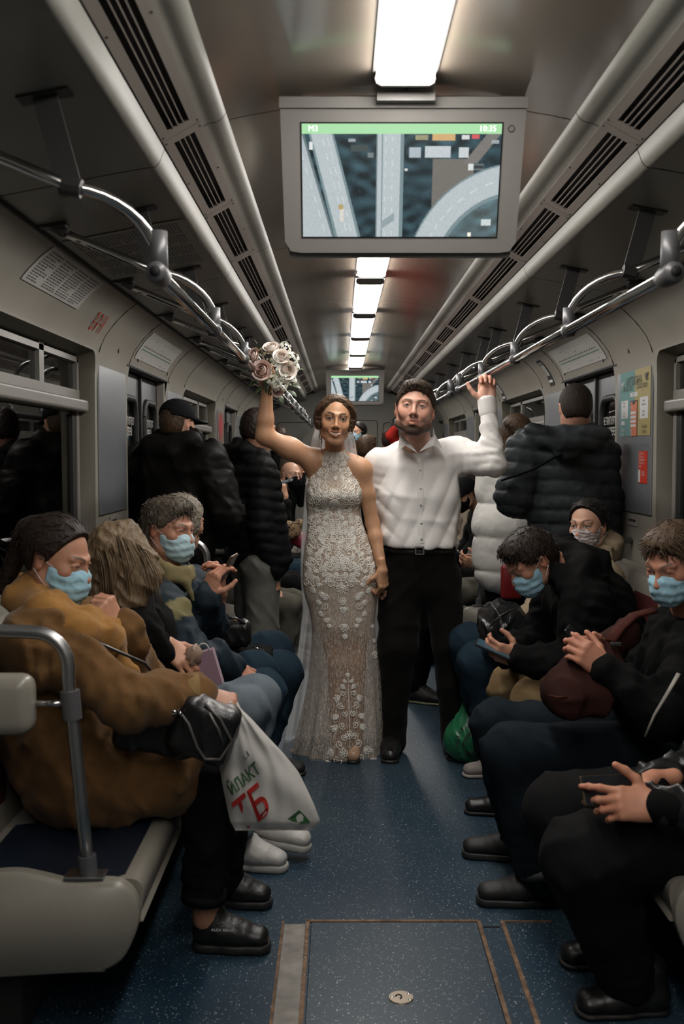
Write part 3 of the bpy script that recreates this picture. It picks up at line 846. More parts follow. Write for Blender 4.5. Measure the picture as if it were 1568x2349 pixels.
# ------------------------------------------------------------------ benches
M_shell = mat('bench_cream_plastic', (0.225, 0.208, 0.175), 0.32, vary=(6, 0.06))
M_pad = mat('seat_pad_navy', (0.008, 0.0125, 0.022), 0.32, bump=(220, 0.12))
M_padm = mat('seat_pad_maroon', (0.055, 0.012, 0.012), 0.45, bump=(220, 0.12))
def smooth_poly(pts, n=5):
    out = []; m = len(pts)
    for i in range(m):
        p0, p1, p2, p3 = pts[i - 1], pts[i], pts[(i + 1) % m], pts[(i + 2) % m]
        for q in range(n):
            t = q / n
            out.append(tuple(0.5 * (2 * p1[k] + (p2[k] - p0[k]) * t + (2 * p0[k] - 5 * p1[k] + 4 * p2[k] - p3[k]) * t * t + (3 * p1[k] - p0[k] - 3 * p2[k] + p3[k]) * t ** 3) for k in (0, 1)))
    return out
def make_bench(s, a, b, label):
    t = thing('bench', label, 'bench', (s * 0.95, a, 0), 'benches along the walls')
    def X(x): return s * x
    # seat shell: side profile (x from the wall to the aisle) swept along the carriage
    prof = [(1.16, 0.435), (1.10, 0.418), (0.95, 0.412), (0.80, 0.418), (0.71, 0.430), (0.675, 0.428), (0.658, 0.412), (0.655, 0.385), (0.668, 0.335), (0.70, 0.318), (1.16, 0.318)]
    prof = smooth_poly(prof, 3)
    obj('seat_shell', MB().prism(prof, lambda p: V((X(p[0]), a, p[1])), lambda p: V((X(p[0]), b, p[1]))), M_shell, t, True, angle=40)
    bprof = [(1.145, 0.43), (1.115, 0.44), (1.135, 0.60), (1.165, 0.80), (1.175, 0.90), (1.195, 0.945), (1.235, 0.95), (1.262, 0.92), (1.265, 0.43)]
    bprof = smooth_poly(bprof, 3)
    obj('back_shell', MB().prism(bprof, lambda p: V((X(p[0]), a, p[1])), lambda p: V((X(p[0]), b, p[1]))), M_shell, t, True, angle=40)
    n = 6; w = (b - a) / n
    for k in range(n):
        y0 = a + k * w + 0.018; y1 = a + (k + 1) * w - 0.018
        pl = [(1.085, y0 + 0.06), (1.0, y0 + 0.004), (0.90, y0), (0.72, y0), (0.705, y0 + 0.012), (0.705, y1 - 0.012), (0.72, y1), (0.90, y1), (1.0, y1 - 0.004), (1.085, y1 - 0.06)]
        def zt(p): return 0.4235 if p[0] > 0.75 else 0.4335
        mb = MB().prism(pl, lambda p: V((X(p[0]), p[1], zt(p) + (0.012 if p[0] > 1.05 else 0.0))), lambda p: V((X(p[0]), p[1], zt(p) - 0.03)))
        obj('seat_pad', mb, M_pad, t, False)
        q0, q1 = y0 + 0.01, y1 - 0.01
        mm = M_padm if k % 2 == 0 else M_pad
        pb = [(0.50, q0 + 0.03), (0.53, q0), (0.84, q0), (0.87, q0 + 0.03), (0.87, q1 - 0.03), (0.84, q1), (0.53, q1), (0.50, q1 - 0.03)]
        def bx(z): return 1.118 + (z - 0.44) * 0.135
        mb = MB().prism(pb, lambda p: V((X(bx(p[0]) - 0.006), p[1], p[0])), lambda p: V((X(bx(p[0]) + 0.02), p[1], p[0])))
        obj('back_pad', mb, mm, t, False)
    # end shields, wings and poles
    for (ye, d) in ((a, -1), (b, 1)):
        y0 = ye
        out = [(1.28, 0.425), (1.05, 0.455), (0.96, 0.462), (0.90, 0.452), (0.83, 0.437), (0.74, 0.440), (0.70, 0.432), (0.672, 0.405), (0.660, 0.36), (0.668, 0.31), (0.70, 0.245), (0.745, 0.215), (0.80, 0.207), (1.28, 0.207)]
        out = [(min(p[0], 1.29), p[1]) for p in smooth_poly(out)]; out2 = [(0.97 + (p[0] - 0.97) * 0.975, 0.33 + (p[1] - 0.33) * 0.93) for p in out]
        mb = MB().prism(out, lambda p: V((X(p[0]), y0 + d * 0.005, p[1])), lambda p: V((X(p[0]), y0 + d * 0.032, p[1])))
        mb2 = MB()
        nn = len(out)
        vs = [V((X(p[0]), y0 + d * 0.032, p[1])) for p in out] + [V((X(p[0]), y0 + d * 0.045, p[1])) for p in out2]
        mb.add(vs, [(i, (i + 1) % nn, (i + 1) % nn + nn, i + nn) for i in range(nn)] + [tuple(range(nn, 2 * nn))])
        obj('end_shield', mb, M_shell, t, True, angle=60)
        obj('end_wing', MB().rbox((X(1.105), y0 + d * 0.015, 0.875), (0.385, 0.085, 0.150), 0.035, 4), M_shell, t, True, angle=40)
        yp = y0 + d * 0.005
        pole = [V((X(0.790), yp, 0.445)), V((X(0.805), yp, 0.62)), V((X(0.822), yp, 0.82)), V((X(0.832), yp, 0.93))]
        for q in range(7):
            an = PI / 2 * q / 6
            pole.append(V((X(0.832 + 0.085 * (1 - math.cos(an))), yp, 0.965 + 0.085 * math.sin(an))))
        pole += [V((X(1.05), yp, 1.055)), V((X(1.29), yp, 1.055))]
        obj('pole', MB().tube(pole, 0.0165, 14), M_steel, t)
        cl = MB().tube([V((X(0.824), yp, 0.835)), V((X(0.829), yp, 0.905))], 0.024, 14)
        obj('clamp', cl, M_fit, t, True, angle=40)
        obj('stay_rod', MB().tube([V((X(0.828), yp, 0.873)), V((X(0.93), yp, 0.873))], 0.0075, 10), M_chrome, t)
        ft = MB().tube([V((X(0.789), yp, 0.440)), V((X(0.793), yp, 0.492))], 0.0225, 14)
        obj('pole_foot', ft, M_fit, t, True, angle=40)
        obj('foot_plate', MB().rbox((X(0.795), yp + d * 0.004, 0.4445), (0.098, 0.058, 0.008), 0.002), M_steel, t, False)
    # plain black box filling the space below the seat
    obj('under_seat_box', MB().box((X(1.12), (a + b) / 2, 0.16), (0.30, b - a - 0.06, 0.315)), M_black, t, False)
    return t
make_bench(-1, 2.55, 5.22, 'cream bench with navy seat pads nearest on the left')
make_bench(1, 2.55, 5.22, 'cream bench on the right, mostly hidden by seated passengers')
make_bench(-1, 7.17, 9.84, 'far bench on the left beyond the standing passengers')
make_bench(1, 7.17, 9.84, 'far bench on the right beyond the standing passengers')
make_bench(-1, 11.79, 14.46, 'farthest bench on the left near the end wall')
make_bench(1, 11.79, 14.46, 'farthest bench on the right near the end wall')

# ------------------------------------------------------------------ implicit-surface modelling for people and soft things
def surface_nets(d, lo, h):
    ins = d < 0
    nx, ny, nz = d.shape
    cnt = np.zeros((nx - 1, ny - 1, nz - 1), dtype=np.int8)
    for i in (0, 1):
        for j in (0, 1):
            for k in (0, 1):
                cnt += ins[i:nx - 1 + i, j:ny - 1 + j, k:nz - 1 + k]
    act = np.argwhere((cnt > 0) & (cnt < 8))
    if len(act) == 0: return np.zeros((0, 3)), np.zeros((0, 4), dtype=np.int32)
    C = np.array([[i, j, k] for i in (0, 1) for j in (0, 1) for k in (0, 1)])
    vals = np.stack([d[act[:, 0] + c[0], act[:, 1] + c[1], act[:, 2] + c[2]] for c in C], 1)
    acc = np.zeros((len(act), 3)); num = np.zeros(len(act))
    for a in range(8):
        for b in range(a + 1, 8):
            if np.abs(C[a] - C[b]).sum() != 1: continue
            va, vb = vals[:, a], vals[:, b]
            m = (va < 0) != (vb < 0)
            t = np.where(m, va / np.where(m, va - vb, 1), 0)
            acc += np.where(m[:, None], C[a] + t[:, None] * (C[b] - C[a]), 0); num += m
    pos = act + acc / num[:, None]
    idx = np.full(cnt.shape, -1, dtype=np.int32)
    idx[act[:, 0], act[:, 1], act[:, 2]] = np.arange(len(act))
    faces = []
    for ax in range(3):
        o1, o2 = (ax + 1) % 3, (ax + 2) % 3
        sl0 = [slice(None)] * 3; sl1 = [slice(None)] * 3
        sl0[ax] = slice(0, -1); sl1[ax] = slice(1, None)
        A = ins[tuple(sl0)]; B = ins[tuple(sl1)]
        e = np.argwhere(A != B)
        e = e[(e[:, o1] > 0) & (e[:, o2] > 0) & (e[:, o1] < d.shape[o1] - 1) & (e[:, o2] < d.shape[o2] - 1)]
        if len(e) == 0: continue
        def g(a, b):
            q = e.copy(); q[:, o1] -= a; q[:, o2] -= b
            return idx[q[:, 0], q[:, 1], q[:, 2]]
        q = np.stack([g(1, 1), g(0, 1), g(0, 0), g(1, 0)], 1)
        fl = A[e[:, 0], e[:, 1], e[:, 2]]
        q[~fl] = q[~fl][:, ::-1]
        faces.append(q)
    f = np.concatenate(faces) if faces else np.zeros((0, 4), dtype=np.int32)
    f = f[(f >= 0).all(1)]
    return np.asarray(lo) + pos * h, f

def npv(p): return np.array([p[0], p[1], p[2]], dtype=np.float64)

class SDF:
    def __init__(s): s.ops = []
    def _add(s, fn, lo, hi, k, mode): s.ops.append((fn, np.minimum(lo, hi), np.maximum(lo, hi), k, mode)); return s
    def cone(s, a, b, ra, rb, k=0.03, mode='u', side=None, fl=(1.0, 1.0), puff=None):
        """rounded cone a to b; side = axis of the wider section, fl = its stretch along side at a and b; puff = (amount, spacing) of quilting"""
        a = npv(a); b = npv(b); ab = b - a; L2 = max(ab @ ab, 1e-9); Ln = math.sqrt(L2)
        if side is not None:
            u = npv(side); t_ = ab / Ln; u = u - t_ * (u @ t_); u = u / max(np.linalg.norm(u), 1e-9)
        mxr = max(ra * max(fl[0], 1), rb * max(fl[1], 1)) + (puff[0] if puff else 0)
        def fn(P):
            q = P - a
            t = np.clip((q @ ab) / L2, 0, 1)
            r = ra + t * (rb - ra)
            if puff: r = r + puff[0] * (np.abs(np.sin(PI * t * Ln / puff[1] + 0.12 * np.sin(q[..., 0] * 31) + 0.1 * np.sin(q[..., 1] * 37))) ** 0.40 - 0.6)
            w = q - t[..., None] * ab
            if side is not None:
                f = fl[0] + t * (fl[1] - fl[0])
                du = w @ u
                w2 = (w * w).sum(-1) - du * du
                du2 = du / f
                k0 = np.sqrt(np.maximum(w2 + du2 * du2, 1e-12))
                g = np.sqrt(np.maximum(w2 + (du2 / f) ** 2, 1e-12)) / k0
                return (k0 - r) / np.maximum(g, 0.35)
            return np.sqrt((w * w).sum(-1)) - r
        return s._add(fn, np.minimum(a, b) - mxr, np.maximum(a, b) + mxr, k, mode)
    def ell(s, c, r, k=0.02, mode='u', R=None):
        c = npv(c); r = np.array(r, dtype=np.float64)
        Rm = np.array(R) if R is not None else None
        def fn(P):
            q = P - c
            if Rm is not None: q = q @ Rm
            k0 = np.sqrt(((q / r) ** 2).sum(-1)); k1 = np.sqrt(((q / (r * r)) ** 2).sum(-1))
            return k0 * (k0 - 1) / np.maximum(k1, 1e-6)
        m = r.max()
        return s._add(fn, c - m, c + m, k, mode)
    def box(s, c, hs, rd=0.005, k=0.01, mode='u', R=None):
        c = npv(c); hs = np.array(hs, dtype=np.float64) - rd
        Rm = np.array(R) if R is not None else None
        def fn(P):
            q = P - c
            if Rm is not None: q = q @ Rm
            q = np.abs(q) - hs
            return np.sqrt((np.maximum(q, 0) ** 2).sum(-1)) + np.minimum(q.max(-1), 0) - rd
        m = np.linalg.norm(hs) + rd
        return s._add(fn, c - m, c + m, k, mode)
    def fn(s, f, mode='d', k=0.0):
        s.ops.append((f, None, None, k, mode)); return s
    def bounds(s):
        los = [o[1] for o in s.ops if o[1] is not None and o[4] == 'u']; his = [o[2] for o in s.ops if o[2] is not None and o[4] == 'u']
        return np.min(los, 0), np.max(his, 0)
    def mesh(s, h, pad=0.02, box=None):
        lo, hi = box if box is not None else s.bounds()
        lo = np.asarray(lo) - pad; hi = np.asarray(hi) + pad
        n = np.ceil((hi - lo) / h).astype(int) + 1
        ax = [lo[i] + h * np.arange(n[i]) for i in range(3)]
        d = np.full(tuple(n), 0.08)
        for (f, l, u, k, mode) in s.ops:
            if mode in ('u', 's'):
                m = k + 2.5 * h + 0.004
                i0 = np.maximum(np.floor((l - m - lo) / h).astype(int), 0); i1 = np.minimum(np.ceil((u + m - lo) / h).astype(int) + 1, n)
                if (i1 <= i0).any(): continue
                sl = tuple(slice(i0[q], i1[q]) for q in range(3))
                X, Y, Z = np.meshgrid(ax[0][sl[0]], ax[1][sl[1]], ax[2][sl[2]], indexing='ij')
                v = f(np.stack([X, Y, Z], -1)); cur = d[sl]
                if mode == 'u':
                    if k > 0:
                        hh = np.maximum(k - np.abs(cur - v), 0) / k
                        d[sl] = np.minimum(cur, v) - hh * hh * k * 0.25
                    else: d[sl] = np.minimum(cur, v)
                else:
                    v = -v
                    if k > 0:
                        hh = np.maximum(k - np.abs(cur - v), 0) / k
                        d[sl] = np.maximum(cur, v) + hh * hh * k * 0.25
                    else: d[sl] = np.maximum(cur, v)
            else:
                near = np.abs(d) < 0.07
                ii = np.argwhere(near)
                if len(ii) == 0: continue
                P = np.stack([ax[q][ii[:, q]] for q in range(3)], -1)
                v = f(P)
                if mode == 'd': d[near] += v
                elif mode == 'i': d[near] = np.maximum(d[near], v)
        # closed at the borders of the block
        d[0] = d[-1] = 0.05; d[:, 0] = d[:, -1] = 0.05; d[:, :, 0] = d[:, :, -1] = 0.05
        return surface_nets(d, lo, h)

def wrinkles(amp, wl, seed=1, aniso=None, n=3):
    """cloth folds: a few long, warped ridges that come and go"""
    r = np.random.default_rng(seed)
    n = min(n, 4)
    ks = []
    for i in range(n):
        dv = r.normal(size=3)
        if aniso is not None: dv = dv * np.array(aniso)
        dv /= np.linalg.norm(dv)
        ks.append((dv * 2 * PI / (wl * r.uniform(0.7, 1.5)), r.uniform(0, 6.28), r.normal(size=3) * 2 * PI / (wl * 4.0), r.uniform(0, 6.28), r.normal(size=3) * 2 * PI / (wl * 3.2), r.uniform(0, 6.28)))
    def f(P):
        v = np.zeros(P.shape[:-1])
        for (kv, ph, kw, pw, km, pm) in ks:
            m = 0.5 + 0.5 * np.sin(P @ km + pm)
            v += m * m * ((1 - np.abs(np.sin(0.5 * (P @ kv) + ph + 0.8 * np.sin(P @ kw + pw)))) ** 1.5 - 0.24)
        return -amp * v * 1.9
    return f

def quilting(amp, lam, tilt=0.08):
    """horizontal channels of a padded jacket with tight stitched seams"""
    def f(P):
        x, y, z = P[..., 0], P[..., 1], P[..., 2]
        q = np.abs(np.sin(PI * (z + tilt * x + 0.006 * np.sin(x * 23 + y * 17)) / lam))
        return -amp * (q ** 0.45 - 0.7)
    return f

def joint_folds(joints, amp=0.006, wl=0.034, rad=0.10):
    """creases that gather at elbows, knees and other bends: joints = [(point, axis)]"""
    js = [(npv(p), npv(V(a).normalized()), npv(V(a).orthogonal().normalized())) for p, a in joints]
    def f(P):
        v = np.zeros(P.shape[:-1])
        for i, (p, a, o) in enumerate(js):
            q = P - p
            g = np.exp(-(q * q).sum(-1) / (rad * rad))
            t = q @ a; u = q @ o
            v += g * (np.abs(np.sin(PI * (t + 0.45 * u + 0.012 * np.sin(u * 40 + i)) / wl)) ** 0.7 - 0.6)
        return -amp * v * 1.6
    return f

def cat_mesh(parts):
    vs = []; fs = []; cs = []; o = 0
    anyc = any(p[2] is not None for p in parts)
    for (v, f, c) in parts:
        if len(v) == 0: continue
        vs.append(v); fs.append(np.asarray(f) + o); o += len(v)
        if anyc: cs.append(c if c is not None else np.ones((len(v), 3)))
    return np.concatenate(vs), np.concatenate(fs), (np.concatenate(cs) if anyc else None)

def xf(v, M):
    A = np.array(M)
    return v @ A[:3, :3].T + A[:3, 3]

def head_matrix(center, yaw, pitch=0, roll=0, scale=1.0):
    R = Matrix.Rotation(math.radians(180 + yaw), 4, 'Z') @ Matrix.Rotation(math.radians(-pitch), 4, 'X') @ Matrix.Rotation(math.radians(roll), 4, 'Y')
    return Matrix.Translation(V(center)) @ R @ Matrix.Scale(scale, 4)

SKIN = np.array([0.50, 0.27, 0.17])
def smooth01(x, a, b):
    t = np.clip((x - a) / (b - a), 0, 1); return t * t * (3 - 2 * t)

def face_sdf(female=False, smile=0.0, width=1.0, jaw=1.0, squint=0.0):
    s = SDF()
    w = width
    s.ell((0, -0.018, 0.030), (0.076 * w, 0.096, 0.086), 0.03)
    s.ell((0, 0.020, -0.018), ((0.058 if female else 0.062) * w, 0.067, 0.078), 0.03)
    s.ell((0, 0.046, -0.072), (0.034 * jaw, 0.034, 0.030), 0.03)
    s.ell((0, 0.071, -0.096), (0.016 * jaw, 0.014, 0.0135), 0.02)
    for sx in (-1, 1):
        s.cone((sx * 0.055 * w, -0.004, -0.046), (sx * 0.050 * w * jaw, 0.012, -0.066), 0.014, 0.013, 0.025)
        s.cone((sx * 0.050 * w * jaw, 0.012, -0.066), (sx * 0.018 * jaw, 0.062, -0.094), 0.013, 0.013, 0.028)
        s.ell((sx * 0.042 * w, 0.056, -0.014), (0.021, 0.019, 0.017), 0.025)
        if smile: s.ell((sx * 0.037, 0.069, -0.030), (0.017, 0.013, 0.014), 0.018)
        br = 0.0075 if female else 0.0098
        s.cone((sx * 0.010, 0.0855, 0.030), (sx * 0.046, 0.0690, 0.0305), br, br * 0.75, 0.014)
        s.ell((sx * 0.0320, 0.0930, 0.0115), (0.0195, 0.0160, 0.0115), 0.010, 's')
        s.ell((sx * 0.0315, 0.0680, 0.0105), (0.0138, 0.0138, 0.0128), 0.0)
        for (p, q) in (((0.0180, 0.0795, 0.0150), (0.0320, 0.0835, 0.0185)), ((0.0320, 0.0835, 0.0185), (0.0465, 0.0745, 0.0140))):
            s.cone((sx * p[0], p[1], p[2] - squint), (sx * q[0], q[1], q[2] - squint), 0.0034, 0.0034, 0.005)
        for (p, q) in (((0.0185, 0.0790, 0.0055), (0.0320, 0.0815, 0.0025)), ((0.0320, 0.0815, 0.0025), (0.0455, 0.0740, 0.0055))):
            s.cone((sx * p[0], p[1], p[2] + squint), (sx * q[0], q[1], q[2] + squint), 0.0030, 0.0030, 0.005)
        s.ell((sx * 0.0125, 0.0960, -0.0285), (0.0078, 0.0098, 0.0072), 0.005)
        # ears
        s.ell((sx * 0.0770 * w, -0.012, -0.002), (0.0075, 0.0185, 0.031), 0.008, R=np.array(Matrix.Rotation(sx * -0.35, 3, 'Z') @ Matrix.Rotation(-0.18, 3, 'X')))
        s.ell((sx * 0.0842 * w, -0.006, 0.002), (0.006, 0.010, 0.018), 0.006, 's')
    nw = 0.88 if female else 1.05
    s.cone((0, 0.0835, 0.025), (0, 0.1075, -0.018), 0.0066 * nw, 0.0092 * nw, 0.010)
    s.ell((0, 0.1095, -0.0235), (0.0118 * nw, 0.0102, 0.0092), 0.006)
    for sx in (-1, 1): s.ell((sx * 0.0062, 0.1035, -0.0355), (0.0036, 0.0055, 0.0036), 0.003, 's')
    s.ell((0, 0.0810, -0.0580), (0.0270, 0.0140, 0.0180), 0.012)
    cz = -0.0575 + 0.0085 * smile
    cx = 0.0225 + 0.0065 * smile
    cy = 0.0835 - 0.003 * smile
    for sx in (-1, 1):
        s.cone((sx * 0.004, 0.0965, -0.0515 + 0.001 * smile), (sx * cx, cy, cz), 0.0046, 0.0022, 0.004)
        s.cone((sx * 0.004, 0.0950, -0.0670 - 0.002 * smile), (sx * cx * 0.92, cy, cz - 0.002), 0.0060, 0.0022, 0.005)
        s.cone((0, 0.1000, -0.0588 - 0.001 * smile), (sx * cx * 0.93, cy + 0.003, cz), 0.0022 + 0.0022 * smile, 0.0010, 0.002, 's')
    return s

def head_mesh(M, opts, neck_to=None, h=0.0042):
    """head and neck with ears, eyes, nose, mouth; returns vertices in world space with skin colours"""
    s = face_sdf(opts.get('female', False), opts.get('smile', 0.0), opts.get('width', 1.0), opts.get('jaw', 1.0), opts.get('squint', 0.0))
    nr = opts.get('neck', 0.050 if opts.get('female') else 0.060)
    Mi = M.inverted()
    tgt = Mi @ V(neck_to) if neck_to is not None else V((0, -0.03, -0.20))
    s.cone((0, -0.022, -0.045), tuple(tgt), nr, nr * 1.08, 0.03)
    v, f = s.mesh(h)
    sk = np.array(opts.get('skin', SKIN))
    c = np.tile(sk, (len(v), 1))
    x, y, z = v[:, 0], v[:, 1], v[:, 2]
    ax = np.abs(x)
    def blend(w, col):
        nonlocal c
        c = c * (1 - w[:, None]) + np.array(col) * w[:, None]
    front = smooth01(y, 0.03, 0.06)
    # natural redness of cheeks, nose and ears
    rd = np.exp(-(((ax - 0.042) / 0.024) ** 2 + ((z + 0.022) / 0.022) ** 2)) * front * 0.35 + np.exp(-((x / 0.016) ** 2 + ((z + 0.026) / 0.014) ** 2)) * smooth01(y, 0.085, 0.10) * 0.30
    blend(rd, sk * np.array([1.08, 0.78, 0.72]))
    blend(smooth01(ax, 0.072, 0.082) * (np.abs(z) < 0.04) * 0.5, sk * np.array([1.05, 0.72, 0.65]))
    sm = opts.get('smile', 0.0)
    lipc = opts.get('lips', sk * np.array([0.80, 0.48, 0.46]))
    cx = 0.0225 + 0.0065 * sm
    zc = -0.0588 + (x / cx) ** 2 * (0.0013 + 0.0085 * sm)
    hl = 0.0105 * np.sqrt(np.clip(1 - (x / (cx + 0.002)) ** 2, 0, 1)) + 0.0008
    lip = smooth01(hl - np.abs(z - zc), 0, 0.0022) * smooth01(y, 0.074, 0.080)
    blend(lip, lipc)
    if sm > 0.6:
        tz = 0.0044 * np.sqrt(np.clip(1 - (x / (cx - 0.004)) ** 2, 0, 1))
        teeth = smooth01(tz - np.abs(z - zc + 0.0005), 0, 0.0012) * smooth01(y, 0.074, 0.080)
        blend(teeth, (0.70, 0.65, 0.58))
    else:
        blend(smooth01(0.0016 - np.abs(z - zc), 0, 0.0010) * (ax < cx) * smooth01(y, 0.074, 0.080) * 0.8, sk * 0.25)
    # brows
    bc = opts.get('brow', (0.05, 0.032, 0.022))
    bz = 0.0315 + 0.006 * np.sin(np.clip((ax - 0.012) / 0.040, 0, 1) * PI * 0.8) - opts.get('browdrop', 0.0)
    brow = smooth01(ax, 0.010, 0.015) * smooth01(0.052 - ax, 0, 0.010) * smooth01(opts.get('browh', 0.0048) - np.abs(z - bz), 0, 0.0022) * front
    blend(brow * opts.get('browa', 0.85), bc)
    # eyes
    ex, ez = (ax - 0.0315), (z - 0.0100)
    sq = opts.get('squint', 0.0)
    op = 0.0054 - sq * 0.55
    if opts.get('closed'): op = 0.0012
    almond = (ex / 0.0140) ** 2 + (ez / op) ** 2
    eye = smooth01(1.0 - almond, 0.0, 0.25) * smooth01(y, 0.062, 0.070)
    blend(smooth01(1.75 - almond, 0.0, 0.5) * smooth01(y, 0.062, 0.070) * opts.get('lash', 0.45), (0.03, 0.018, 0.012))
    blend(eye, (0.36, 0.33, 0.30))
    iris = smooth01(1.0 - ((ex + 0.0) / 0.0066) ** 2 - ((ez - 0.0006) / 0.0066) ** 2, 0, 0.3) * eye
    blend(iris, opts.get('iris', (0.06, 0.045, 0.03)))
    lashu = smooth01(0.0175 - np.abs(ex), 0, 0.004) * smooth01(0.0020 - np.abs(ez - op - 0.0004 + 14 * ex * ex), 0, 0.0013) * smooth01(y, 0.060, 0.068)
    blend(lashu * opts.get('lash', 0.6), (0.015, 0.010, 0.008))
    if opts.get('makeup'):
        sh = smooth01(1.0 - ((ax - 0.033) / 0.022) ** 2 - ((z - 0.0165) / 0.0105) ** 2, 0, 0.7) * smooth01(y, 0.055, 0.066)
        blend(sh * opts['makeup'] * (1 - eye), (0.055, 0.026, 0.016))
    # beard
    if opts.get('beard'):
        bd = opts['beard']
        chin = smooth01(-0.0700 - 0.10 * ax - z, -0.003, 0.005) * smooth01(y, 0.0, 0.03)
        line = smooth01(-0.046 - 0.62 * (0.072 - ax) - z, -0.006, 0.008) * smooth01(ax, 0.028, 0.036) * smooth01(y, -0.01, 0.02)
        mou = smooth01(0.0055 - np.abs(z + 0.0445), 0, 0.003) * smooth01(0.024 - ax, 0, 0.006) * smooth01(y, 0.075, 0.085) * 0.5
        g = np.clip(np.maximum(np.maximum(chin, line * 0.85), mou), 0, 1) * (z > -0.125)
        g = g * (1 - lip)
        blend(g * bd[0], bd[1])
        st = smooth01(-0.03 - z, 0, 0.03) * smooth01(y, -0.01, 0.04) * (z > -0.12) * 0.12
        blend(st * bd[0] * (1 - lip), bd[1])
    if opts.get('scalp'):
        up = smooth01(z - (0.052 - 0.35 * np.minimum(y, 0.06) * 0 - 0.0), 0, 0.01)
    return xf(v, M), f, c

def hair_mesh(M, style, h=0.0045, w=1.0, th=None):
    """hair mass over the skull, cut off along a hairline"""
    s = SDF()
    if style == 'buzz': t = 0.004
    elif style == 'short': t = 0.012
    elif style == 'crop': t = 0.008
    elif style == 'long': t = 0.016
    else: t = 0.014
    if th is not None: t = th
    sxx = 0.6 if style in ('short', 'crop') else 1.0
    s.ell((0, -0.018, 0.030), (0.076 * w + t * sxx, 0.096 + t, 0.086 + t), 0.02)
    if style in ('short', 'crop', 'buzz', 'cap_hair'):
        s.ell((0, -0.045, -0.02), (0.066 * w + t * 0.6, 0.066 + t * 0.5, 0.070), 0.03)
        if style == 'short': s.ell((0, 0.034, 0.096), (0.056, 0.048, 0.030), 0.03)
        def cut(P):
            x, y, z = P[..., 0], P[..., 1], P[..., 2]
            ax = np.abs(x)
            # forehead line, temples, sideburns in front of the ears, nape
            fore = (y - 0.066 + 0.55 * (0.074 - z)) * 0.9 + 2.5 * np.maximum(ax - 0.02, 0) ** 2
            side = np.where(y > -0.004, (0.012 - z) + 0.0 + np.maximum(0, y - 0.015) * 0.8, -1)
            ear = np.where((y <= -0.004) & (y > -0.040), 0.020 - z, -1)
            nape = np.where(y <= -0.040, (-0.068 - z), -1)
            return np.maximum(np.maximum(fore, side), np.maximum(ear, nape)) * 0.8 + 0.004 * np.sin(x * 420) * np.sin(y * 300 + z * 250)
        s.fn(cut, 'i')
        s.fn(wrinkles(0.0016 if style != 'buzz' else 0.0003, 0.020, 4, (1.0, 0.35, 0.3), n=4), 'd')
    elif style == 'updo':
        s.ell((0, -0.020, 0.022), (0.076 * w + 0.020, 0.092 + 0.010, 0.086 + 0.008), 0.02)
        s.ell((0, -0.095, 0.020), (0.056, 0.046, 0.050), 0.02)
        for sx in (-1, 1): s.ell((sx * 0.072, -0.005, 0.0), (0.020, 0.036, 0.052), 0.03)
        def cut(P):
            x, y, z = P[..., 0], P[..., 1], P[..., 2]
            ax = np.abs(x - 0.010)
            fore = (y - 0.052 + 0.50 * (0.064 - z)) + 4.0 * np.maximum(ax - 0.020, 0) ** 2
            front = y - 0.050 + 0.25 * np.maximum(0.02 - z, 0)
            low = np.where(y > -0.045, -0.046 - z, -0.062 - z)
            fore = np.where(z > 0.012, fore, np.maximum(fore * 0 - 1, y - 0.024 + 0.15 * (0.012 - z)))
            return np.maximum(np.maximum(fore, front), low) * 0.75
        s.fn(cut, 'i')
        s.fn(wrinkles(0.0016, 0.018, 6, (0.15, 0.25, 1.0), n=4), 'd')
    elif style == 'pony':
        s.ell((0, -0.105, 0.055), (0.036, 0.036, 0.036), 0.02)
        s.cone((0, -0.12, 0.04), (0.01, -0.135, -0.14), 0.034, 0.024, 0.02)
        def cut(P):
            x, y, z = P[..., 0], P[..., 1], P[..., 2]
            ax = np.abs(x)
            fore = (y - 0.067 + 0.55 * (0.068 - z)) + 4.0 * np.maximum(ax - 0.02, 0) ** 2
            side = np.where(y > 0.002, (0.002 - z) + np.maximum(0, y - 0.008) * 2.0, -1)
            ear = np.where((y <= 0.002) & (y > -0.035), 0.022 - z, -1)
            nape = np.where((y <= -0.035) & (y > -0.085), (-0.060 - z), -1)
            return np.maximum(np.maximum(fore, side), np.maximum(ear, nape)) * 0.7
        s.fn(cut, 'i')
        s.fn(wrinkles(0.0014, 0.018, 8, (0.3, 0.2, 1.0), n=4), 'd')
    s.fn(wrinkles(0.0007, 0.012, 14, (1.0, 0.3, 0.3), n=4), 'd')
    v, f = s.mesh(h)
    return xf(v, M), f, None

def mask_mesh(M, h=0.0042, pleats=True, w=1.0):
    s = SDF()
    s.ell((0, 0.022, -0.022), (0.064 * w + 0.007, 0.072, 0.086), 0.03)
    s.ell((0, 0.060, -0.082), (0.036 + 0.007, 0.034, 0.033), 0.04)
    s.ell((0, 0.088, -0.034), (0.020, 0.026, 0.032), 0.03)
    s.ell((0, 0.090, -0.062), (0.026, 0.018, 0.03), 0.03)
    s.ell((0, 0.062, -0.052), (0.050, 0.042, 0.058), 0.03)
    if pleats:
        s.fn(lambda P: 0.0011 * np.sign(np.sin((P[..., 2] + 0.02 * np.abs(P[..., 0]) / 0.06) * 2 * PI / 0.030)) * smooth01(P[..., 1], 0.03, 0.06), 'd')
        s.fn(wrinkles(0.0015, 0.03, 5), 'd')
    def cut(P):
        x, y, z = P[..., 0], P[..., 1], P[..., 2]
        ax = np.abs(x)
        top = z - (0.004 - 0.16 * ax)
        bot = -0.120 + 0.42 * ax - z
        back = 0.014 - y
        return np.maximum(np.maximum(top, bot), back)
    s.fn(cut, 'i')
    # hollow behind: only the outer skin is wanted
    v, f = s.mesh(h)
    return xf(v, M), f, None

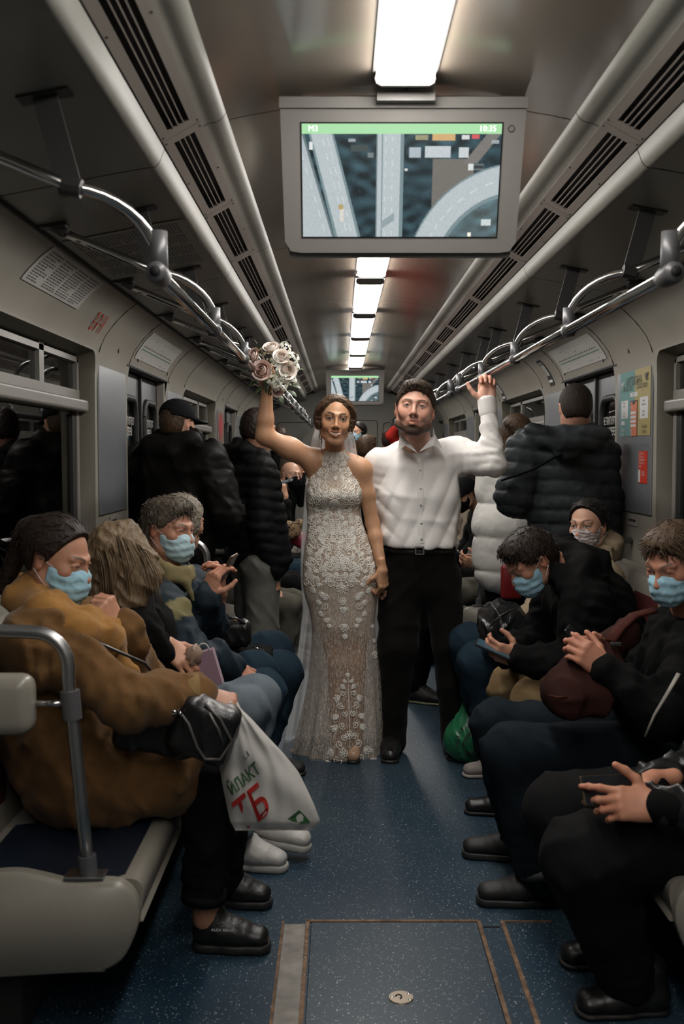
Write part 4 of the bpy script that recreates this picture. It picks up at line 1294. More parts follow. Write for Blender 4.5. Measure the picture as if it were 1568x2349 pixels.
def hair_strands(hm, M, n=400, ln=0.022, r=0.0016, seed=1, flow=(0, 0.5, -0.4), lift=0.35, front=0.5):
    """short locks standing off the hair mass: root points on the hair surface, combed along the flow (head coordinates)"""
    rs = np.random.default_rng(seed)
    v = np.asarray(hm[0]); Mi = np.array(M.inverted())
    loc = xf(v, Mi)
    w = np.where(loc[:, 2] > 0.0, 1.0, 0.35) * (1 + front * (loc[:, 1] > 0.03))
    idx = rs.choice(len(v), min(n, len(v)), replace=False, p=w / w.sum())
    c = np.array([0, -0.018, 0.02])
    mb = MB(); fl = np.array(flow, float)
    for i in idx:
        p = loc[i]; nn = (p - c); nn /= np.linalg.norm(nn)
        t = fl + np.array([0.9 * p[0] / 0.08, 0, 0]) + rs.normal(size=3) * 0.25
        t = t - nn * (t @ nn); t /= max(np.linalg.norm(t), 1e-6)
        L_ = ln * rs.uniform(0.6, 1.3)
        a = p - nn * 0.003; b_ = p + t * L_ * 0.5 + nn * L_ * lift * 0.5; d_ = p + t * L_ + nn * L_ * lift * 0.35
        mb.tube([M @ V(a), M @ V(b_), M @ V(d_)], [r, r * 0.9, r * 0.25], 4, False)
    return mb

def mask_loops(M, w=1.0):
    mb = MB()
    for sx in (-1, 1):
        for (z0, z1) in ((-0.012, 0.020), (-0.075, -0.026)):
            pts = [V((sx * (0.060 * w), 0.040, z0)), V((sx * (0.075 * w), 0.012, (z0 * 0.6 + z1 * 0.4))), V((sx * 0.0835 * w, -0.020, z1))]
            mb.tube([M @ p for p in pts], 0.0012, 5)
    return mb

def hand_sdf(pose, thumb=None, size=1.0):
    """local frame: x from wrist to fingers, y to the thumb side, z out of the back of the hand; fingers curl to -z"""
    s = SDF()
    s.cone((-0.05, 0, 0), (0.0, 0, 0), 0.0225, 0.0225, 0.02, side=(0, 1, 0), fl=(1.05, 1.15))
    s.cone((0.010, 0, 0), (0.078, 0.002, -0.002), 0.017, 0.0145, 0.03, side=(0, 1, 0), fl=(1.9, 2.75))
    s.ell((0.040, 0.020, -0.012), (0.030, 0.017, 0.015), 0.02)
    s.ell((0.040, -0.024, -0.010), (0.032, 0.013, 0.013), 0.02)
    base = [(0.086, 0.0285, 0.0), (0.090, 0.0085, 0.002), (0.086, -0.0115, 0.001), (0.078, -0.0300, -0.003)]
    lens = [(0.044, 0.026, 0.021), (0.048, 0.030, 0.023), (0.045, 0.028, 0.022), (0.035, 0.021, 0.019)]
    rad = [0.0092, 0.0095, 0.0090, 0.0078]
    spread = pose.get('spread', (0.10, 0.02, -0.05, -0.14))
    for i in range(4):
        cu = pose['curl'][i]
        p = V(base[i]); an = 0.0
        sp = spread[i]
        pr = p.copy(); r = rad[i]
        for j in range(3):
            an += cu[j]
            dv = V((math.cos(an) * math.cos(sp), math.cos(an) * math.sin(sp), -math.sin(an)))
            q = p + dv * lens[i][j]
            s.cone(p, q, r, r * 0.90, 0.006 if j else 0.012)
            s.ell(p, (r * 1.06,) * 3, 0.004)
            p = q; r *= 0.90
    th = pose.get('thumb', ((0.9, -0.35), (0.55, -0.25), (0.35, -0.15)))
    p = V((0.022, 0.024, -0.008)); r = 0.0135
    for j, (yaw, dn) in enumerate(th):
        dv = V((math.cos(yaw) * math.cos(dn), math.sin(yaw) * math.cos(dn), math.sin(dn)))
        q = p + dv * (0.042, 0.032, 0.026)[j]
        s.cone(p, q, r, r * 0.86, 0.012 if j == 0 else 0.006)
        p = q; r *= 0.86
    return s

POSES = {
    'relax': {'curl': [(0.25, 0.35, 0.25), (0.35, 0.40, 0.3), (0.45, 0.45, 0.3), (0.5, 0.45, 0.3)]},
    'fist': {'curl': [(1.25, 1.55, 0.9), (1.3, 1.6, 0.9), (1.3, 1.6, 0.9), (1.3, 1.55, 0.9)], 'spread': (0.04, 0.0, -0.03, -0.06), 'thumb': ((0.75, -0.6), (-0.1, -0.7), (-0.7, -0.3))},
    'grip': {'curl': [(0.85, 1.25, 0.7), (0.9, 1.25, 0.7), (0.9, 1.25, 0.7), (0.95, 1.2, 0.7)], 'spread': (0.05, 0.0, -0.04, -0.08), 'thumb': ((0.95, -0.75), (0.35, -0.8), (-0.2, -0.5))},
    'hook': {'curl': [(0.15, 1.3, 0.9), (0.15, 1.35, 0.9), (0.2, 1.35, 0.9), (0.25, 1.3, 0.9)], 'spread': (0.06, 0.0, -0.05, -0.1), 'thumb': ((1.25, -0.12), (0.95, -0.05), (0.8, 0.0))},
    'phone': {'curl': [(0.55, 0.75, 0.5), (0.65, 0.85, 0.5), (0.75, 0.9, 0.5), (0.8, 0.9, 0.5)], 'spread': (0.08, 0.0, -0.05, -0.1), 'thumb': ((0.9, -0.55), (0.45, -0.5), (0.2, -0.3))},
    'flat': {'curl': [(0.08, 0.15, 0.1), (0.08, 0.15, 0.1), (0.1, 0.18, 0.1), (0.12, 0.2, 0.1)], 'spread': (0.16, 0.04, -0.08, -0.2)},
}

def hand_matrix(wrist, fingers, back, right, size=1.0):
    """fingers: direction from wrist to finger tips; back: direction out of the back of the hand; right hand or left"""
    x = V(fingers).normalized(); z = V(back); z = (z - x * z.dot(x)).normalized(); y = z.cross(x)
    # y must be the thumb side: palm down (z up), fingers forward: the thumb of a right hand points left (= z cross x), of a left hand right
    M = Matrix((x, y if right else -y, z)).transposed().to_4x4()
    return Matrix.Translation(V(wrist)) @ M @ Matrix.Scale(size, 4)

def hand_mesh(wrist, fingers, back, right, pose, skin=SKIN, size=1.0, h=0.0034):
    M = hand_matrix(wrist, fingers, back, right, size)
    p = POSES[pose] if isinstance(pose, str) else pose
    v, f = hand_sdf(p).mesh(h)
    c = np.tile(np.array(skin), (len(v), 1))
    # knuckles and finger ends a little redder
    k = smooth01(v[:, 0], 0.07, 0.13)[:, None] * 0.35
    c = c * (1 - k) + np.array(skin) * np.array([1.05, 0.85, 0.8]) * k
    if not right: f = np.asarray(f)[:, ::-1]
    return xf(v, M), f, c

M_skin = mat('skin', (0.5, 0.27, 0.17), 0.48, attr=True, spec=0.35, sss=0.12, bump=(420, 0.06, 0.002), vary=(60, 0.05))
def hairmat(name, col, rough=0.42):
    return mat(name, col, rough + 0.12, spec=0.22, vary=(90, 0.35), bump=(130, 0.7, 0.004), stretch=(1.0, 1.0, 0.22))
def cloth(name, col, rough=0.9, bump=(420, 0.25, 0.002), sheen=0.0, vary=(25, 0.10), spec=0.08):
    return mat('cloth_' + name, col, rough, spec=spec, bump=bump, sheen=sheen, vary=vary)
def leather(name, col, rough=0.33):
    return mat('leather_' + name, col, rough, spec=0.5, bump=(160, 0.25, 0.003), vary=(30, 0.15))
M_maskblue = cloth('mask_blue', (0.30, 0.50, 0.60), 0.8)
M_cord = mat('mask_cord', (0.55, 0.52, 0.50), 0.8)

def shoe(heel, toe, ht, wd, up=V((0, 0, 1)), h=0.006, boot=0.0, chunky=0.0):
    """returns (upper, sole): heel and toe points on the floor"""
    heel = V(heel); toe = V(toe); d = (toe - heel); Ln = d.length; x = d.normalized(); z = V(up); z = (z - x * z.dot(x)).normalized(); y = z.cross(x)
    M = Matrix((x, y, z)).transposed().to_4x4(); M = Matrix.Translation(heel) @ M
    st = 0.017 + chunky
    s = SDF()
    s.cone((0.045, 0, st + 0.030), (Ln * 0.50, 0, st + 0.030), 0.034, 0.033, 0.02, side=(0, 1, 0), fl=(1.0, 1.15))
    s.cone((Ln * 0.45, 0, st + 0.026), (Ln - 0.046, 0, st + 0.016), 0.033, 0.029, 0.03, side=(0, 1, 0), fl=(1.15, 1.28))
    s.cone((0.055, 0, st + 0.03), (0.060, 0, ht), 0.036, 0.038, 0.03, side=(1, 0, 0), fl=(1.1, 1.15))
    s.cone((0.085, 0, ht * 0.72), (Ln * 0.62, 0, st + 0.028), 0.030, 0.022, 0.03, side=(0, 1, 0), fl=(1.0, 1.25))
    if boot: s.cone((0.06, 0, ht - 0.02), (0.065, 0, ht + boot), 0.043, 0.045, 0.02)
    s.fn(lambda P: st - 0.004 - P[..., 2], 'i')
    s.fn(wrinkles(0.0012, 0.03, 3), 'd')
    v, f = s.mesh(h)
    o = SDF()
    o.cone((0.042, 0, st * 0.5), (Ln * 0.55, 0, st * 0.5), 0.036, 0.034, 0.01, side=(0, 1, 0), fl=(0.98, 1.02))
    o.cone((Ln * 0.5, 0, st * 0.5), (Ln - 0.048, 0, st * 0.5), 0.036, 0.037, 0.02, side=(0, 1, 0), fl=(1.05, 1.08))
    o.fn(lambda P: np.maximum(P[..., 2] - st, 0.001 - P[..., 2]), 'i')
    v2, f2 = o.mesh(h)
    k = wd / 0.088
    S = Matrix.Diagonal((1, k, 1, 1))
    return (xf(v, M @ S), f, None), (xf(v2, M @ S), f2, None)

def laces(heel, toe, ht, n=4):
    heel = V(heel); toe = V(toe); x = (toe - heel).normalized(); L = (toe - heel).length; y = V((0, 0, 1)).cross(x)
    mb = MB()
    for i in range(n):
        t = 0.40 + 0.075 * i
        z = ht * 0.78 + (0.062 - ht * 0.78) * (i / max(n - 1, 1)) * 0.85 + 0.006
        c = heel + x * (L * t) + V((0, 0, z))
        mb.tube([c - y * 0.022 - V((0, 0, 0.010)), c - y * 0.01, c + V((0, 0, 0.003)), c + y * 0.01, c + y * 0.022 - V((0, 0, 0.010))], 0.0028, 6)
    return mb

class Person:
    """one passenger: an empty at the feet that parents body, hair and clothes"""
    def __init__(s, label, base, group=None):
        s.root = thing('person', label, 'person', base, group)
        s.skinparts = []
    def part(s, name, m, material, parent=None, label=None, smooth=True):
        o = obj(name, m, material, parent or s.root, smooth)
        if label: o['label'] = label
        return o
    def body(s):
        s.bodyobj = s.part('body', cat_mesh(s.skinparts), M_skin)
        return s.bodyobj
    def head(s, c, yaw, pitch=0, roll=0, scale=1.0, neck_to=None, h=0.0042, **o):
        s.M = head_matrix(c, yaw, pitch, roll, scale)
        s.opts = o
        s.skinparts.append(head_mesh(s.M, o, neck_to, h))
        return s.M
    def hand(s, *a, **k): s.skinparts.append(hand_mesh(*a, **k))
    def hair(s, style, m, h=0.0045, strands=0, ln=0.022, flow=(0, 0.5, -0.4), lift=0.35, **k):
        hm = hair_mesh(s.M, style, h, s.opts.get('width', 1.0), **k)
        o = s.part('hair', hm, m)
        if strands:
            q = s.part('hair_strands', hair_strands(hm, s.M, strands, ln, flow=flow, lift=lift), m, o); q['kind'] = 'stuff'
        return o
    def mask(s, m=None, pleats=True, h=0.0042):
        o = s.part('face_mask', mask_mesh(s.M, h, pleats, s.opts.get('width', 1.0)), m or M_maskblue)
        s.part('ear_loop', mask_loops(s.M, s.opts.get('width', 1.0)), M_cord, o)
        return o
    def sdf(s, name, field, material, h=0.010, parent=None, colfn=None, label=None):
        v, f = field.mesh(h)
        c = colfn(v) if colfn else None
        return s.part(name, (v, f, c), material, parent, label)
    def shoes(s, specs, upper_m, sole_m, h=0.006, lace_m=None, **k):
        for (heel, toe, ht, wd) in specs:
            u, so = shoe(heel, toe, ht, wd, h=h, **k)
            o = s.part('shoe', u, upper_m)
            s.part('sole', so, sole_m, o)
            if lace_m: s.part('laces', laces(heel, toe, ht), lace_m, o)

def lerp(a, b, t): return V(a) + (V(b) - V(a)) * t

def torso_field(s, pel, chest, shL, shR, r, depth=0.62, k=0.05, belly=1.0, puff=None):
    """trunk of a garment between pelvis and shoulders; r = half widths (hip, waist, chest)"""
    side = V(shR) - V(shL)
    sw = side.length / 2
    mid = lerp(pel, chest, 0.45)
    s.cone(pel, mid, r[0] * depth, r[1] * depth * belly, k, side=side, fl=(1 / depth, 1 / (depth * belly)), puff=puff)
    s.cone(mid, chest, r[1] * depth * belly, r[2] * depth, k, side=side, fl=(1 / (depth * belly), 1 / depth), puff=puff)
    return s

# ------------------------------------------------------------------ the bride
YB = 5.05
SKB = np.array([0.52, 0.285, 0.165])
BR = Person('smiling bride in a white lace halter gown raising a bouquet', W(785, 1745, YB) * 1.0)
BR.root.location.z = 0.0
hc = W(768, 966, 4.99)
BR.head(hc, 4, 2, -5, 1.0, neck_to=W(770, 1062, 5.07), h=0.0036, female=True, smile=1.0, skin=SKB, jaw=0.92, width=0.99, makeup=0.65,
        lips=SKB * np.array([0.85, 0.5, 0.48]), brow=(0.035, 0.02, 0.013), browh=0.0056, browa=1.0, lash=0.9, neck=0.046, squint=0.0012)
# continuous trunk, shoulders and arms
b = SDF()
nk = W(770, 1050, 5.07)
shr = W(722, 1058, 5.08); elr = W(606, 1000, 5.00); wrr = W(612, 893, 4.99)
shl = W(829, 1078, 5.07); ell_ = W(854, 1200, 5.08); wrl = W(876, 1308, 5.0)
b.cone(W(768, 1020, 5.04), W(770, 1075, 5.09), 0.046, 0.052, 0.03)
b.cone(W(745, 1062, 5.09), W(805, 1066, 5.09), 0.044, 0.044, 0.05)
b.cone(W(770, 1095, 5.10), W(768, 1180, 5.09), 0.062, 0.060, 0.03, side=(1, 0, 0), fl=(1.4, 1.4))
b.cone(W(768, 1180, 5.09), W(780, 1300, 5.10), 0.060, 0.085, 0.03, side=(1, 0, 0), fl=(1.3, 1.35))
b.ell(shr, (0.050, 0.048, 0.050), 0.04); b.ell(shl, (0.044, 0.044, 0.050), 0.04)
b.cone(W(738, 1062, 5.08), shr, 0.046, 0.048, 0.04); b.cone(W(805, 1066, 5.08), shl, 0.044, 0.042, 0.04)
b.cone(shr, lerp(shr, elr, 0.5), 0.050, 0.052, 0.03); b.cone(lerp(shr, elr, 0.5), elr, 0.050, 0.039, 0.03)
b.cone(elr, lerp(elr, wrr, 0.35), 0.039, 0.039, 0.03); b.cone(lerp(elr, wrr, 0.35), wrr, 0.039, 0.026, 0.02)
b.cone(shr, W(722, 1100, 5.09), 0.042, 0.036, 0.04)
b.cone(shl, lerp(shl, ell_, 0.45), 0.041, 0.040, 0.03); b.cone(lerp(shl, ell_, 0.45), ell_, 0.039, 0.033, 0.02)
b.cone(ell_, lerp(ell_, wrl, 0.3), 0.033, 0.033, 0.02); b.cone(lerp(ell_, wrl, 0.3), wrl, 0.033, 0.023, 0.02)
# legs inside the gown
for (x0, x1) in ((745, 775), (815, 812)):
    b.cone(W(x0, 1320, 5.1), W(x1, 1520, 5.06), 0.08, 0.055, 0.03); b.cone(W(x1, 1520, 5.06), W(x1 + 2, 1735, 5.04), 0.055, 0.035, 0.02)
v, f = b.mesh(0.0085)
BR.skinparts.append((v, f, np.tile(SKB, (len(v), 1))))
BR.hand(wrr, V((0.05, 0.02, 1)), V((0.25, 0.95, 0.1)), True, 'grip', skin=SKB, size=0.92)
BR.hand(wrl, V((0.10, -0.05, -1)), V((0.75, -0.65, 0.05)), False, 'grip', skin=SKB, size=0.92)
BR.body()
M_brhair = hairmat('bride_brown_hair', (0.060, 0.033, 0.018), 0.38)
hr = BR.hair('updo', M_brhair, h=0.004)
# loose curls and an earring
cu = MB()
def curl(px0, py0, px1, py1, y, amp, n=3, ph=0.0):
    pts = []
    for i in range(15):
        t = i / 14
        p = lerp(W(px0, py0, y), W(px1, py1, y - 0.01), t)
        pts.append(p + V((amp * math.sin(t * n * 2 * PI + ph) * t, amp * math.cos(t * n * 2 * PI) * t, 0)))
    cu.tube(pts, [0.0026 * (1 - 0.6 * i / 14) for i in range(15)], 6)
curl(733, 985, 735, 1018, 4.95, 0.010, 1.5); curl(736, 1000, 739, 1045, 4.96, 0.006, 1.0, 1.0)
curl(806, 975, 812, 1028, 4.97, 0.003, 1.0); curl(803, 985, 807, 1010, 4.96, 0.003, 1.0); curl(812, 1000, 822, 1052, 5.0, 0.003, 1.0)
BR.part('loose_curls', cu, M_brhair, hr)
BR.part('earring', MB().ball(W(803, 993, 4.95), (0.004, 0.004, 0.006), 8, 6), M_chrome)
sh_u, sh_s = shoe(W(800, 1735, 5.0) * V((1, 1, 0)) if False else V((W(806, 1740, 5.0).x, 5.16, 0.0)), V((W(811, 1760, 4.95).x, 4.925, 0.0)), 0.07, 0.078, h=0.006)
o_ = BR.part('shoe', sh_u, leather('nude', (0.42, 0.26, 0.17), 0.4)); BR.part('sole', sh_s, M_rubber, o_)

# ---- gown: rows of (py, left px, right px, centre depth, front depth ratio, back depth ratio)
ROWS = [(1028, 747, 790, 5.055, 1.05, 1.05), (1040, 741, 795, 5.06, 1.05, 1.0), (1050, 733, 802, 5.07, 0.95, 0.8), (1066, 719, 812, 5.085, 0.78, 0.7), (1085, 712, 821, 5.09, 0.74, 0.62),
        (1108, 705, 829, 5.09, 0.80, 0.62), (1126, 702, 834, 5.09, 0.90, 0.62), (1142, 701, 834, 5.09, 0.92, 0.62), (1153, 701, 831, 5.09, 0.84, 0.62), (1162, 702, 826, 5.09, 0.70, 0.62),
        (1190, 705, 829, 5.085, 0.68, 0.64), (1210, 705, 835, 5.08, 0.67, 0.66), (1232, 702, 844, 5.08, 0.67, 0.70), (1265, 697, 859, 5.08, 0.68, 0.78), (1300, 694, 868, 5.08, 0.68, 0.80),
        (1335, 694, 869, 5.08, 0.66, 0.74), (1365, 698, 867, 5.08, 0.64, 0.70), (1395, 708, 862, 5.08, 0.66, 0.70), (1430, 714, 858, 5.08, 0.68, 0.78), (1470, 714, 863, 5.09, 0.66, 0.86),
        (1520, 711, 868, 5.10, 0.66, 0.95), (1580, 705, 874, 5.12, 0.70, 1.05), (1640, 694, 878, 5.14, 0.78, 1.15), (1700, 682, 880, 5.17, 0.90, 1.25), (1742, 674, 880, 5.20, 0.98, 1.30)]
NR = 150
def gown_tables():
    ys = np.array([r[0] for r in ROWS], float)
    q = np.linspace(ys[0], ys[-1], NR)
    P = []
    for c in range(1, 6):
        vals = np.array([r[c] for r in ROWS], float)
        # monotone-ish cubic through the rows
        m = np.gradient(vals, ys)
        i = np.clip(np.searchsorted(ys, q) - 1, 0, len(ys) - 2)
        hh = ys[i + 1] - ys[i]; t = (q - ys[i]) / hh
        P.append((2 * t**3 - 3 * t**2 + 1) * vals[i] + (t**3 - 2 * t**2 + t) * hh * m[i] + (-2 * t**3 + 3 * t**2) * vals[i + 1] + (t**3 - t**2) * hh * m[i + 1])
    return q, P
GQ, GP = gown_tables()
def gown_pt(py, th, off=0.0):
    """point of the gown surface: th = 0 faces the camera, positive to the right in the photo"""
    i = (py - GQ[0]) / (GQ[-1] - GQ[0]) * (NR - 1)
    i = min(max(i, 0), NR - 1.001); k = int(i); fr = i - k
    l, r, yc, df, db = [(p[k] * (1 - fr) + p[k + 1] * fr) for p in GP]
    a = W(l, py, yc); c = W(r, py, yc)
    ctr = (a + c) / 2; ha = (c - a).length / 2
    dep = df if math.cos(th) > 0 else db
    # folds grow towards the hem
    fo = smooth01(np.array(py), 1440, 1740).item()
    fold = 1 + fo * (0.060 * math.sin(9 * th + 0.6) + 0.035 * math.sin(17 * th) + 0.03 * math.sin(5 * th + 2.0))
    hem = 0.0
    x = math.sin(th) * ha * fold; y = -math.cos(th) * ha * dep * fold
    n = V((math.sin(th) * dep, -math.cos(th), 0)).normalized()
    z = ctr.z
    # bust
    if 1095 < py < 1160:
        bx = abs(abs(x) - 0.062)
        y -= 0.016 * math.exp(-(bx / 0.05) ** 2) * math.sin((py - 1095) / 65 * PI) * (1 if math.cos(th) > 0 else 0)
    return V((ctr.x + x, yc + y, z)) + n * off
ZH = gown_pt(1742, 0).z
nth = 144
gm = MB(); gm.usec = True
for i in range(NR):
    for j in range(nth):
        th = 2 * PI * j / nth
        p = gown_pt(GQ[i], th)
        t = i / (NR - 1)
        if t > 0.96:
            q = (t - 0.96) / 0.04
            tz = 0.018 + 0.008 * math.sin(23 * th) + (0.012 if math.cos(th) > 0.6 else 0)
            p.z = p.z * (1 - q) + tz * q
        else:
            p.z += (0.0)
        op = 1.0 - 0.75 * smooth01(np.array(GQ[i]), 1400, 1500).item()
        gm.v.append(tuple(p)); gm.c.append((op, op, op))
for i in range(NR - 1):
    for j in range(nth):
        a = i * nth + j; c = i * nth + (j + 1) % nth
        gm.f.append((a, c, c + nth, a + nth))
def lace_material():
    m = bpy.data.materials.new('lace_gown_fabric'); m.use_nodes = True
    nt = m.node_tree; N = nt.nodes; L = nt.links; b = N['Principled BSDF']
    t = N.new('ShaderNodeTexCoord')
    mp = N.new('ShaderNodeMapping'); mp.inputs['Scale'].default_value = (1.0, 1.0, 0.16)
    L.new(t.outputs['Object'], mp.inputs['Vector'])
    n1 = N.new('ShaderNodeTexNoise'); n1.inputs['Scale'].default_value = 230; n1.inputs['Detail'].default_value = 4; n1.inputs['Distortion'].default_value = 1.5
    L.new(mp.outputs[0], n1.inputs['Vector'])
    n2 = N.new('ShaderNodeTexVoronoi'); n2.feature = 'DISTANCE_TO_EDGE'; n2.inputs['Scale'].default_value = 95
    L.new(t.outputs['Object'], n2.inputs['Vector'])
    r1 = N.new('ShaderNodeValToRGB')
    r1.color_ramp.elements[0].position = 0.46; r1.color_ramp.elements[0].color = (0, 0, 0, 1)
    r1.color_ramp.elements[1].position = 0.62; r1.color_ramp.elements[1].color = (1, 1, 1, 1)
    L.new(n1.outputs['Fac'], r1.inputs['Fac'])
    r2 = N.new('ShaderNodeValToRGB')
    r2.color_ramp.elements[0].position = 0.02; r2.color_ramp.elements[0].color = (1, 1, 1, 1)
    r2.color_ramp.elements[1].position = 0.10; r2.color_ramp.elements[1].color = (0, 0, 0, 1)
    L.new(n2.outputs['Distance'], r2.inputs['Fac'])
    mxf = N.new('ShaderNodeMix'); mxf.data_type = 'RGBA'; mxf.blend_type = 'LIGHTEN'; mxf.inputs['Factor'].default_value = 0.35
    L.new(r1.outputs['Color'], mxf.inputs[6]); L.new(r2.outputs['Color'], mxf.inputs[7])
    mx = N.new('ShaderNodeMix'); mx.data_type = 'RGBA'
    L.new(mxf.outputs[2], mx.inputs['Factor'])
    mx.inputs[6].default_value = (0.40, 0.295, 0.22, 1); mx.inputs[7].default_value = (0.74, 0.67, 0.585, 1)
    L.new(mx.outputs[2], b.inputs['Base Color'])
    b.inputs['Roughness'].default_value = 0.75; b.inputs['Sheen Weight'].default_value = 0.1
    # unlined below the knee: the net lets light and sight through between its threads
    va = N.new('ShaderNodeVertexColor'); va.layer_name = 'Col'
    sp = N.new('ShaderNodeSeparateColor'); L.new(va.outputs['Color'], sp.inputs[0])
    al = N.new('ShaderNodeMath'); al.operation = 'MAXIMUM'
    th = N.new('ShaderNodeMath'); th.operation = 'MULTIPLY_ADD'; th.inputs[1].default_value = 0.6; th.inputs[2].default_value = 0.30
    L.new(mxf.outputs[2], th.inputs[0]); L.new(th.outputs[0], al.inputs[0]); L.new(sp.outputs[0], al.inputs[1])
    L.new(al.outputs[0], b.inputs['Alpha'])
    bp = N.new('ShaderNodeBump'); bp.inputs['Strength'].default_value = 0.5; bp.inputs['Distance'].default_value = 0.002
    L.new(mxf.outputs[2], bp.inputs['Height']); L.new(bp.outputs['Normal'], b.inputs['Normal'])
    return m
gown = BR.part('gown', gm, lace_material())
M_lace = mat('lace_cord', (0.88, 0.85, 0.79), 0.7, sheen=0.2)
# ---- raised lace motifs, laid on the gown surface in photograph-independent gown coordinates (row, arc)
def gown_half(py):
    i = (py - GQ[0]) / (GQ[-1] - GQ[0]) * (NR - 1); k = int(min(max(i, 0), NR - 1.001)); fr = i - k
    l, r = [GP[q][k] * (1 - fr) + GP[q][k + 1] * fr for q in (0, 1)]
    return (l + r) / 2, (r - l) / 2
def on_gown(px, py, off=0.002):
    c, hlf = gown_half(py)
    q = max(-1.0, min(1.0, (px - c) / hlf))
    return gown_pt(py, math.asin(q), off)
LACE = MB()
def stroke(pts2, r=0.0023, n=5, taper=True):
    P = []
    for (x, y) in pts2:
        if y < GQ[0] + 1 or y > GQ[-1] - 2: return
        c, hlf = gown_half(y)
        if abs(x - c) > hlf * 0.985: return
        P.append(on_gown(x, y, 0.0012))
    m = len(P)
    rr = [r * (0.55 + 0.45 * math.sin(PI * (0.12 + 0.76 * i / (m - 1)))) for i in range(m)] if taper else r
    LACE.tube(P, rr, n, True)
def rot(p, a, s, c, mir):
    x, y = p[0] * s * mir, p[1] * s
    # rotate after mirroring the shape
    ca, sa = math.cos(a * mir), math.sin(a * mir)
    return (c[0] + x * ca - y * sa, c[1] + x * sa + y * ca)
def scroll(c, s, a, mir=1, turns=1.35, r=0.0024):
    pts = []
    for i in range(22):
        t = i / 21
        an = t * turns * 2 * PI
        rad = 0.12 + 0.62 * t
        pts.append((rad * math.cos(an), rad * math.sin(an)))
    # tail
    e = pts[-1]
    for i in range(1, 5): pts.append((e[0] + 0.28 * i * 0.6, e[1] - 0.30 * i * 0.5 - 0.06 * i * i * 0.5))
    stroke([rot(p, a, s, c, mir) for p in pts], r)
def leafspray(c, s, a, mir=1, n=5, r=0.0022):
    for k in range(n):
        t = (k / (n - 1) - 0.5) * 1.9
        L = 1.0 - 0.25 * abs(t)
        for sd in (-1, 1):
            pts = []
            for i in range(8):
                q = i / 7
                w = 0.12 * math.sin(PI * q) * sd
                bx = q * L
                x = bx * math.cos(t + 0.25 * q) - w * math.sin(t)
                y = bx * math.sin(t + 0.25 * q) + w * math.cos(t)
                pts.append((x, y))
            stroke([rot(p, a, s, c, mir) for p in pts], r)
def flower(c, s, a=0.0, mir=1, r=0.0021, petals=6):
    for k in range(petals):
        t = 2 * PI * k / petals
        pts = []
        for i in range(9):
            q = 2 * PI * i / 8
            x = 0.62 + 0.34 * math.cos(q); y = 0.30 * math.sin(q)
            pts.append((x * math.cos(t) - y * math.sin(t), x * math.sin(t) + y * math.cos(t)))
        stroke([rot(p, a, s, c, mir) for p in pts], r, 5, False)
    pts = [(0.22 * math.cos(q), 0.22 * math.sin(q)) for q in np.linspace(0, 2 * PI, 9)]
    stroke([rot(p, a, s, c, mir) for p in pts], r, 5, False)
def vine(pts, r=0.0021):
    # smooth curve through points
    out = []
    n = len(pts)
    for i in range(n - 1):
        p0 = pts[max(i - 1, 0)]; p1 = pts[i]; p2 = pts[i + 1]; p3 = pts[min(i + 2, n - 1)]
        for t in np.linspace(0, 1, 7)[:-1]:
            out.append(tuple(0.5 * (2 * p1[k] + (p2[k] - p0[k]) * t + (2 * p0[k] - 5 * p1[k] + 4 * p2[k] - p3[k]) * t * t + (3 * p1[k] - p0[k] - 3 * p2[k] + p3[k]) * t ** 3) for k in (0, 1)))
    out.append(pts[-1])
    stroke(out, r)
def both(fn, dx, y, s, a, **k):
    c, hlf = gown_half(y)
    fn((c + dx, y), s, a, 1, **k); fn((c - dx, y), s, a, -1, **k)
rl = random.Random(5)
# collar and yoke: small blossoms
for y in range(1034, 1052, 8):
    c, hlf = gown_half(y)
    for q in np.linspace(-0.85, 0.85, 6): flower((c + q * hlf, y), 5.2, rl.random() * 3, 1, 0.0014)
# dense bodice and hips
y = 1056.0
while y < 1335:
    c, hlf = gown_half(y)
    dx = 5.0 + rl.random() * 6
    open_front = (1085 < y < 1118)
    while dx < hlf - 2:
        if not (open_front and dx < 20):
            w = rl.random()
            a = rl.random() * 6.28
            sz = rl.uniform(8.5, 12.5)
            if w < 0.45: both(scroll, dx, y, sz, a, turns=rl.uniform(1.0, 1.6))
            elif w < 0.80: both(leafspray, dx, y, sz * 1.15, a, n=rl.choice((4, 5)))
            else: both(flower, dx, y, sz * 0.72, a)
        dx += rl.uniform(12, 17)
    y += 11.5
# axis motifs
for (yy, kind, s_) in ((1070, 'f', 7), (1096, 'f', 5), (1150, 'f', 8), (1176, 's', 12), (1215, 'f', 9), (1243, 'l', 16), (1276, 'f', 11), (1312, 's', 15), (1345, 'l', 22), (1372, 'f', 9), (1392, 'l', 15), (1432, 'l', 20), (1452, 'l', 12)):
    c, hlf = gown_half(yy)
    if kind == 'f': flower((c + 2, yy), s_)
    elif kind == 'l': leafspray((c + 4, yy - s_ * 0.4), s_, PI / 2, 1, 5); 
    else: both(scroll, s_ * 0.6, yy, s_ * 0.8, 0.8)
# hip edging and descending sprays
for (dx, yy, s_, a) in ((60, 1345, 14, 0.6), (44, 1352, 12, 1.2), (40, 1385, 12, 2.0), (33, 1362, 9, 0), (50, 1372, 12, 1.0), (46, 1400, 11, 0.4), (38, 1412, 12, 1.9), (30, 1425, 10, 1.2)):
    both(scroll if rl.random() < 0.5 else leafspray, dx, yy, s_, a)
both(flower, 36, 1363, 8.5, 0)
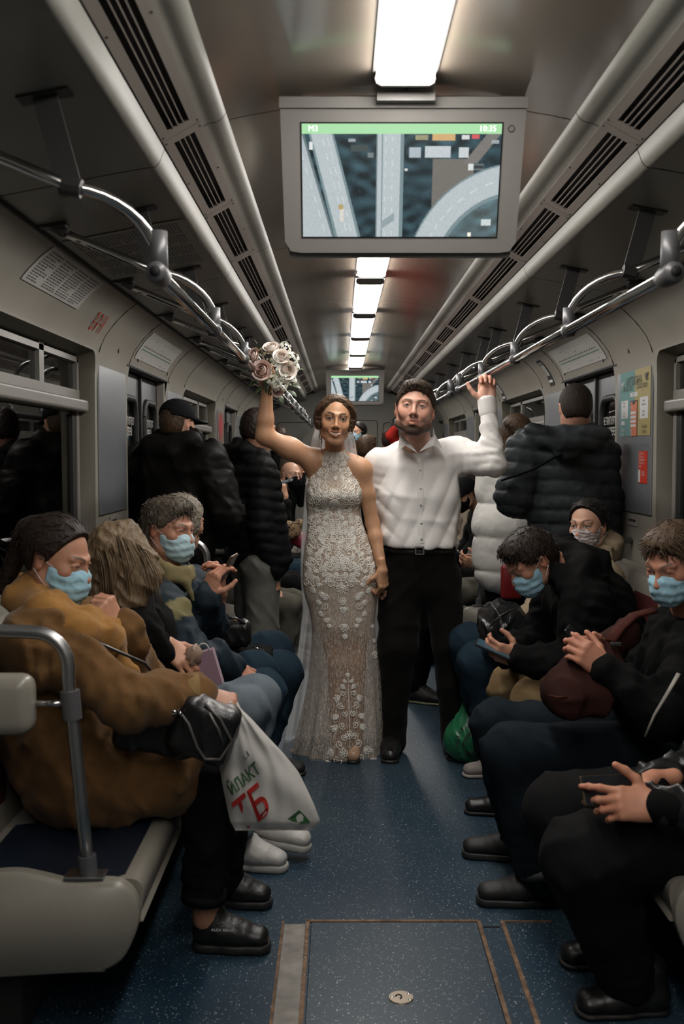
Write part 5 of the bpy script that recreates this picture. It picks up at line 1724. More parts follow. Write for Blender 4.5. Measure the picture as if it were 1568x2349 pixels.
# tree motif down the front panel
c0 = 797
def TX(y): return c0 + (y - 1530) * 0.02
vine([(TX(1525), 1525), (TX(1580), 1580), (TX(1640), 1640), (TX(1700), 1700)], 0.0018)
for (yy, dx, s_, a, kind) in ((1533, 0, 9, PI / 2, 'l'), (1548, 6, 8, 0.9, 'l'), (1560, 9, 11, 0.5, 'l'), (1576, 13, 9, 1.4, 's'), (1590, 20, 14, -0.4, 'l'), (1603, 18, 12, 0.6, 's'), (1620, 10, 10, 1.8, 's'),
                              (1632, 26, 13, -1.0, 'l'), (1645, 15, 11, 0.2, 's'), (1655, 28, 14, -0.8, 'l'), (1668, 12, 10, 1.0, 's'), (1684, 22, 13, 0.3, 's'), (1700, 36, 15, 0.2, 'l'), (1700, 14, 9, 0.4, 'f'),
                              (1716, 28, 14, 1.1, 's'), (1722, 44, 13, 0.4, 'l'), (1728, 12, 11, 0.7, 'l'), (1733, 34, 10, 1.6, 's')):
    for mir in (1, -1):
        cc = (TX(yy) + dx * mir, yy)
        {'l': leafspray, 's': scroll, 'f': flower}[kind](cc, s_, a, mir)
        if dx == 0: break
for yy in (1664, 1731): flower((TX(yy), yy), 9)
for q in np.linspace(-0.95, 0.95, 22):
    c, hlf = gown_half(1733)
    flower((c + q * hlf, 1733), 5.5, q, 1, 0.0016)
# side cascade on the right of the skirt
for (x_, yy, s_, a, kind) in ((855, 1430, 9, 1.5, 'l'), (858, 1448, 10, 1.2, 's'), (856, 1462, 11, 0.4, 'l'), (861, 1478, 10, 2.0, 's'), (858, 1494, 9, 1.0, 's'), (864, 1500, 9, 0.6, 'f'), (718, 1490, 8, 1.0, 's')):
    {'l': leafspray, 's': scroll, 'f': flower}[kind]((x_, yy), s_, a, 1)
la = BR.part('lace_applique', LACE, M_lace, gown)
la['kind'] = 'stuff'
# scalloped halter edge beads
hb = MB()
for (x0, y0, x1, y1) in ((744, 1046, 718, 1066), (718, 1066, 704, 1110), (795, 1046, 812, 1066), (812, 1066, 829, 1108)):
    for q in np.linspace(0, 1, 8):
        px, py = x0 + (x1 - x0) * q, y0 + (y1 - y0) * q
        c, hlf = gown_half(py)
        th = math.asin(max(-1, min(1, (px - c) / hlf * 0.99)))
        p = gown_pt(py, th, 0.002)
        hb.tube([p + V((0.006 * math.cos(t), -0.004, 0.006 * math.sin(t))) for t in np.linspace(0, 2 * PI, 9)], 0.002, 5, False)
ed = BR.part('scalloped_edge', hb, M_lace, gown)
ed['kind'] = 'stuff'

# ---- veil
def veil_material():
    m = bpy.data.materials.new('veil_tulle'); m.use_nodes = True
    nt = m.node_tree; N = nt.nodes; L = nt.links
    out = [n for n in N if n.type == 'OUTPUT_MATERIAL'][0]
    N.remove(N['Principled BSDF'])
    d = N.new('ShaderNodeBsdfDiffuse'); d.inputs['Color'].default_value = (0.78, 0.78, 0.78, 1)
    t = N.new('ShaderNodeBsdfTranslucent'); t.inputs['Color'].default_value = (0.78, 0.78, 0.78, 1)
    a = N.new('ShaderNodeMixShader'); a.inputs[0].default_value = 0.45
    tr = N.new('ShaderNodeBsdfTransparent')
    mx = N.new('ShaderNodeMixShader'); mx.inputs[0].default_value = 0.55
    L.new(d.outputs[0], a.inputs[1]); L.new(t.outputs[0], a.inputs[2]); L.new(tr.outputs[0], mx.inputs[1]); L.new(a.outputs[0], mx.inputs[2])
    L.new(mx.outputs[0], out.inputs['Surface'])
    return m
VE = [(940, 742, 800, 5.10), (965, 727, 808, 5.14), (1000, 716, 814, 5.17), (1050, 708, 821, 5.20), (1100, 701, 824, 5.22), (1160, 696, 826, 5.23), (1240, 690, 835, 5.24), (1320, 689, 866, 5.26), (1400, 694, 871, 5.28), (1470, 686, 872, 5.32), (1560, 674, 874, 5.36), (1650, 660, 876, 5.40), (1725, 648, 878, 5.44)]
def veil_pt(u, t):
    q = t * (len(VE) - 1); k = min(int(q), len(VE) - 2); fr = q - k
    y, l, r, d = [VE[k][c] * (1 - fr) + VE[k + 1][c] * fr for c in range(4)]
    x = l + (r - l) * u
    dd = d - 0.10 * (2 * u - 1) ** 2 * (0.5 if t < 0.2 else 1.0) + (0.006 + 0.012 * t) * math.sin(u * 34 + 3 * t) + 0.01 * t * math.sin(u * 71)
    p = W(x, y, dd)
    return V((p.x, p.y, max(p.z, 0.012)))
BR.part('veil', MB().grid(lambda t, u: veil_pt(u, t), 60, 90), veil_material())

# ------------------------------------------------------------------ the bouquet
bq = thing('bouquet', 'bouquet of blush roses and small white blossoms held high by the bride', 'flowers', W(612, 885, 4.97))
M_rose = mat('rose_petal', (0.88, 0.68, 0.62), 0.6, sss=0.1, vary=(30, 0.06))
M_rosew = mat('rose_petal_white', (0.92, 0.83, 0.77), 0.6, sss=0.1, vary=(30, 0.06))
M_rosec = mat('rose_heart', (0.68, 0.36, 0.22), 0.6)
M_leafg = mat('bouquet_leaf', (0.075, 0.12, 0.055), 0.5, vary=(25, 0.25))
def petal(c, R, rad, ang, openess, w, h):
    """cupped petal around the axis z of R"""
    def fn(u, t):
        a = ang + (u - 0.5) * w * (0.55 + 0.45 * math.sin(PI * min(t, 0.9)))
        rr = rad * (0.22 + 0.78 * math.sin(min(t * 1.5, 1.0) * PI / 2)) + rad * openess * max(0.0, t - 0.55) ** 1.3 * 1.6
        z = h * (t - 0.45) - openess * h * 0.5 * max(0.0, t - 0.7)
        z -= 0.10 * h * (2 * u - 1) ** 2 * t
        return V(c) + R @ V((math.cos(a) * rr, math.sin(a) * rr, z))
    mb = MB().grid(fn, 8, 8)
    mb2 = MB().grid(lambda u, t: fn(1 - u, t) - (R @ V((math.cos(ang) * 0.0012, math.sin(ang) * 0.0012, 0))), 8, 8)
    mb.add(mb2.v, mb2.f)
    return mb
def rose(px, py, y, size, facing, m):
    c = W(px, py, y); ax = V(facing).normalized()
    R = ax.to_track_quat('Z', 'Y').to_matrix()
    core = MB().ball(c, (size * 0.20, size * 0.20, size * 0.42), 10, 8, R)
    ro = obj('rose', core, M_rosec, bq)
    k = 0
    for (n, rad, op, hgt, w) in ((3, 0.24, -0.5, 0.80, 2.7), (3, 0.38, -0.45, 0.84, 2.5), (4, 0.54, -0.25, 0.82, 2.1), (5, 0.72, 0.10, 0.76, 1.8), (5, 0.88, 0.55, 0.66, 1.7)):
        for i in range(n):
            obj('petal', petal(c, R, size * rad, 2 * PI * i / n + rad * 7, op, w, size * hgt * 1.3), m, ro)
            k += 1
    return ro
rose(602, 850, 4.89, 0.043, (-0.25, -1, 0.1), M_rose)
rose(584, 818, 4.93, 0.037, (-0.7, -0.7, 0.35), M_rose)
rose(658, 850, 4.89, 0.040, (0.35, -0.9, 0.1), M_rosew)
rose(644, 820, 4.89, 0.036, (0.2, -0.9, 0.5), M_rosew)
rose(622, 800, 4.92, 0.036, (-0.1, -0.6, 0.8), M_rosew)
rose(636, 896, 4.93, 0.026, (0.2, -0.9, -0.4), M_rose)
M_flo = mat('hydrangea_petal', (0.90, 0.90, 0.80), 0.65, vary=(40, 0.1))
M_bud = mat('small_bud', (0.55, 0.53, 0.38), 0.6, vary=(60, 0.2))
def floret_cluster(px, py, y, rad, n, fs, m, seed):
    r = random.Random(seed)
    c = W(px, py, y); mb = MB()
    for k in range(n):
        # spread over the camera-side dome of the cluster
        z = r.uniform(-0.9, 1.0); a = r.uniform(0, 2 * PI); q = math.sqrt(1 - z * z)
        d = V((q * math.cos(a), q * math.sin(a), z))
        if d.y > 0.5: continue
        p = c + d * rad * r.uniform(0.82, 1.05)
        R = d.to_track_quat('Z', 'Y').to_matrix()
        ph = r.uniform(0, 3)
        for i in range(4):
            b_ = ph + i * PI / 2
            o = R @ V((math.cos(b_) * fs * 0.55, math.sin(b_) * fs * 0.55, fs * 0.12))
            mb.ball(p + o, (fs * 0.5, fs * 0.38, fs * 0.13), 6, 4, R @ Matrix.Rotation(b_, 3, 'Z'))
        mb.ball(p + d * fs * 0.12, fs * 0.14, 5, 4)
    o = obj('blossom_cluster', mb, m, bq)
    o['kind'] = 'stuff'
for i_, (px, py, y_, rad, n_, fs, m_) in enumerate(((641, 880, 4.91, 0.038, 80, 0.0095, M_flo), (668, 824, 4.90, 0.034, 70, 0.0090, M_flo), (632, 845, 4.89, 0.030, 70, 0.0085, M_flo), (614, 822, 4.90, 0.028, 70, 0.0055, M_bud),
        (650, 866, 4.89, 0.028, 60, 0.0090, M_flo), (652, 800, 4.93, 0.030, 60, 0.0090, M_flo), (624, 872, 4.90, 0.026, 55, 0.0085, M_flo), (668, 872, 4.91, 0.024, 50, 0.0085, M_flo), (602, 806, 4.93, 0.020, 40, 0.0055, M_bud), (676, 842, 4.92, 0.022, 45, 0.0080, M_flo), (632, 826, 4.88, 0.020, 45, 0.0080, M_flo))):
    floret_cluster(px, py, y_, rad, n_, fs, m_, i_ + 1)
def leaf(p, d, ln, w, m, parent, up=V((0, -0.3, 1)), name='leaf'):
    d = V(d).normalized(); s_ = d.cross(up).normalized(); n = s_.cross(d)
    def fn(u, t):
        ww = w * math.sin(PI * min(max(t, 0.02), 0.98)) ** 0.8
        return V(p) + d * (ln * t) + s_ * ((u - 0.5) * 2 * ww) + n * (0.15 * ln * math.sin(PI * t) - abs(u - 0.5) * 0.4 * ww)
    mb = MB().grid(fn, 4, 8); mb2 = MB().grid(lambda u, t: fn(1 - u, t) - n * 0.001, 4, 8); mb.add(mb2.v, mb2.f)
    return obj(name, mb, m, parent)
for (px, py, dx, dz, ln) in ((590, 800, -0.3, 0.8, 0.05), (648, 796, 0.5, 0.8, 0.05), (668, 885, 1, -0.3, 0.05), (660, 895, 0.9, -0.7, 0.055), (590, 872, -0.7, -0.6, 0.055), (600, 885, -0.6, -0.9, 0.05), (640, 905, 0.4, -1, 0.05), (575, 850, -1, -0.2, 0.04), (612, 868, 0.0, -0.4, 0.05), (624, 862, 0.2, -0.6, 0.05), (676, 850, 1, 0.1, 0.045)):
    leaf(W(px, py, 4.95), V((dx, -0.35, dz)), ln, ln * 0.28, M_leafg, bq)
st = MB()
for k in range(9):
    a = 2 * PI * k / 9
    p0 = W(612, 925, 4.99) + V((0.010 * math.cos(a), 0.010 * math.sin(a), 0)); p1 = W(622, 850, 4.96) + V((0.035 * math.cos(a), 0.03 * math.sin(a), 0))
    st.tube([p0, lerp(p0, p1, 0.5) + V((0.003 * math.cos(a), 0, 0)), p1], 0.0035, 6)
obj('stems', st, mat('flower_stem', (0.06, 0.10, 0.04), 0.6), bq)
obj('ribbon_wrap', MB().tube([W(611, 905, 4.985), W(614, 872, 4.97)], [0.017, 0.021], 14), mat('satin_ribbon', (0.35, 0.33, 0.30), 0.35), bq)

# ------------------------------------------------------------------ the groom
YG = 5.15
SKG = np.array([0.60, 0.33, 0.245])
GR = Person('bearded groom in a white shirt holding the right handrail', V((W(960, 1720, YG).x, YG, 0)))
GR.head(W(951, 941, 5.00), -6, -4, -5, 1.12, neck_to=W(957, 1036, 5.17), h=0.0038, skin=SKG, jaw=1.15, width=1.04, smile=0.35, squint=0.0018, browdrop=0.003,
        brow=(0.06, 0.035, 0.022), browa=0.85, beard=(0.92, (0.028, 0.016, 0.011)), neck=0.060, lash=0.4, lips=SKG * np.array([0.82, 0.60, 0.58]))
shG = W(868, 1066, 5.20); elG = W(870, 1182, 5.24); wrG = W(876, 1318, 5.14)
shG2 = W(1048, 1042, 5.20); elG2 = W(1131, 1062, 5.10); wrG2 = W(1117, 926, 5.135)
core = SDF()
core.cone(W(958, 1075, 5.20), W(958, 1240, 5.18), 0.08, 0.09, 0.05); core.cone(W(958, 1060, 5.18), shG, 0.05, 0.04, 0.03); core.cone(W(958, 1060, 5.18), shG2, 0.05, 0.04, 0.03)
core.cone(shG, elG, 0.04, 0.035, 0.03); core.cone(elG, wrG, 0.036, 0.028, 0.02); core.cone(shG2, elG2, 0.04, 0.036, 0.03); core.cone(elG2, wrG2, 0.036, 0.03, 0.02)
for (x0, x1, x2) in ((918, 906, 897), (1004, 1020, 1036)):
    core.cone(W(x0, 1290, YG), W(x1, 1500, YG), 0.07, 0.05, 0.03); core.cone(W(x1, 1500, YG), W(x2, 1690, YG), 0.05, 0.035, 0.03)
v, f = core.mesh(0.016); GR.skinparts.append((v, f, np.tile(SKG, (len(v), 1))))
GR.hand(wrG2, V((-0.02, 0.05, 1)), V((0.1, 1, 0.0)), False, {'curl': [(0.75, 1.15, 0.7), (0.75, 1.2, 0.7), (0.75, 1.2, 0.7), (0.75, 1.15, 0.6)], 'spread': (0.05, 0.0, -0.04, -0.08), 'thumb': ((1.0, -0.10), (0.62, -0.05), (0.45, 0.0))}, skin=SKG * 1.1, size=1.06, h=0.0034)
GR.hand(wrG, V((0.06, -0.12, -1)), V((-0.5, 0.8, 0.0)), True, 'grip', skin=SKG, size=1.0)
GR.body()
GR.hair('short', hairmat('groom_short_hair', (0.036, 0.024, 0.016), 0.5), th=0.011, strands=450, ln=0.010, flow=(0.2, 0.8, 0.1), lift=0.25)
M_shirt = cloth('white_shirt', (0.76, 0.74, 0.72), 0.75, bump=(600, 0.12, 0.001), vary=(4, 0.03))
sh = SDF()
side = V((1, 0, 0))
sh.cone(W(957, 1085, 5.17), W(960, 1150, 5.15), 0.120, 0.132, 0.06, side=side, fl=(1.62, 1.46))
sh.cone(W(960, 1150, 5.15), W(961, 1246, 5.12), 0.132, 0.142, 0.06, side=side, fl=(1.46, 1.34))
sh.cone(W(912, 1046, 5.19), W(1008, 1038, 5.19), 0.066, 0.066, 0.06)
sh.cone(W(955, 1022, 5.15), W(957, 1050, 5.17), 0.072, 0.095, 0.04, side=side, fl=(1.0, 1.3))
sh.ell(shG, (0.070, 0.068, 0.072), 0.05); sh.ell(shG2, (0.080, 0.075, 0.080), 0.05)
sh.cone(shG, lerp(shG, elG, 0.55), 0.072, 0.062, 0.04); sh.cone(lerp(shG, elG, 0.55), elG, 0.062, 0.052, 0.03); sh.cone(elG, lerp(elG, wrG, 0.8), 0.052, 0.042, 0.03)
sh.cone(shG2, lerp(shG2, elG2, 0.6), 0.082, 0.072, 0.05); sh.cone(lerp(shG2, elG2, 0.6), elG2, 0.070, 0.058, 0.04)
sh.cone(elG2, lerp(elG2, wrG2, 0.85), 0.057, 0.040, 0.04)
sh.fn(lambda P: P[..., 2] * 0 + np.where(P[..., 0] > 0.40, -1, (W(960, 1254, 5.1).z - P[..., 2])), 'i')
def shirt_folds(P):
    # drawn-up folds that run from the raised arm and the button line down to the opposite hip
    x, y, z = P[..., 0], P[..., 1], P[..., 2]
    t = (x - 0.12) * 0.80 + (z - 1.2) * -0.60
    m = smooth01(x, -0.10, 0.06) * smooth01(z, 0.92, 1.05) * (1 - smooth01(z, 1.36, 1.46))
    u = (x - 0.0) * 0.55 + (z - 1.1) * 0.83
    m2 = (1 - smooth01(x, 0.05, 0.16)) * smooth01(z, 1.0, 1.06) * (1 - smooth01(z, 1.28, 1.36))
    return -0.0085 * m * (np.abs(np.sin(t * 2 * PI / 0.135 + 2.2 * np.sin(z * 5))) ** 0.7 - 0.6) - 0.0075 * m2 * (np.abs(np.sin(u * 2 * PI / 0.15 + 1.5 * np.sin(x * 9))) ** 0.7 - 0.6)
sh.fn(shirt_folds, 'd')
sh.fn(joint_folds([(elG2, wrG2 - elG2), (lerp(shG2, elG2, 0.35), elG2 - shG2), (lerp(shG, elG, 0.4), elG - shG), (lerp(elG2, wrG2, 0.5), V((1, 0, 0.6)))], 0.006, 0.040, 0.10), 'd')
sh.fn(wrinkles(0.0035, 0.12, 12, (1.0, 0.5, 0.75), n=6), 'd')
shirt = GR.sdf('shirt', sh, M_shirt, 0.0085)
# cuff, placket, buttons, collar
cf = SDF(); cf.cone(lerp(elG2, wrG2, 0.86), lerp(elG2, wrG2, 1.06), 0.0415, 0.043, 0.01, side=side, fl=(1.1, 1.1)); cf.cone(lerp(elG2, wrG2, 1.03), lerp(elG2, wrG2, 1.2), 0.036, 0.036, 0.004, 's', side=side, fl=(1.1, 1.1))
GR.sdf('cuff', cf, M_shirt, 0.005, shirt)
def shirt_front(px, py):
    """front surface of the shirt along the view direction, found by marching the field"""
    a = W(px, py, 4.7); b_ = W(px, py, 5.3)
    return a, b_
def march(field, px, py, y0=4.7, y1=5.4, n=140):
    A = npv(W(px, py, y0)); B = npv(W(px, py, y1))
    P = A + np.linspace(0, 1, n)[:, None] * (B - A)
    d = np.full(n, 0.08)
    for (fn, l, u, k, mode) in field.ops:
        if mode == 'u':
            vv = fn(P); hh = np.maximum(k - np.abs(d - vv), 0) / max(k, 1e-6); d = np.minimum(d, vv) - hh * hh * k * 0.25
        elif mode == 'd': d = d + fn(P)
    i = np.argmax(d < 0)
    return V(P[i]) if (d < 0).any() else V(P[n // 2])
pl = MB(); prev = None
PLX = lambda y: 963 + (y - 1040) * 0.016
pts = [march(sh, PLX(y), y) for y in range(1042, 1250, 12)]
for i in range(len(pts)): pts[i].y -= 0.0015
ring = []
for p in pts:
    ring += [p + V((-0.016, 0.002, 0)), p + V((-0.014, -0.002, 0)), p + V((0.014, -0.002, 0)), p + V((0.016, 0.002, 0))]
pl.add(ring, [(i * 4 + j, i * 4 + j + 1, i * 4 + j + 5, i * 4 + j + 4) for i in range(len(pts) - 1) for j in range(3)])
plk = GR.part('button_placket', pl, M_shirt, shirt)
M_btn = mat('shirt_button', (0.55, 0.55, 0.52), 0.35)
for y in (1078, 1121, 1158, 1200, 1236):
    p = march(sh, PLX(y), y) + V((0, -0.005, 0))
    GR.part('button', MB().tube([p, p + V((0, -0.003, 0))], [0.0055, 0.0050], 10), M_btn, shirt)
def slab(pp, th, name, m, parent, nrm=V((0, 1, 0)), sub=1):
    n = len(pp)
    mb = MB().add([p for p in pp] + [p + nrm * th for p in pp], [tuple(range(n)), tuple(reversed(range(n, 2 * n)))] + [(i, i + n, (i + 1) % n + n, (i + 1) % n) for i in range(n)])
    return GR.part(name, mb, m, parent, smooth=False)
def dpt(px, py, y): return W(px, py, y)
slab([dpt(921, 986, 5.04), dpt(916, 1002, 5.03), dpt(912, 1034, 5.005), dpt(929, 1022, 4.985), dpt(958, 1040, 4.975), dpt(944, 1022, 4.985), dpt(928, 1004, 5.02)], 0.006, 'collar', M_shirt, shirt)
slab([dpt(993, 980, 5.05), dpt(998, 998, 5.04), dpt(1016, 1030, 5.02), dpt(994, 1022, 4.985), dpt(960, 1037, 4.975), dpt(978, 1018, 4.985), dpt(992, 1000, 5.02)], 0.006, 'collar', M_shirt, shirt)
M_trou = cloth('black_trousers', (0.0075, 0.0068, 0.0062), 0.85, sheen=0.05)
tr = SDF()
tr.cone(W(960, 1262, 5.14), W(962, 1330, 5.15), 0.130, 0.130, 0.06, side=side, fl=(1.38, 1.40))
for (x0, x1, x2, r0, r1, r2) in ((922, 912, 898, 0.112, 0.098, 0.064), (1010, 1027, 1037, 0.105, 0.074, 0.056)):
    tr.cone(W(x0, 1330, YG), W(x1, 1480, YG - 0.03), r0, r1, 0.04); tr.cone(W(x1, 1480, YG - 0.03), W(x2, 1682, YG + 0.02), r1, r2, 0.04)
    tr.cone(W(x2, 1668, YG + 0.01), W(x2 + 2, 1700, YG + 0.0), r2, r2 * 1.08, 0.02)
tr.fn(lambda P: P[..., 2] - W(960, 1258, 5.1).z, 'i')
tr.fn(wrinkles(0.0045, 0.14, 22, (0.6, 0.6, 1.0)), 'd')
GR.sdf('trousers', tr, M_trou, 0.011)
bl = SDF(); bl.cone(W(960, 1256, 5.14), W(960, 1268, 5.14), 0.139, 0.139, 0.0, side=side, fl=(1.36, 1.36)); bl.fn(lambda P: np.abs(P[..., 2] - W(960, 1262, 5.1).z) - 0.016, 'i')
belt = GR.sdf('belt', bl, leather('black_belt', (0.008, 0.008, 0.008)), 0.009)
bp_ = W(962, 1263, 4.945)
bk = MB()
for (dx, dz, sx, sz) in ((0, 0.017, 0.040, 0.005), (0, -0.017, 0.040, 0.005), (-0.019, 0, 0.005, 0.036), (0.019, 0, 0.005, 0.036)): bk.box(bp_ + V((dx, 0, dz)), (sx, 0.006, sz))
GR.part('buckle', bk, M_steel, belt, smooth=False)
M_blkshoe = leather('black_shoe', (0.010, 0.010, 0.010), 0.36)
GR.shoes([(V((W(898, 1700, YG).x, YG + 0.07, 0)), V((W(896, 1718, 4.95).x - 0.005, 4.93, 0)), 0.10, 0.098), (V((W(1036, 1700, YG).x, YG + 0.10, 0)), V((W(1036, 1700, 5.0).x + 0.02, 4.97, 0)), 0.10, 0.098)], M_blkshoe, M_rubber)

# ------------------------------------------------------------------ passengers
M_sole = M_rubber
def J(px, py, y): return W(px, py, y)
def arm(s, sh, el, wr, r, k=0.04, puff=None, end=0.96, kb=0.05):
    s.ell(sh, (r[0] * 1.08,) * 3, kb)
    m = lerp(sh, el, 0.5)
    s.cone(sh, m, r[0], (r[0] + r[1]) / 2, k, puff=puff); s.cone(m, el, (r[0] + r[1]) / 2, r[1], k, puff=puff)
    e = lerp(el, wr, end)
    s.cone(el, lerp(el, e, 0.5), r[1], (r[1] + r[2]) / 2, k, puff=puff); s.cone(lerp(el, e, 0.5), e, (r[1] + r[2]) / 2, r[2], 0.02, puff=puff)
def leg(s, hip, kn, an, r, k=0.04):
    s.cone(hip, kn, r[0], r[1], k); s.cone(kn, lerp(kn, an, 0.5), r[1], (r[1] + r[2]) / 2, k); s.cone(lerp(kn, an, 0.5), an, (r[1] + r[2]) / 2, r[2], 0.02)
def seat_joints(s, y, hip=0.99, lean=0.06, knee=0.50, foot=0.52, kh=0.50, sw=0.185, sp=0.10, drop=0.0):
    d = dict(pel=V((s * hip, y, 0.53)), chest=V((s * (hip + 0.02 - lean), y, 0.93 - drop)), neck=V((s * (hip + 0.01 - lean * 1.3), y, 1.07 - drop)))
    for q, sg in (('1', -1), ('2', 1)):
        d['sh' + q] = V((s * (hip + 0.02 - lean * 1.15), y + sg * sw, 1.00 - drop))
        d['el' + q] = V((s * (hip - 0.10 - lean), y + sg * (sw + 0.05), 0.74 - drop * 0.6))
        d['wr' + q] = V((s * (hip - 0.36), y + sg * 0.08, 0.66))
        d['hp' + q] = V((s * hip, y + sg * 0.09, 0.52))
        d['kn' + q] = V((s * knee, y + sg * sp, kh))
        d['an' + q] = V((s * foot, y + sg * sp, 0.12))
        d['heel' + q] = V((s * (foot + 0.06), y + sg * sp, 0.0))
        d['toe' + q] = V((s * (foot - 0.21), y + sg * sp * 1.1, 0.0))
    return d
def stand_joints(x, y, fx, fy, h=1.75, sw=0.20):
    """upright figure facing (fx, fy)"""
    f = V((fx, fy, 0)).normalized(); r = V((f.y, -f.x, 0))
    c = V((x, y, 0)); k = h / 1.75
    d = dict(pel=c + V((0, 0, 0.95 * k)), chest=c + V((0, 0, 1.32 * k)), neck=c + V((0, 0, 1.47 * k)) + f * 0.01)
    for q, sg in (('1', -1), ('2', 1)):
        d['sh' + q] = c + r * (sg * sw) + V((0, 0, 1.40 * k))
        d['el' + q] = c + r * (sg * (sw + 0.06)) + V((0, 0, 1.12 * k)) - f * 0.02
        d['wr' + q] = c + r * (sg * (sw + 0.03)) + V((0, 0, 0.88 * k)) + f * 0.08
        d['hp' + q] = c + r * (sg * 0.09) + V((0, 0, 0.93 * k))
        d['kn' + q] = c + r * (sg * 0.10) + V((0, 0, 0.50 * k)) + f * 0.02
        d['an' + q] = c + r * (sg * 0.11) + V((0, 0, 0.10)) - f * 0.02
        d['heel' + q] = c + r * (sg * 0.11) - f * 0.08
        d['toe' + q] = c + r * (sg * 0.13) + f * 0.19
    return d

def build(label, j, base, head=None, hair=None, mask=None, top=None, legs=None, shoes=None, hands=(), res=1.0, skin=SKIN, group=None, hairkw=None, skinx=None):
    P = Person(label, base, group)
    P.j = j
    if head is not None:
        hd = dict(head); c = hd.pop('c')
        P.head(c, hd.pop('yaw'), hd.pop('pitch', 0), hd.pop('roll', 0), hd.pop('scale', 1.0), neck_to=hd.pop('neck_to', j['neck']), h=0.0048 * res, skin=skin, **hd)
    core = SDF()
    core.cone(j['pel'], j['chest'], 0.07, 0.07, 0.04)
    core.cone(j['chest'], j['neck'], 0.06, 0.045, 0.03)
    for q in '12':
        core.cone(j['chest'], j['sh' + q], 0.05, 0.04, 0.03); core.cone(j['sh' + q], j['el' + q], 0.035, 0.03, 0.02); core.cone(j['el' + q], j['wr' + q], 0.03, 0.024, 0.02)
        core.cone(j['hp' + q], j['kn' + q], 0.06, 0.045, 0.03); core.cone(j['kn' + q], j['an' + q], 0.042, 0.034, 0.02)
        core.cone(j['pel'], j['hp' + q], 0.07, 0.06, 0.03)
    if skinx: skinx(core)
    v, f = core.mesh(0.018 * res if not skinx else 0.011)
    P.skinparts.append((v, f, np.tile(np.array(skin), (len(v), 1))))
    for h_ in hands:
        w, fd, bk, rt, ps = h_[:5]
        P.hand(w, fd, bk, rt, ps, skin=skin, size=h_[5] if len(h_) > 5 else 0.95, h=0.0038 * res)
    P.body()
    if hair and hair[0]:
        kw = dict(strands=int(({'short': 550, 'crop': 300, 'pony': 300, 'updo': 250, 'buzz': 0}[hair[0]]) / res ** 3), ln=0.024 if hair[0] == 'short' else 0.035 if hair[0] in ('pony', 'updo') else 0.008, flow=(0.1, 0.5, -0.1) if hair[0] in ('short', 'crop') else (0.1, -1.0, -0.1), lift=0.35 if hair[0] in ('short', 'crop') else 0.05)
        kw.update(hairkw or {}); P.hair(hair[0], hair[1], h=0.0050 * res, **kw)
    if mask is not None: P.mask(None if mask is True else mask, h=0.0048 * res)
    if top:
        o = dict(r=(0.185, 0.175, 0.195), depth=0.66, sl=(0.070, 0.060, 0.046), collar=0.0, puff=None, wr=(0.008, 0.13), k=0.06, belly=1.05, seed=3, end=0.97, extra=None, h=0.011, name='jacket', hem=None, colfn=None, quilt=None)
        o.update(top)
        s = SDF()
        torso_field(s, j['pel'], j['chest'], j['sh1'], j['sh2'], o['r'], o['depth'], o['k'], o['belly'], o['puff'])
        s.cone(lerp(j['chest'], j['sh1'], 0.75), lerp(j['chest'], j['sh2'], 0.75), 0.085, 0.085, 0.07)
        s.cone(j['chest'], lerp(j['neck'], j['chest'], 0.15), 0.11, 0.068, 0.05)
        for q in '12': arm(s, j['sh' + q], j['el' + q], j['wr' + q], o['sl'], k=0.012 if o['quilt'] else 0.04, kb=0.03 if o['quilt'] else 0.05, puff=o['puff'], end=o['end'])
        if o['collar']: s.cone(lerp(j['neck'], j['chest'], 0.25), lerp(j['neck'], j['chest'], -0.25), 0.075 + o['collar'], 0.066 + o['collar'], 0.03)
        if o['extra']: o['extra'](s)
        if o['wr']:
            s.fn(wrinkles(o['wr'][0] * 1.0, o['wr'][1], o['seed'], (1, 1, 1.0)), 'd'); s.fn(wrinkles(o['wr'][0] * 0.45, o['wr'][1] * 0.5, o['seed'] + 7), 'd')
            if not o['puff']: s.fn(joint_folds([(j['el' + q], j['wr' + q] - j['sh' + q]) for q in '12'] + [(lerp(j['sh' + q], j['el' + q], 0.25), j['el' + q] - j['sh' + q]) for q in '12'] + [(lerp(j['pel'], j['chest'], 0.3), j['chest'] - j['pel'])], o['wr'][0] * 0.75, 0.05, 0.12), 'd')
        if o['quilt']: s.fn(quilting(*o['quilt']), 'd')
        P.top = P.sdf(o['name'], s, o['m'], o['h'] * res, colfn=o['colfn'])
        P.topf = s
    if legs:
        o = dict(r=(0.098, 0.076, 0.058), wr=(0.006, 0.11), seed=5, h=0.011, name='trousers', extra=None)
        o.update(legs)
        s = SDF()
        s.cone(j['hp1'], j['hp2'], 0.115, 0.115, 0.05)
        for q in '12': leg(s, j['hp' + q], j['kn' + q], j['an' + q], o['r'])
        if o['extra']: o['extra'](s)
        if o['wr']:
            s.fn(wrinkles(o['wr'][0] * 1.0, o['wr'][1], o['seed']), 'd')
            s.fn(joint_folds([(lerp(j['kn' + q], j['hp' + q], 0.12), j['an' + q] - j['hp' + q]) for q in '12'] + [(lerp(j['an' + q], j['kn' + q], 0.12), j['an' + q] - j['kn' + q]) for q in '12'], 0.005, 0.045, 0.10), 'd')
        P.legs = P.sdf(o['name'], s, o['m'], o['h'] * res)
    if shoes:
        o = dict(ht=0.10, wd=0.095, which='12', kw={}); o.update(shoes)
        P.shoes([(j['heel' + q], j['toe' + q], o['ht'], o['wd']) for q in o['which']], o['m'], o.get('sole', M_sole), h=0.0065 * res, lace_m=o.get('lace'), **o['kw'])
    return P

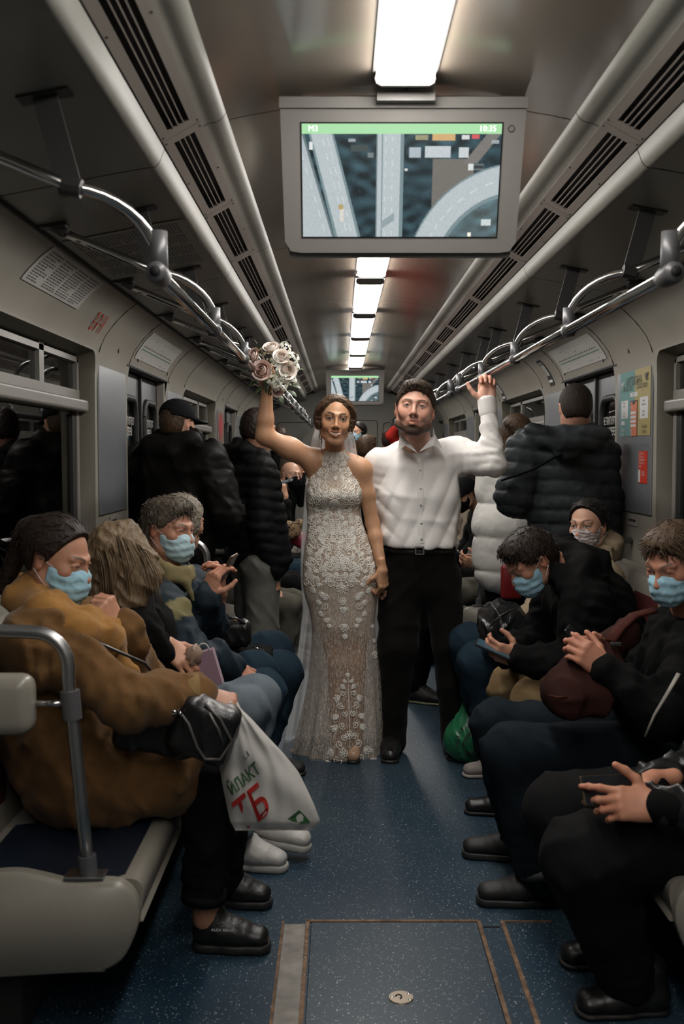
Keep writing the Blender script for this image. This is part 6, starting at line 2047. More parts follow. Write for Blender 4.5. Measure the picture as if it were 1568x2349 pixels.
H_dark = hairmat('dark_brown_hair', (0.018, 0.011, 0.008))
H_black = hairmat('black_hair', (0.009, 0.007, 0.006))
H_brown = hairmat('mid_brown_hair', (0.055, 0.032, 0.018))
H_grey = hairmat('greying_hair', (0.095, 0.078, 0.060))
H_blond = hairmat('ash_blond_hair', (0.14, 0.097, 0.056))
C_black = cloth('black', (0.0048, 0.0048, 0.005), 0.9)
C_blackjean = cloth('black_denim', (0.0072, 0.0072, 0.0076), 0.85)
C_jean = cloth('blue_denim', (0.015, 0.030, 0.045), 0.85)
C_jeandk = cloth('dark_denim', (0.0085, 0.0125, 0.0165), 0.85)
C_jeanlt = cloth('light_grey_denim', (0.12, 0.145, 0.165), 0.85)
C_jeangr = cloth('grey_denim', (0.13, 0.13, 0.115), 0.85)
C_olive = cloth('olive_grey', (0.095, 0.09, 0.072), 0.85)
C_beige = cloth('beige_cotton', (0.21, 0.145, 0.075), 0.85)
L_black = leather('black', (0.008, 0.008, 0.0085), 0.34)
L_shoe = leather('black_shoes', (0.0085, 0.0085, 0.0085), 0.38)
F_rub = mat('dull_black_shoe', (0.011, 0.011, 0.011), 0.6, bump=(300, 0.3, 0.002))

# ---- woman in the camel coat, nearest on the left
yl = 3.02
j = seat_joints(-1, yl)
j.update(pel=J(172, 1768, 3.02), chest=J(128, 1500, 3.0), neck=J(122, 1395, 3.0), sh1=J(78, 1462, 2.84), sh2=J(190, 1440, 3.19),
         el1=J(292, 1608, 2.74), wr1=J(462, 1596, 2.86), el2=J(318, 1560, 3.22), wr2=J(270, 1445, 3.08),
         hp1=J(230, 1775, 2.98), hp2=J(240, 1772, 3.10), kn1=J(488, 1795, 2.99), an1=J(466, 2030, 3.04), kn2=J(520, 1770, 3.26), an2=J(515, 2010, 3.36),
         heel1=V((-0.615, 3.07, 0)), toe1=V((-0.360, 3.055, 0)), heel2=V((-0.60, 3.385, 0)), toe2=V((-0.375, 3.36, 0)))
def coat_extra(s):
    s.cone(j['pel'], J(400, 1778, 2.97), 0.150, 0.105, 0.06); s.cone(J(200, 1770, 3.12), J(425, 1760, 3.18), 0.135, 0.10, 0.06)
    s.cone(J(120, 1700, 2.98), J(230, 1800, 2.95), 0.15, 0.115, 0.06)
    s.cone(J(452, 1598, 2.855), J(440, 1598, 2.85), 0.054, 0.056, 0.004)
    s.cone(J(300, 1470, 3.09), J(285, 1450, 3.08), 0.052, 0.066, 0.01)
C_camel = cloth('camel_wool', (0.130, 0.068, 0.026), 0.9, sheen=0.1, vary=(30, 0.12))
L1 = build('woman in camel coat and blue mask nearest on the left bench', j, V((-0.9, yl, 0)),
           head=dict(c=J(132, 1283, 3.0), yaw=74, pitch=20, roll=0, female=True, closed=True, width=0.96, jaw=0.95, brow=(0.03, 0.018, 0.012)),
           hair=('pony', H_dark), mask=True, skin=np.array([0.42, 0.21, 0.135]), skinx=lambda c: c.cone(J(466, 2020, 3.04), V((-0.565, 3.06, 0.10)), 0.040, 0.042, 0.02),
           top=dict(m=C_camel, r=(0.19, 0.185, 0.19), sl=(0.080, 0.072, 0.058), extra=coat_extra, wr=(0.011, 0.15), name='coat', end=0.93),
           legs=dict(m=C_blackjean, r=(0.070, 0.080, 0.060)), shoes=dict(m=L_shoe, ht=0.115, kw=dict(chunky=0.012)),
           hands=[(J(466, 1598, 2.86), V((0.93, 0.05, -0.25)), V((0.1, -0.55, 0.8)), True, 'fist', 0.95), (J(268, 1436, 3.06), V((-0.35, -0.2, 0.9)), V((0.75, -0.6, 0.3)), False, 'fist', 0.92)])
C_scarf = cloth('tan_scarf', (0.285, 0.142, 0.042), 0.9, sheen=0.1)
sc = SDF()
ring = [J(48, 1372, 3.16), J(52, 1378, 2.96), J(100, 1404, 2.85), J(178, 1446, 2.83), J(238, 1462, 2.92), J(262, 1475, 3.05)]
for p, q in zip(ring, ring[1:]): sc.cone(p, q, 0.046, 0.046, 0.03)
ring = [J(52, 1345, 3.12), J(60, 1352, 2.98), J(120, 1385, 2.90), J(200, 1425, 2.90), J(240, 1440, 3.02), J(200, 1420, 3.18)]
for p, q in zip(ring, ring[1:]): sc.cone(p, q, 0.036, 0.034, 0.02)
sc.cone(J(240, 1470, 2.95), J(300, 1560, 3.0), 0.042, 0.030, 0.03)
sc.fn(wrinkles(0.007, 0.07, 31, (1, 1, 0.5)), 'd')
L1.sdf('scarf', sc, C_scarf, 0.009)
L1.part('bag_strap', MB().tube([J(190, 1455, 2.80), J(260, 1490, 2.82), J(330, 1520, 2.95), J(380, 1580, 3.0)], 0.011, 8, flat=0.4), L_black)
L1.part('jeans_cuff', MB().tube([J(468, 2042, 3.045), J(466, 2064, 3.045)], 0.067, 20), C_blackjean)
L1.part('rolled_cuff', MB().tube([J(425, 1600, 2.845), J(430, 1600, 2.845), J(452, 1598, 2.855), J(458, 1598, 2.856)], [0.060, 0.066, 0.066, 0.058], 24), cloth('camel_lining', (0.19, 0.125, 0.055), 0.9))
tm = text_mesh('ALEX BENZ', 0.013, frame(V((1, 0.05, -0.05)), V((0, -0.25, 1))), V((-0.545, 3.005, 0.088)), 0.0, bold=0.0003)
L1.part('shoe_lettering', tm, M_white)

# ---- blonde woman beside her, bending forward
yl = 3.56
j = seat_joints(-1, yl, lean=0.16, drop=0.06)
j.update(neck=J(268, 1385, 3.55), sh1=J(262, 1430, 3.42), sh2=J(330, 1420, 3.74), el1=J(322, 1438, 3.36), wr1=J(372, 1492, 3.36), el2=J(400, 1520, 3.80), wr2=J(470, 1545, 3.66),
         kn1=J(560, 1625, 3.52), an1=J(540, 1900, 3.78), kn2=J(590, 1600, 3.68), an2=J(548, 1900, 3.62), heel1=V((-0.545, 3.80, 0.075)), toe1=V((-0.262, 3.755, 0.03)), heel2=V((-0.56, 3.69, 0)), toe2=V((-0.338, 3.66, 0)))
L2 = build('blonde woman in black bending over beside the camel coat', j, V((-0.9, yl, 0)),
           head=dict(c=J(262, 1292, 3.52), yaw=105, pitch=42, female=True, closed=True), skin=np.array([0.46, 0.24, 0.155]),
           top=dict(m=C_black, r=(0.17, 0.16, 0.17), sl=(0.062, 0.055, 0.046), wr=(0.008, 0.11)), legs=dict(m=C_jeanlt, r=(0.088, 0.076, 0.055)),
           hands=[(J(378, 1478, 3.36), V((0.75, -0.15, -0.55)), V((0.45, -0.75, 0.5)), True, 'relax', 0.95)])
M_snk = mat('white_sneaker_leather', (0.42, 0.41, 0.39), 0.45, bump=(60, 0.1, 0.002))
L2.shoes([(L2.j['heel1'], L2.j['toe1'], 0.10, 0.098), (L2.j['heel2'], L2.j['toe2'], 0.10, 0.098)], M_snk, mat('white_sneaker_sole', (0.36, 0.35, 0.33), 0.6), lace_m=mat('white_lace', (0.5, 0.49, 0.46), 0.7), chunky=0.010)
hs = SDF()
hs.ell(J(262, 1288, 3.52), (0.098, 0.105, 0.102), 0.03)
for (a, b_, r0, r1) in (((255, 1240, 3.46), (330, 1330, 3.38), 0.060, 0.040), ((290, 1230, 3.50), (352, 1320, 3.47), 0.055, 0.034), ((240, 1260, 3.44), (290, 1390, 3.36), 0.060, 0.030), ((215, 1280, 3.46), (232, 1395, 3.38), 0.050, 0.030), ((300, 1300, 3.40), (322, 1375, 3.37), 0.045, 0.025), ((330, 1290, 3.46), (345, 1345, 3.42), 0.035, 0.020)):
    hs.cone(J(*a), J(*b_), r0, r1, 0.04)
hs.fn(wrinkles(0.0045, 0.040, 41, (1.0, 0.3, -0.45), n=3), 'd'); hs.fn(wrinkles(0.0016, 0.016, 42, (1.0, 0.4, -0.4), n=4), 'd')
hv, hf = hs.mesh(0.0055)
L2.part('hair', (hv, hf, None), H_blond)
strands = MB(); rs = random.Random(9)
for k in range(160):
    x0 = rs.uniform(215, 325); t = rs.uniform(0.3, 1)
    a = J(x0, 1225 + abs(x0 - 270) * 0.5, 3.42 + rs.uniform(-.02, .06)); b_ = J(x0 + 18 + 45 * t * (x0 - 225) / 95, 1350 + rs.uniform(-20, 45), 3.36 + rs.uniform(-.02, .05))
    m_ = lerp(a, b_, 0.5) + V((0.015, -0.035 + rs.uniform(-0.008, 0.008), 0.015))
    strands.tube([a, lerp(a, m_, 0.6) + V((0, -0.012, 0.008)), m_, lerp(m_, b_, 0.5) + V((0.004, -0.008, 0.0)), b_], [0.0014, 0.0018, 0.0018, 0.0014, 0.0006], 4)
o_ = L2.part('hair_strands', strands, H_blond); o_['kind'] = 'stuff'

# ---- man in the navy jacket
yl = 4.08
j = seat_joints(-1, yl, lean=0.02)
j.update(neck=J(378, 1310, 4.02), chest=J(390, 1420, 4.05), sh1=J(356, 1388, 3.84), sh2=J(432, 1350, 4.26), el1=J(440, 1505, 3.76), wr1=J(535, 1530, 3.86), el2=J(478, 1430, 4.22), wr2=J(470, 1372, 3.98),
         kn1=J(600, 1592, 3.96), an1=J(575, 1800, 4.02), kn2=J(585, 1545, 4.20), an2=J(590, 1770, 4.22))
C_navy = cloth('navy_jacket', (0.010, 0.019, 0.028), 0.7, sheen=0.05, vary=(12, 0.15))
def navy_col(v):
    c = np.tile(np.array([0.010, 0.019, 0.028]), (len(v), 1))
    a = npv(j['sh1']); b_ = npv(j['el1']); d = b_ - a; t = ((v - a) @ d) / (d @ d)
    dist = np.linalg.norm(v - (a + np.clip(t, 0, 1)[:, None] * d), axis=1)
    m = (t > 0.22) & (t < 0.52) & (dist < 0.13)
    c[m] = (0.155, 0.135, 0.062)
    return c
M_navyattr = mat('cloth_navy_striped', (0.01, 0.02, 0.03), 0.72, attr=True, spec=0.25, bump=(300, 0.25, 0.002))
L3 = build('man in navy jacket and blue mask reading a phone on the left', j, V((-0.9, yl, 0)),
           head=dict(c=J(388, 1215, 4.0), yaw=60, pitch=10, roll=0, width=1.02, jaw=1.05, brow=(0.06, 0.05, 0.04), closed=True), hair=('short', H_grey), mask=cloth('mask_pale_blue', (0.42, 0.57, 0.62), 0.8), skin=np.array([0.46, 0.225, 0.15]),
           top=dict(m=M_navyattr, r=(0.20, 0.20, 0.20), sl=(0.085, 0.075, 0.056), wr=(0.011, 0.14), colfn=navy_col), legs=dict(m=C_jean, r=(0.10, 0.088, 0.062)),
           shoes=dict(m=F_rub),
           hands=[(J(537, 1530, 3.86), V((0.75, 0.05, -0.6)), V((0.45, -0.55, 0.7)), True, 'relax', 1.0), (J(472, 1366, 3.98), V((0.35, 0.05, 0.9)), V((-0.65, -0.7, 0.2)), False, 'phone', 1.0), (J(505, 1362, 4.08), V((0.1, -0.2, 0.95)), V((0.8, 0.3, 0)), True, 'phone', 1.0)])
cl = SDF()
ring = [J(350, 1290, 4.12), J(352, 1300, 3.92), J(385, 1325, 3.88), J(425, 1330, 3.95), J(438, 1322, 4.10)]
for p, q in zip(ring, ring[1:]): cl.cone(p, q, 0.022, 0.020, 0.015)
ring2 = [p + V((0.0, 0, 0.035)) for p in ring]
for p, q in zip(ring2, ring2[1:]): cl.cone(p, q, 0.014, 0.013, 0.03)
cl.cone(J(425, 1335, 3.93), J(444, 1376, 3.95), 0.014, 0.010, 0.02)
L3.sdf('collar', cl, cloth('tan_collar', (0.20, 0.165, 0.085), 0.85), 0.008)
L3.part('watch', MB().tube([J(527, 1528, 3.86), J(533, 1530, 3.86)], 0.036, 14), M_dkmetal)

# ---- woman half hidden behind him
yl = 4.68
j = seat_joints(-1, yl, lean=0.03)
j.update(kn1=J(640, 1545, 4.62), kn2=J(622, 1498, 4.84), an1=J(615, 1690, 4.62), an2=J(618, 1680, 4.88))
L4 = build('passenger with grey-blond hair hidden behind the navy jacket man', j, V((-0.9, yl, 0)),
           head=dict(c=J(420, 1200, 4.62), yaw=140, pitch=12, female=True, neck_to=j['neck']), hair=('updo', hairmat('grey_blond_hair', (0.22, 0.19, 0.15))), skin=np.array([0.42, 0.22, 0.15]),
           top=dict(m=C_black, r=(0.18, 0.17, 0.18)), legs=dict(m=C_jean, r=(0.105, 0.098, 0.062)), shoes=dict(m=F_rub))

# ---- standing man in a black cap by the left door
SK2 = np.array([0.44, 0.25, 0.175])
j = stand_joints(J(398, 1000, 5.78).x, 5.78, 0.45, 0.9, 1.72, 0.20)
j.update(neck=J(402, 1018, 5.76), chest=J(398, 1080, 5.78), pel=J(400, 1270, 5.80), sh1=J(326, 1062, 5.86), sh2=J(478, 1060, 5.70), el1=J(308, 1190, 5.90), el2=J(524, 1178, 5.66), wr1=J(340, 1260, 6.0), wr2=J(500, 1235, 5.95))
def hood1(s):
    s.cone(J(350, 1022, 5.70), J(440, 1010, 5.66), 0.058, 0.050, 0.04); s.cone(J(372, 1004, 5.78), J(446, 1002, 5.74), 0.055, 0.045, 0.04)
    s.cone(J(330, 1028, 5.78), J(400, 1038, 5.64), 0.040, 0.045, 0.04)
C_wind = cloth('black_windbreaker', (0.0095, 0.0085, 0.008), 0.55, sheen=0.0, bump=(200, 0.12, 0.002))
S1 = build('standing man in a black cap and black windbreaker seen from behind', j, V((j['pel'].x, 5.78, 0)),
           head=dict(c=J(409, 972, 5.74), yaw=148, pitch=10, width=1.0), hair=('crop', H_brown), skin=SK2,
           top=dict(m=C_wind, r=(0.235, 0.235, 0.235), depth=0.62, sl=(0.096, 0.088, 0.065), wr=(0.012, 0.20), extra=hood1), legs=dict(m=C_black), shoes=dict(m=F_rub))
cp = SDF(); Mh = S1.M
cp.ell((0, -0.016, 0.042), (0.092, 0.112, 0.092), 0.02)
cp.cone((-0.05, 0.085, 0.040), (0.05, 0.085, 0.040), 0.010, 0.010, 0.02); cp.box((0, 0.12, 0.034), (0.070, 0.055, 0.006), 0.005, 0.02)
cp.fn(lambda P: (0.026 + np.where(P[..., 1] > 0, 0.0, 0.0) - P[..., 2]) * 0.9, 'i')
cp.ell((0, -0.125, 0.030), (0.042, 0.030, 0.026), 0.008, 's')
v, f = cp.mesh(0.005); S1.part('cap', (xf(v, Mh), f, None), cloth('black_cap', (0.008, 0.008, 0.009), 0.85))
S1.part('face_mask', mask_mesh(S1.M, 0.005), C_black)

# ---- standing man in a black puffer jacket
j = stand_joints(J(585, 1000, 6.1).x, 6.1, 0.75, 0.65, 1.78, 0.185)
j.update(neck=J(588, 1035, 6.08), chest=J(572, 1105, 6.1), pel=J(584, 1265, 6.1), sh1=J(535, 1075, 6.18), sh2=J(600, 1082, 5.98), el1=J(545, 1190, 6.28), wr1=J(575, 1260, 6.3), el2=J(597, 1210, 5.94), wr2=J(628, 1312, 5.98),
         kn1=J(600, 1475, 6.0), kn2=J(580, 1470, 6.2), an1=J(610, 1590, 6.05), an2=J(600, 1590, 6.22), hp1=J(600, 1300, 6.02), hp2=J(575, 1300, 6.16),
         heel1=V((J(600, 1620, 6.05).x - 0.02, 6.05, 0)), toe1=V((J(640, 1620, 6.05).x + 0.02, 6.12, 0)), heel2=V((J(600, 1610, 6.3).x, 6.30, 0)), toe2=V((J(650, 1600, 6.3).x + 0.03, 6.36, 0)))
def hood2(s):
    s.cone(J(520, 1040, 6.12), J(600, 1050, 6.0), 0.058, 0.050, 0.04); s.cone(J(548, 1022, 6.18), J(560, 1030, 6.0), 0.05, 0.05, 0.04)
    s.cone(J(610, 1100, 6.0), J(640, 1280, 6.02), 0.075, 0.075, 0.05, puff=(0.010, 0.07))
S2 = build('standing man in black quilted jacket and grey jeans behind the bride', j, V((j['pel'].x, 6.1, 0)),
           head=dict(c=J(594, 985, 6.06), yaw=128, pitch=12, width=1.0), hair=('crop', H_dark), skin=np.array([0.46, 0.24, 0.165]),
           top=dict(m=cloth('black_quilt', (0.008, 0.008, 0.0085), 0.6, sheen=0), r=(0.19, 0.185, 0.19), depth=0.72, sl=(0.082, 0.074, 0.060), quilt=(0.012, 0.062), wr=(0.003, 0.09), extra=hood2),
           legs=dict(m=C_jeangr, r=(0.105, 0.098, 0.080)), shoes=dict(m=mat('grey_sneaker', (0.16, 0.16, 0.165), 0.6), sole=mat('pale_sole', (0.35, 0.34, 0.31), 0.6)),
           hands=[(J(627, 1316, 5.98), V((0.05, -0.1, -1)), V((0.6, -0.8, 0)), True, 'fist', 1.05)])

# ---- right side: standing man in charcoal puffer
j = stand_joints(J(1315, 1000, 5.36).x, 5.36, 0.05, 1.0, 1.86, 0.22)
j.update(neck=J(1318, 985, 5.36), chest=J(1312, 1050, 5.38), pel=J(1318, 1235, 5.40), sh1=J(1208, 1035, 5.38), sh2=J(1366, 1040, 5.38), el1=J(1178, 1140, 5.34), wr1=J(1215, 1165, 5.56), el2=J(1368, 1160, 5.44), wr2=J(1375, 1240, 5.6))
def hood3(s):
    s.cone(J(1222, 988, 5.28), J(1300, 1022, 5.20), 0.040, 0.058, 0.04); s.cone(J(1300, 1022, 5.20), J(1378, 1000, 5.26), 0.060, 0.050, 0.04)
    s.cone(J(1290, 1000, 5.26), J(1350, 1000, 5.26), 0.056, 0.052, 0.04); s.cone(J(1360, 990, 5.30), J(1382, 1030, 5.32), 0.045, 0.04, 0.03)
C_char = cloth('charcoal_quilt', (0.034, 0.039, 0.043), 0.5, sheen=0.0, bump=(140, 0.2, 0.003), vary=(12, 0.1))
S3 = build('tall man in charcoal quilted jacket with his back turned on the right', j, V((j['pel'].x, 5.36, 0)),
           head=dict(c=J(1319, 936, 5.34), yaw=176, pitch=14, width=1.02), hair=('buzz', hairmat('cropped_dark_hair', (0.022, 0.015, 0.011), 0.6)), skin=np.array([0.46, 0.25, 0.175]), hairkw=dict(th=0.006),
           top=dict(m=C_char, r=(0.235, 0.24, 0.24), depth=0.62, sl=(0.105, 0.098, 0.072), quilt=(0.017, 0.075), wr=(0.004, 0.09), extra=hood3, h=0.0095), legs=dict(m=C_black), shoes=dict(m=F_rub))
S3.part('shoulder_strap', MB().tube([J(1150, 1102, 5.24), J(1220, 1078, 5.18), J(1270, 1050, 5.16), J(1300, 1040, 5.19)], 0.020, 8, flat=0.3), C_black)

# ---- woman in the white puffer coat
j = stand_joints(J(1182, 1000, 6.25).x, 6.25, -0.35, 0.93, 1.68, 0.19)
j.update(neck=J(1180, 1040, 6.25), chest=J(1172, 1110, 6.25), pel=J(1165, 1300, 6.22), sh1=J(1128, 1075, 6.22), sh2=J(1230, 1075, 6.30), el1=J(1122, 1180, 6.24), wr1=J(1120, 1270, 6.3), el2=J(1240, 1190, 6.3), wr2=J(1220, 1280, 6.35))
C_wht = cloth('white_quilt', (0.58, 0.57, 0.54), 0.6, sheen=0.0, bump=(40, 0.3, 0.006), vary=(6, 0.03))
S4 = build('woman in a white puffer coat with brown bobbed hair, back turned', j, V((j['pel'].x, 6.25, 0)),
           head=dict(c=J(1184, 1003, 6.22), yaw=-160, pitch=6, female=True), skin=SK2,
           top=dict(m=C_wht, r=(0.215, 0.215, 0.185), depth=0.8, sl=(0.092, 0.085, 0.07), quilt=(0.024, 0.20, 0.0), wr=(0.0025, 0.10), name='puffer_coat'), legs=dict(m=C_black), shoes=dict(m=F_rub))
hb_ = SDF(); hb_.ell(J(1184, 1000, 6.22) + V((0, 0, 0.03)), (0.096, 0.118, 0.104), 0.03)
for (dx, dy) in ((-0.055, -0.03), (0.0, -0.07), (0.055, -0.05), (0.07, 0.02), (-0.075, 0.02)):
    c_ = J(1184, 1000, 6.22); hb_.cone(c_ + V((dx, dy, 0)), c_ + V((dx * 1.15, dy * 1.1, -0.14)), 0.045, 0.040, 0.03)
hb_.fn(wrinkles(0.003, 0.03, 11, (1, 1, 0.25)), 'd')
v, f = hb_.mesh(0.006); S4.part('hair', (v, f, None), H_brown)
S4.part('red_bag', MB().rbox(J(1172, 1335, 6.0), (0.12, 0.06, 0.20), 0.02), mat('red_plastic_bag', (0.16, 0.008, 0.008), 0.4))

# ---- woman with the floral mask
yl = 4.78
j = seat_joints(1, yl, lean=0.10)
j.update(neck=J(1368, 1270, 4.78), sh1=J(1385, 1325, 4.60), sh2=J(1330, 1320, 4.98), kn1=J(1098, 1520, 4.66), kn2=J(1078, 1478, 4.90), an1=J(1140, 1735, 4.74), an2=J(1110, 1690, 4.98), el1=J(1330, 1440, 4.58), wr1=J(1225, 1450, 4.6),
         heel1=V((0.685, 4.78, 0)), toe1=V((0.385, 4.75, 0)), heel2=V((0.62, 5.03, 0)), toe2=V((0.36, 5.02, 0)))
C_tan = cloth('beige_trench', (0.30, 0.235, 0.16), 0.85)
def floral_mat():
    m = mat('floral_mask_cotton', (0.32, 0.26, 0.25), 0.85)
    nt = m.node_tree; N = nt.nodes; L = nt.links; b = N['Principled BSDF']
    t = N.new('ShaderNodeTexCoord'); w = N.new('ShaderNodeTexWave'); w.wave_type = 'RINGS'; w.inputs['Scale'].default_value = 22; w.inputs['Distortion'].default_value = 9; w.inputs['Detail Scale'].default_value = 1.4
    L.new(t.outputs['Object'], w.inputs['Vector'])
    r = N.new('ShaderNodeValToRGB'); r.color_ramp.elements[0].position = 0.45; r.color_ramp.elements[0].color = (0.23, 0.175, 0.17, 1); r.color_ramp.elements[1].position = 0.6; r.color_ramp.elements[1].color = (0.50, 0.45, 0.43, 1)
    L.new(w.outputs['Fac'], r.inputs['Fac']); L.new(r.outputs['Color'], b.inputs['Base Color'])
    return m
R4 = build('woman with a floral face mask and beige trench coat on the right bench', j, V((0.9, yl, 0)),
           head=dict(c=J(1348, 1208, 4.74), yaw=-38, pitch=4, roll=2, female=True, makeup=0.35, width=0.98, brow=(0.02, 0.012, 0.008), lash=0.8), hair=('pony', H_black), mask=floral_mat(), skin=np.array([0.52, 0.29, 0.20]),
           top=dict(m=C_tan, r=(0.18, 0.17, 0.18), collar=0.02, name='trench_coat', wr=(0.010, 0.12)), legs=dict(m=C_jean, r=(0.100, 0.092, 0.064)),
           shoes=dict(m=mat('grey_knit_shoe', (0.24, 0.215, 0.20), 0.8, bump=(700, 0.5, 0.002)), sole=mat('pale_pink_sole', (0.30, 0.25, 0.23), 0.7), ht=0.115))

# ---- hunched man in the black hooded jacket
yl = 4.16
j = seat_joints(1, yl, lean=0.22, drop=0.05)
j.update(pel=V((0.97, yl, 0.55)), chest=J(1355, 1385, 4.16), neck=J(1285, 1300, 4.14), sh1=J(1345, 1385, 3.94), sh2=J(1275, 1370, 4.38), el1=J(1320, 1525, 3.90), wr1=J(1192, 1512, 3.98), el2=J(1230, 1470, 4.40), wr2=J(1165, 1490, 4.2),
         kn1=J(1225, 1608, 4.02), kn2=J(1172, 1572, 4.34), an1=J(1180, 1800, 4.10), an2=J(1180, 1800, 4.45), heel1=V((0.66, 4.22, 0)), toe1=V((0.335, 4.27, 0)), heel2=V((0.70, 4.42, 0)), toe2=V((0.45, 4.44, 0)))
def hoodR3(s):
    s.cone(J(1270, 1270, 4.20), J(1350, 1290, 4.12), 0.060, 0.068, 0.05); s.cone(J(1285, 1250, 4.26), J(1345, 1300, 4.0), 0.045, 0.055, 0.04); s.cone(J(1258, 1300, 4.08), J(1300, 1330, 4.0), 0.04, 0.05, 0.04)
R3 = build('hunched man in a black hooded jacket with a blue mask and beige trousers', j, V((0.9, yl, 0)),
           head=dict(c=J(1216, 1288, 4.08), yaw=-72, pitch=42, closed=True, width=1.0), hair=('short', H_dark), mask=True, skin=np.array([0.40, 0.20, 0.13]),
           top=dict(m=C_black, r=(0.20, 0.20, 0.21), depth=0.75, sl=(0.085, 0.074, 0.056), extra=hoodR3, wr=(0.011, 0.14)), legs=dict(m=C_beige, r=(0.105, 0.086, 0.064)), shoes=dict(m=L_shoe, kw=dict(boot=0.05), ht=0.11),
           hands=[(J(1190, 1512, 3.98), V((-0.9, 0.0, 0.30)), V((0.1, -0.8, -0.3)), False, 'phone', 1.0)])

# ---- young man with the mask at the right edge
yl = 3.46
j = seat_joints(1, yl, lean=0.10)
j.update(neck=J(1585, 1395, 3.36), chest=J(1570, 1540, 3.42), sh1=J(1600, 1490, 3.22), sh2=J(1545, 1440, 3.60), el1=J(1520, 1640, 3.10), wr1=J(1385, 1535, 3.16), el2=J(1440, 1600, 3.62), wr2=J(1378, 1500, 3.35),
         kn1=J(1172, 1725, 3.34), kn2=J(1140, 1665, 3.68), an1=J(1235, 2000, 3.36), an2=J(1185, 1890, 3.74), heel1=V((0.575, 3.37, 0)), toe1=V((0.272, 3.39, 0)), heel2=V((0.60, 3.74, 0)), toe2=V((0.272, 3.80, 0)))
R2 = build('young man with blue mask and maroon bag at the right edge', j, V((0.9, yl, 0)),
           head=dict(c=J(1545, 1290, 3.26), yaw=-50, pitch=26, closed=True, width=0.98, jaw=0.95), hair=('short', hairmat('light_brown_hair', (0.075, 0.048, 0.030))), mask=True, skin=np.array([0.44, 0.20, 0.13]),
           top=dict(m=C_black, r=(0.19, 0.185, 0.195), sl=(0.075, 0.066, 0.050), wr=(0.009, 0.12)), legs=dict(m=C_jeandk, r=(0.105, 0.090, 0.072)), shoes=dict(m=F_rub, kw=dict(chunky=0.010), lace=M_black, ht=0.115),
           hands=[(J(1388, 1535, 3.16), V((-0.75, 0.0, 0.6)), V((0.25, -0.95, 0.15)), False, 'phone', 1.02), (J(1380, 1505, 3.32), V((-0.8, -0.2, 0.35)), V((-0.1, 0.9, 0.2)), True, 'phone', 1.0)])
R2.part('jeans_cuff', MB().tube([J(1232, 1975, 3.36), J(1236, 2000, 3.36)], [0.077, 0.078], 20), cloth('pale_cuff', (0.11, 0.11, 0.115), 0.85))
R2.part('jacket_zip', MB().tube([J(1556, 1545, 2.98), J(1530, 1590, 2.97), J(1500, 1640, 2.97), J(1478, 1690, 2.98)], [0.010, 0.008, 0.006, 0.005], 8, flat=0.4), mat('pale_piping', (0.20, 0.185, 0.16), 0.6))

# ---- nearest passenger on the right, mostly outside the picture
yl = 2.80
j = seat_joints(1, yl)
j.update(kn1=J(1338, 1968, 2.64), kn2=J(1292, 1862, 2.92), an1=J(1440, 2240, 2.72), an2=J(1390, 2120, 2.98), wr1=J(1505, 1850, 2.52), wr2=J(1470, 1800, 2.66), el1=J(1700, 1880, 2.50), el2=J(1640, 1760, 2.95), sh1=J(1800, 1560, 2.58), sh2=J(1700, 1500, 2.98), neck=J(1720, 1480, 2.8), chest=J(1730, 1620, 2.8),
         heel1=V((0.72, 2.72, 0)), toe1=V((0.445, 2.70, 0)), heel2=V((0.72, 2.98, 0)), toe2=V((0.46, 2.97, 0)))
R1 = build('nearest passenger on the right in black jeans, hands around a phone', j, V((0.9, yl, 0)),
           head=dict(c=j['neck'] + V((-0.03, 0, 0.14)), yaw=-80, pitch=20), hair=('short', H_dark), skin=np.array([0.47, 0.215, 0.135]),
           top=dict(m=L_black, r=(0.20, 0.19, 0.20), sl=(0.085, 0.072, 0.050), wr=(0.012, 0.10), end=0.86), legs=dict(m=C_blackjean, r=(0.115, 0.105, 0.080)), shoes=dict(m=L_shoe, ht=0.12, wd=0.105),
           hands=[(J(1506, 1848, 2.52), V((-0.95, 0.05, 0.05)), V((0.1, -0.85, 0.45)), False, {'curl': [(0.15, 0.25, 0.2), (0.5, 0.5, 0.3), (0.7, 0.6, 0.4), (0.8, 0.7, 0.4)], 'spread': (0.12, 0.0, -0.05, -0.1), 'thumb': ((1.0, 0.1), (0.6, 0.15), (0.4, 0.2))}, 1.05), (J(1500, 1790, 2.66), V((-0.9, -0.1, -0.1)), V((0, 0.6, 0.8)), True, 'phone', 1.05)])
cfm = SDF(); cfm.cone(J(1512, 1850, 2.52), J(1600, 1856, 2.50), 0.044, 0.050, 0.01); cfm.cone(J(1470, 1800, 2.66) + V((0.03, 0, 0)), J(1540, 1790, 2.75), 0.042, 0.05, 0.01)
R1.sdf('ribbed_cuffs', cfm, C_black, 0.008)

# ---- far benches: smaller figures
def far_seated(s, y, label, headkw, hair, mask, topm, legm, hands=(), skin=SKIN, shoes=None, **up):
    j = seat_joints(s, y, lean=up.pop('lean', 0.05)); j.update(up)
    return build(label, j, V((s * 0.9, y, 0)), head=headkw, hair=hair, mask=mask, top=dict(m=topm, h=0.014), legs=dict(m=legm, h=0.014), shoes=dict(m=shoes or F_rub), hands=hands, res=1.35, skin=skin)
L5 = far_seated(-1, 7.35, 'seated passenger in leather jacket and olive trousers on the far left bench', dict(c=V((-0.97, 7.35, 1.20)), yaw=70, pitch=15), ('short', H_dark), None, L_black, C_olive,
                hands=[(J(632, 1360, 7.2), V((0.9, 0, -0.35)), V((0.2, -0.3, 0.9)), True, 'flat', 1.0)], kn1=J(664, 1388, 7.22), kn2=J(676, 1378, 7.48), an1=J(655, 1510, 7.22), an2=J(665, 1500, 7.5), wr1=J(628, 1358, 7.2), wr2=V((-0.70, 7.45, 0.66)))
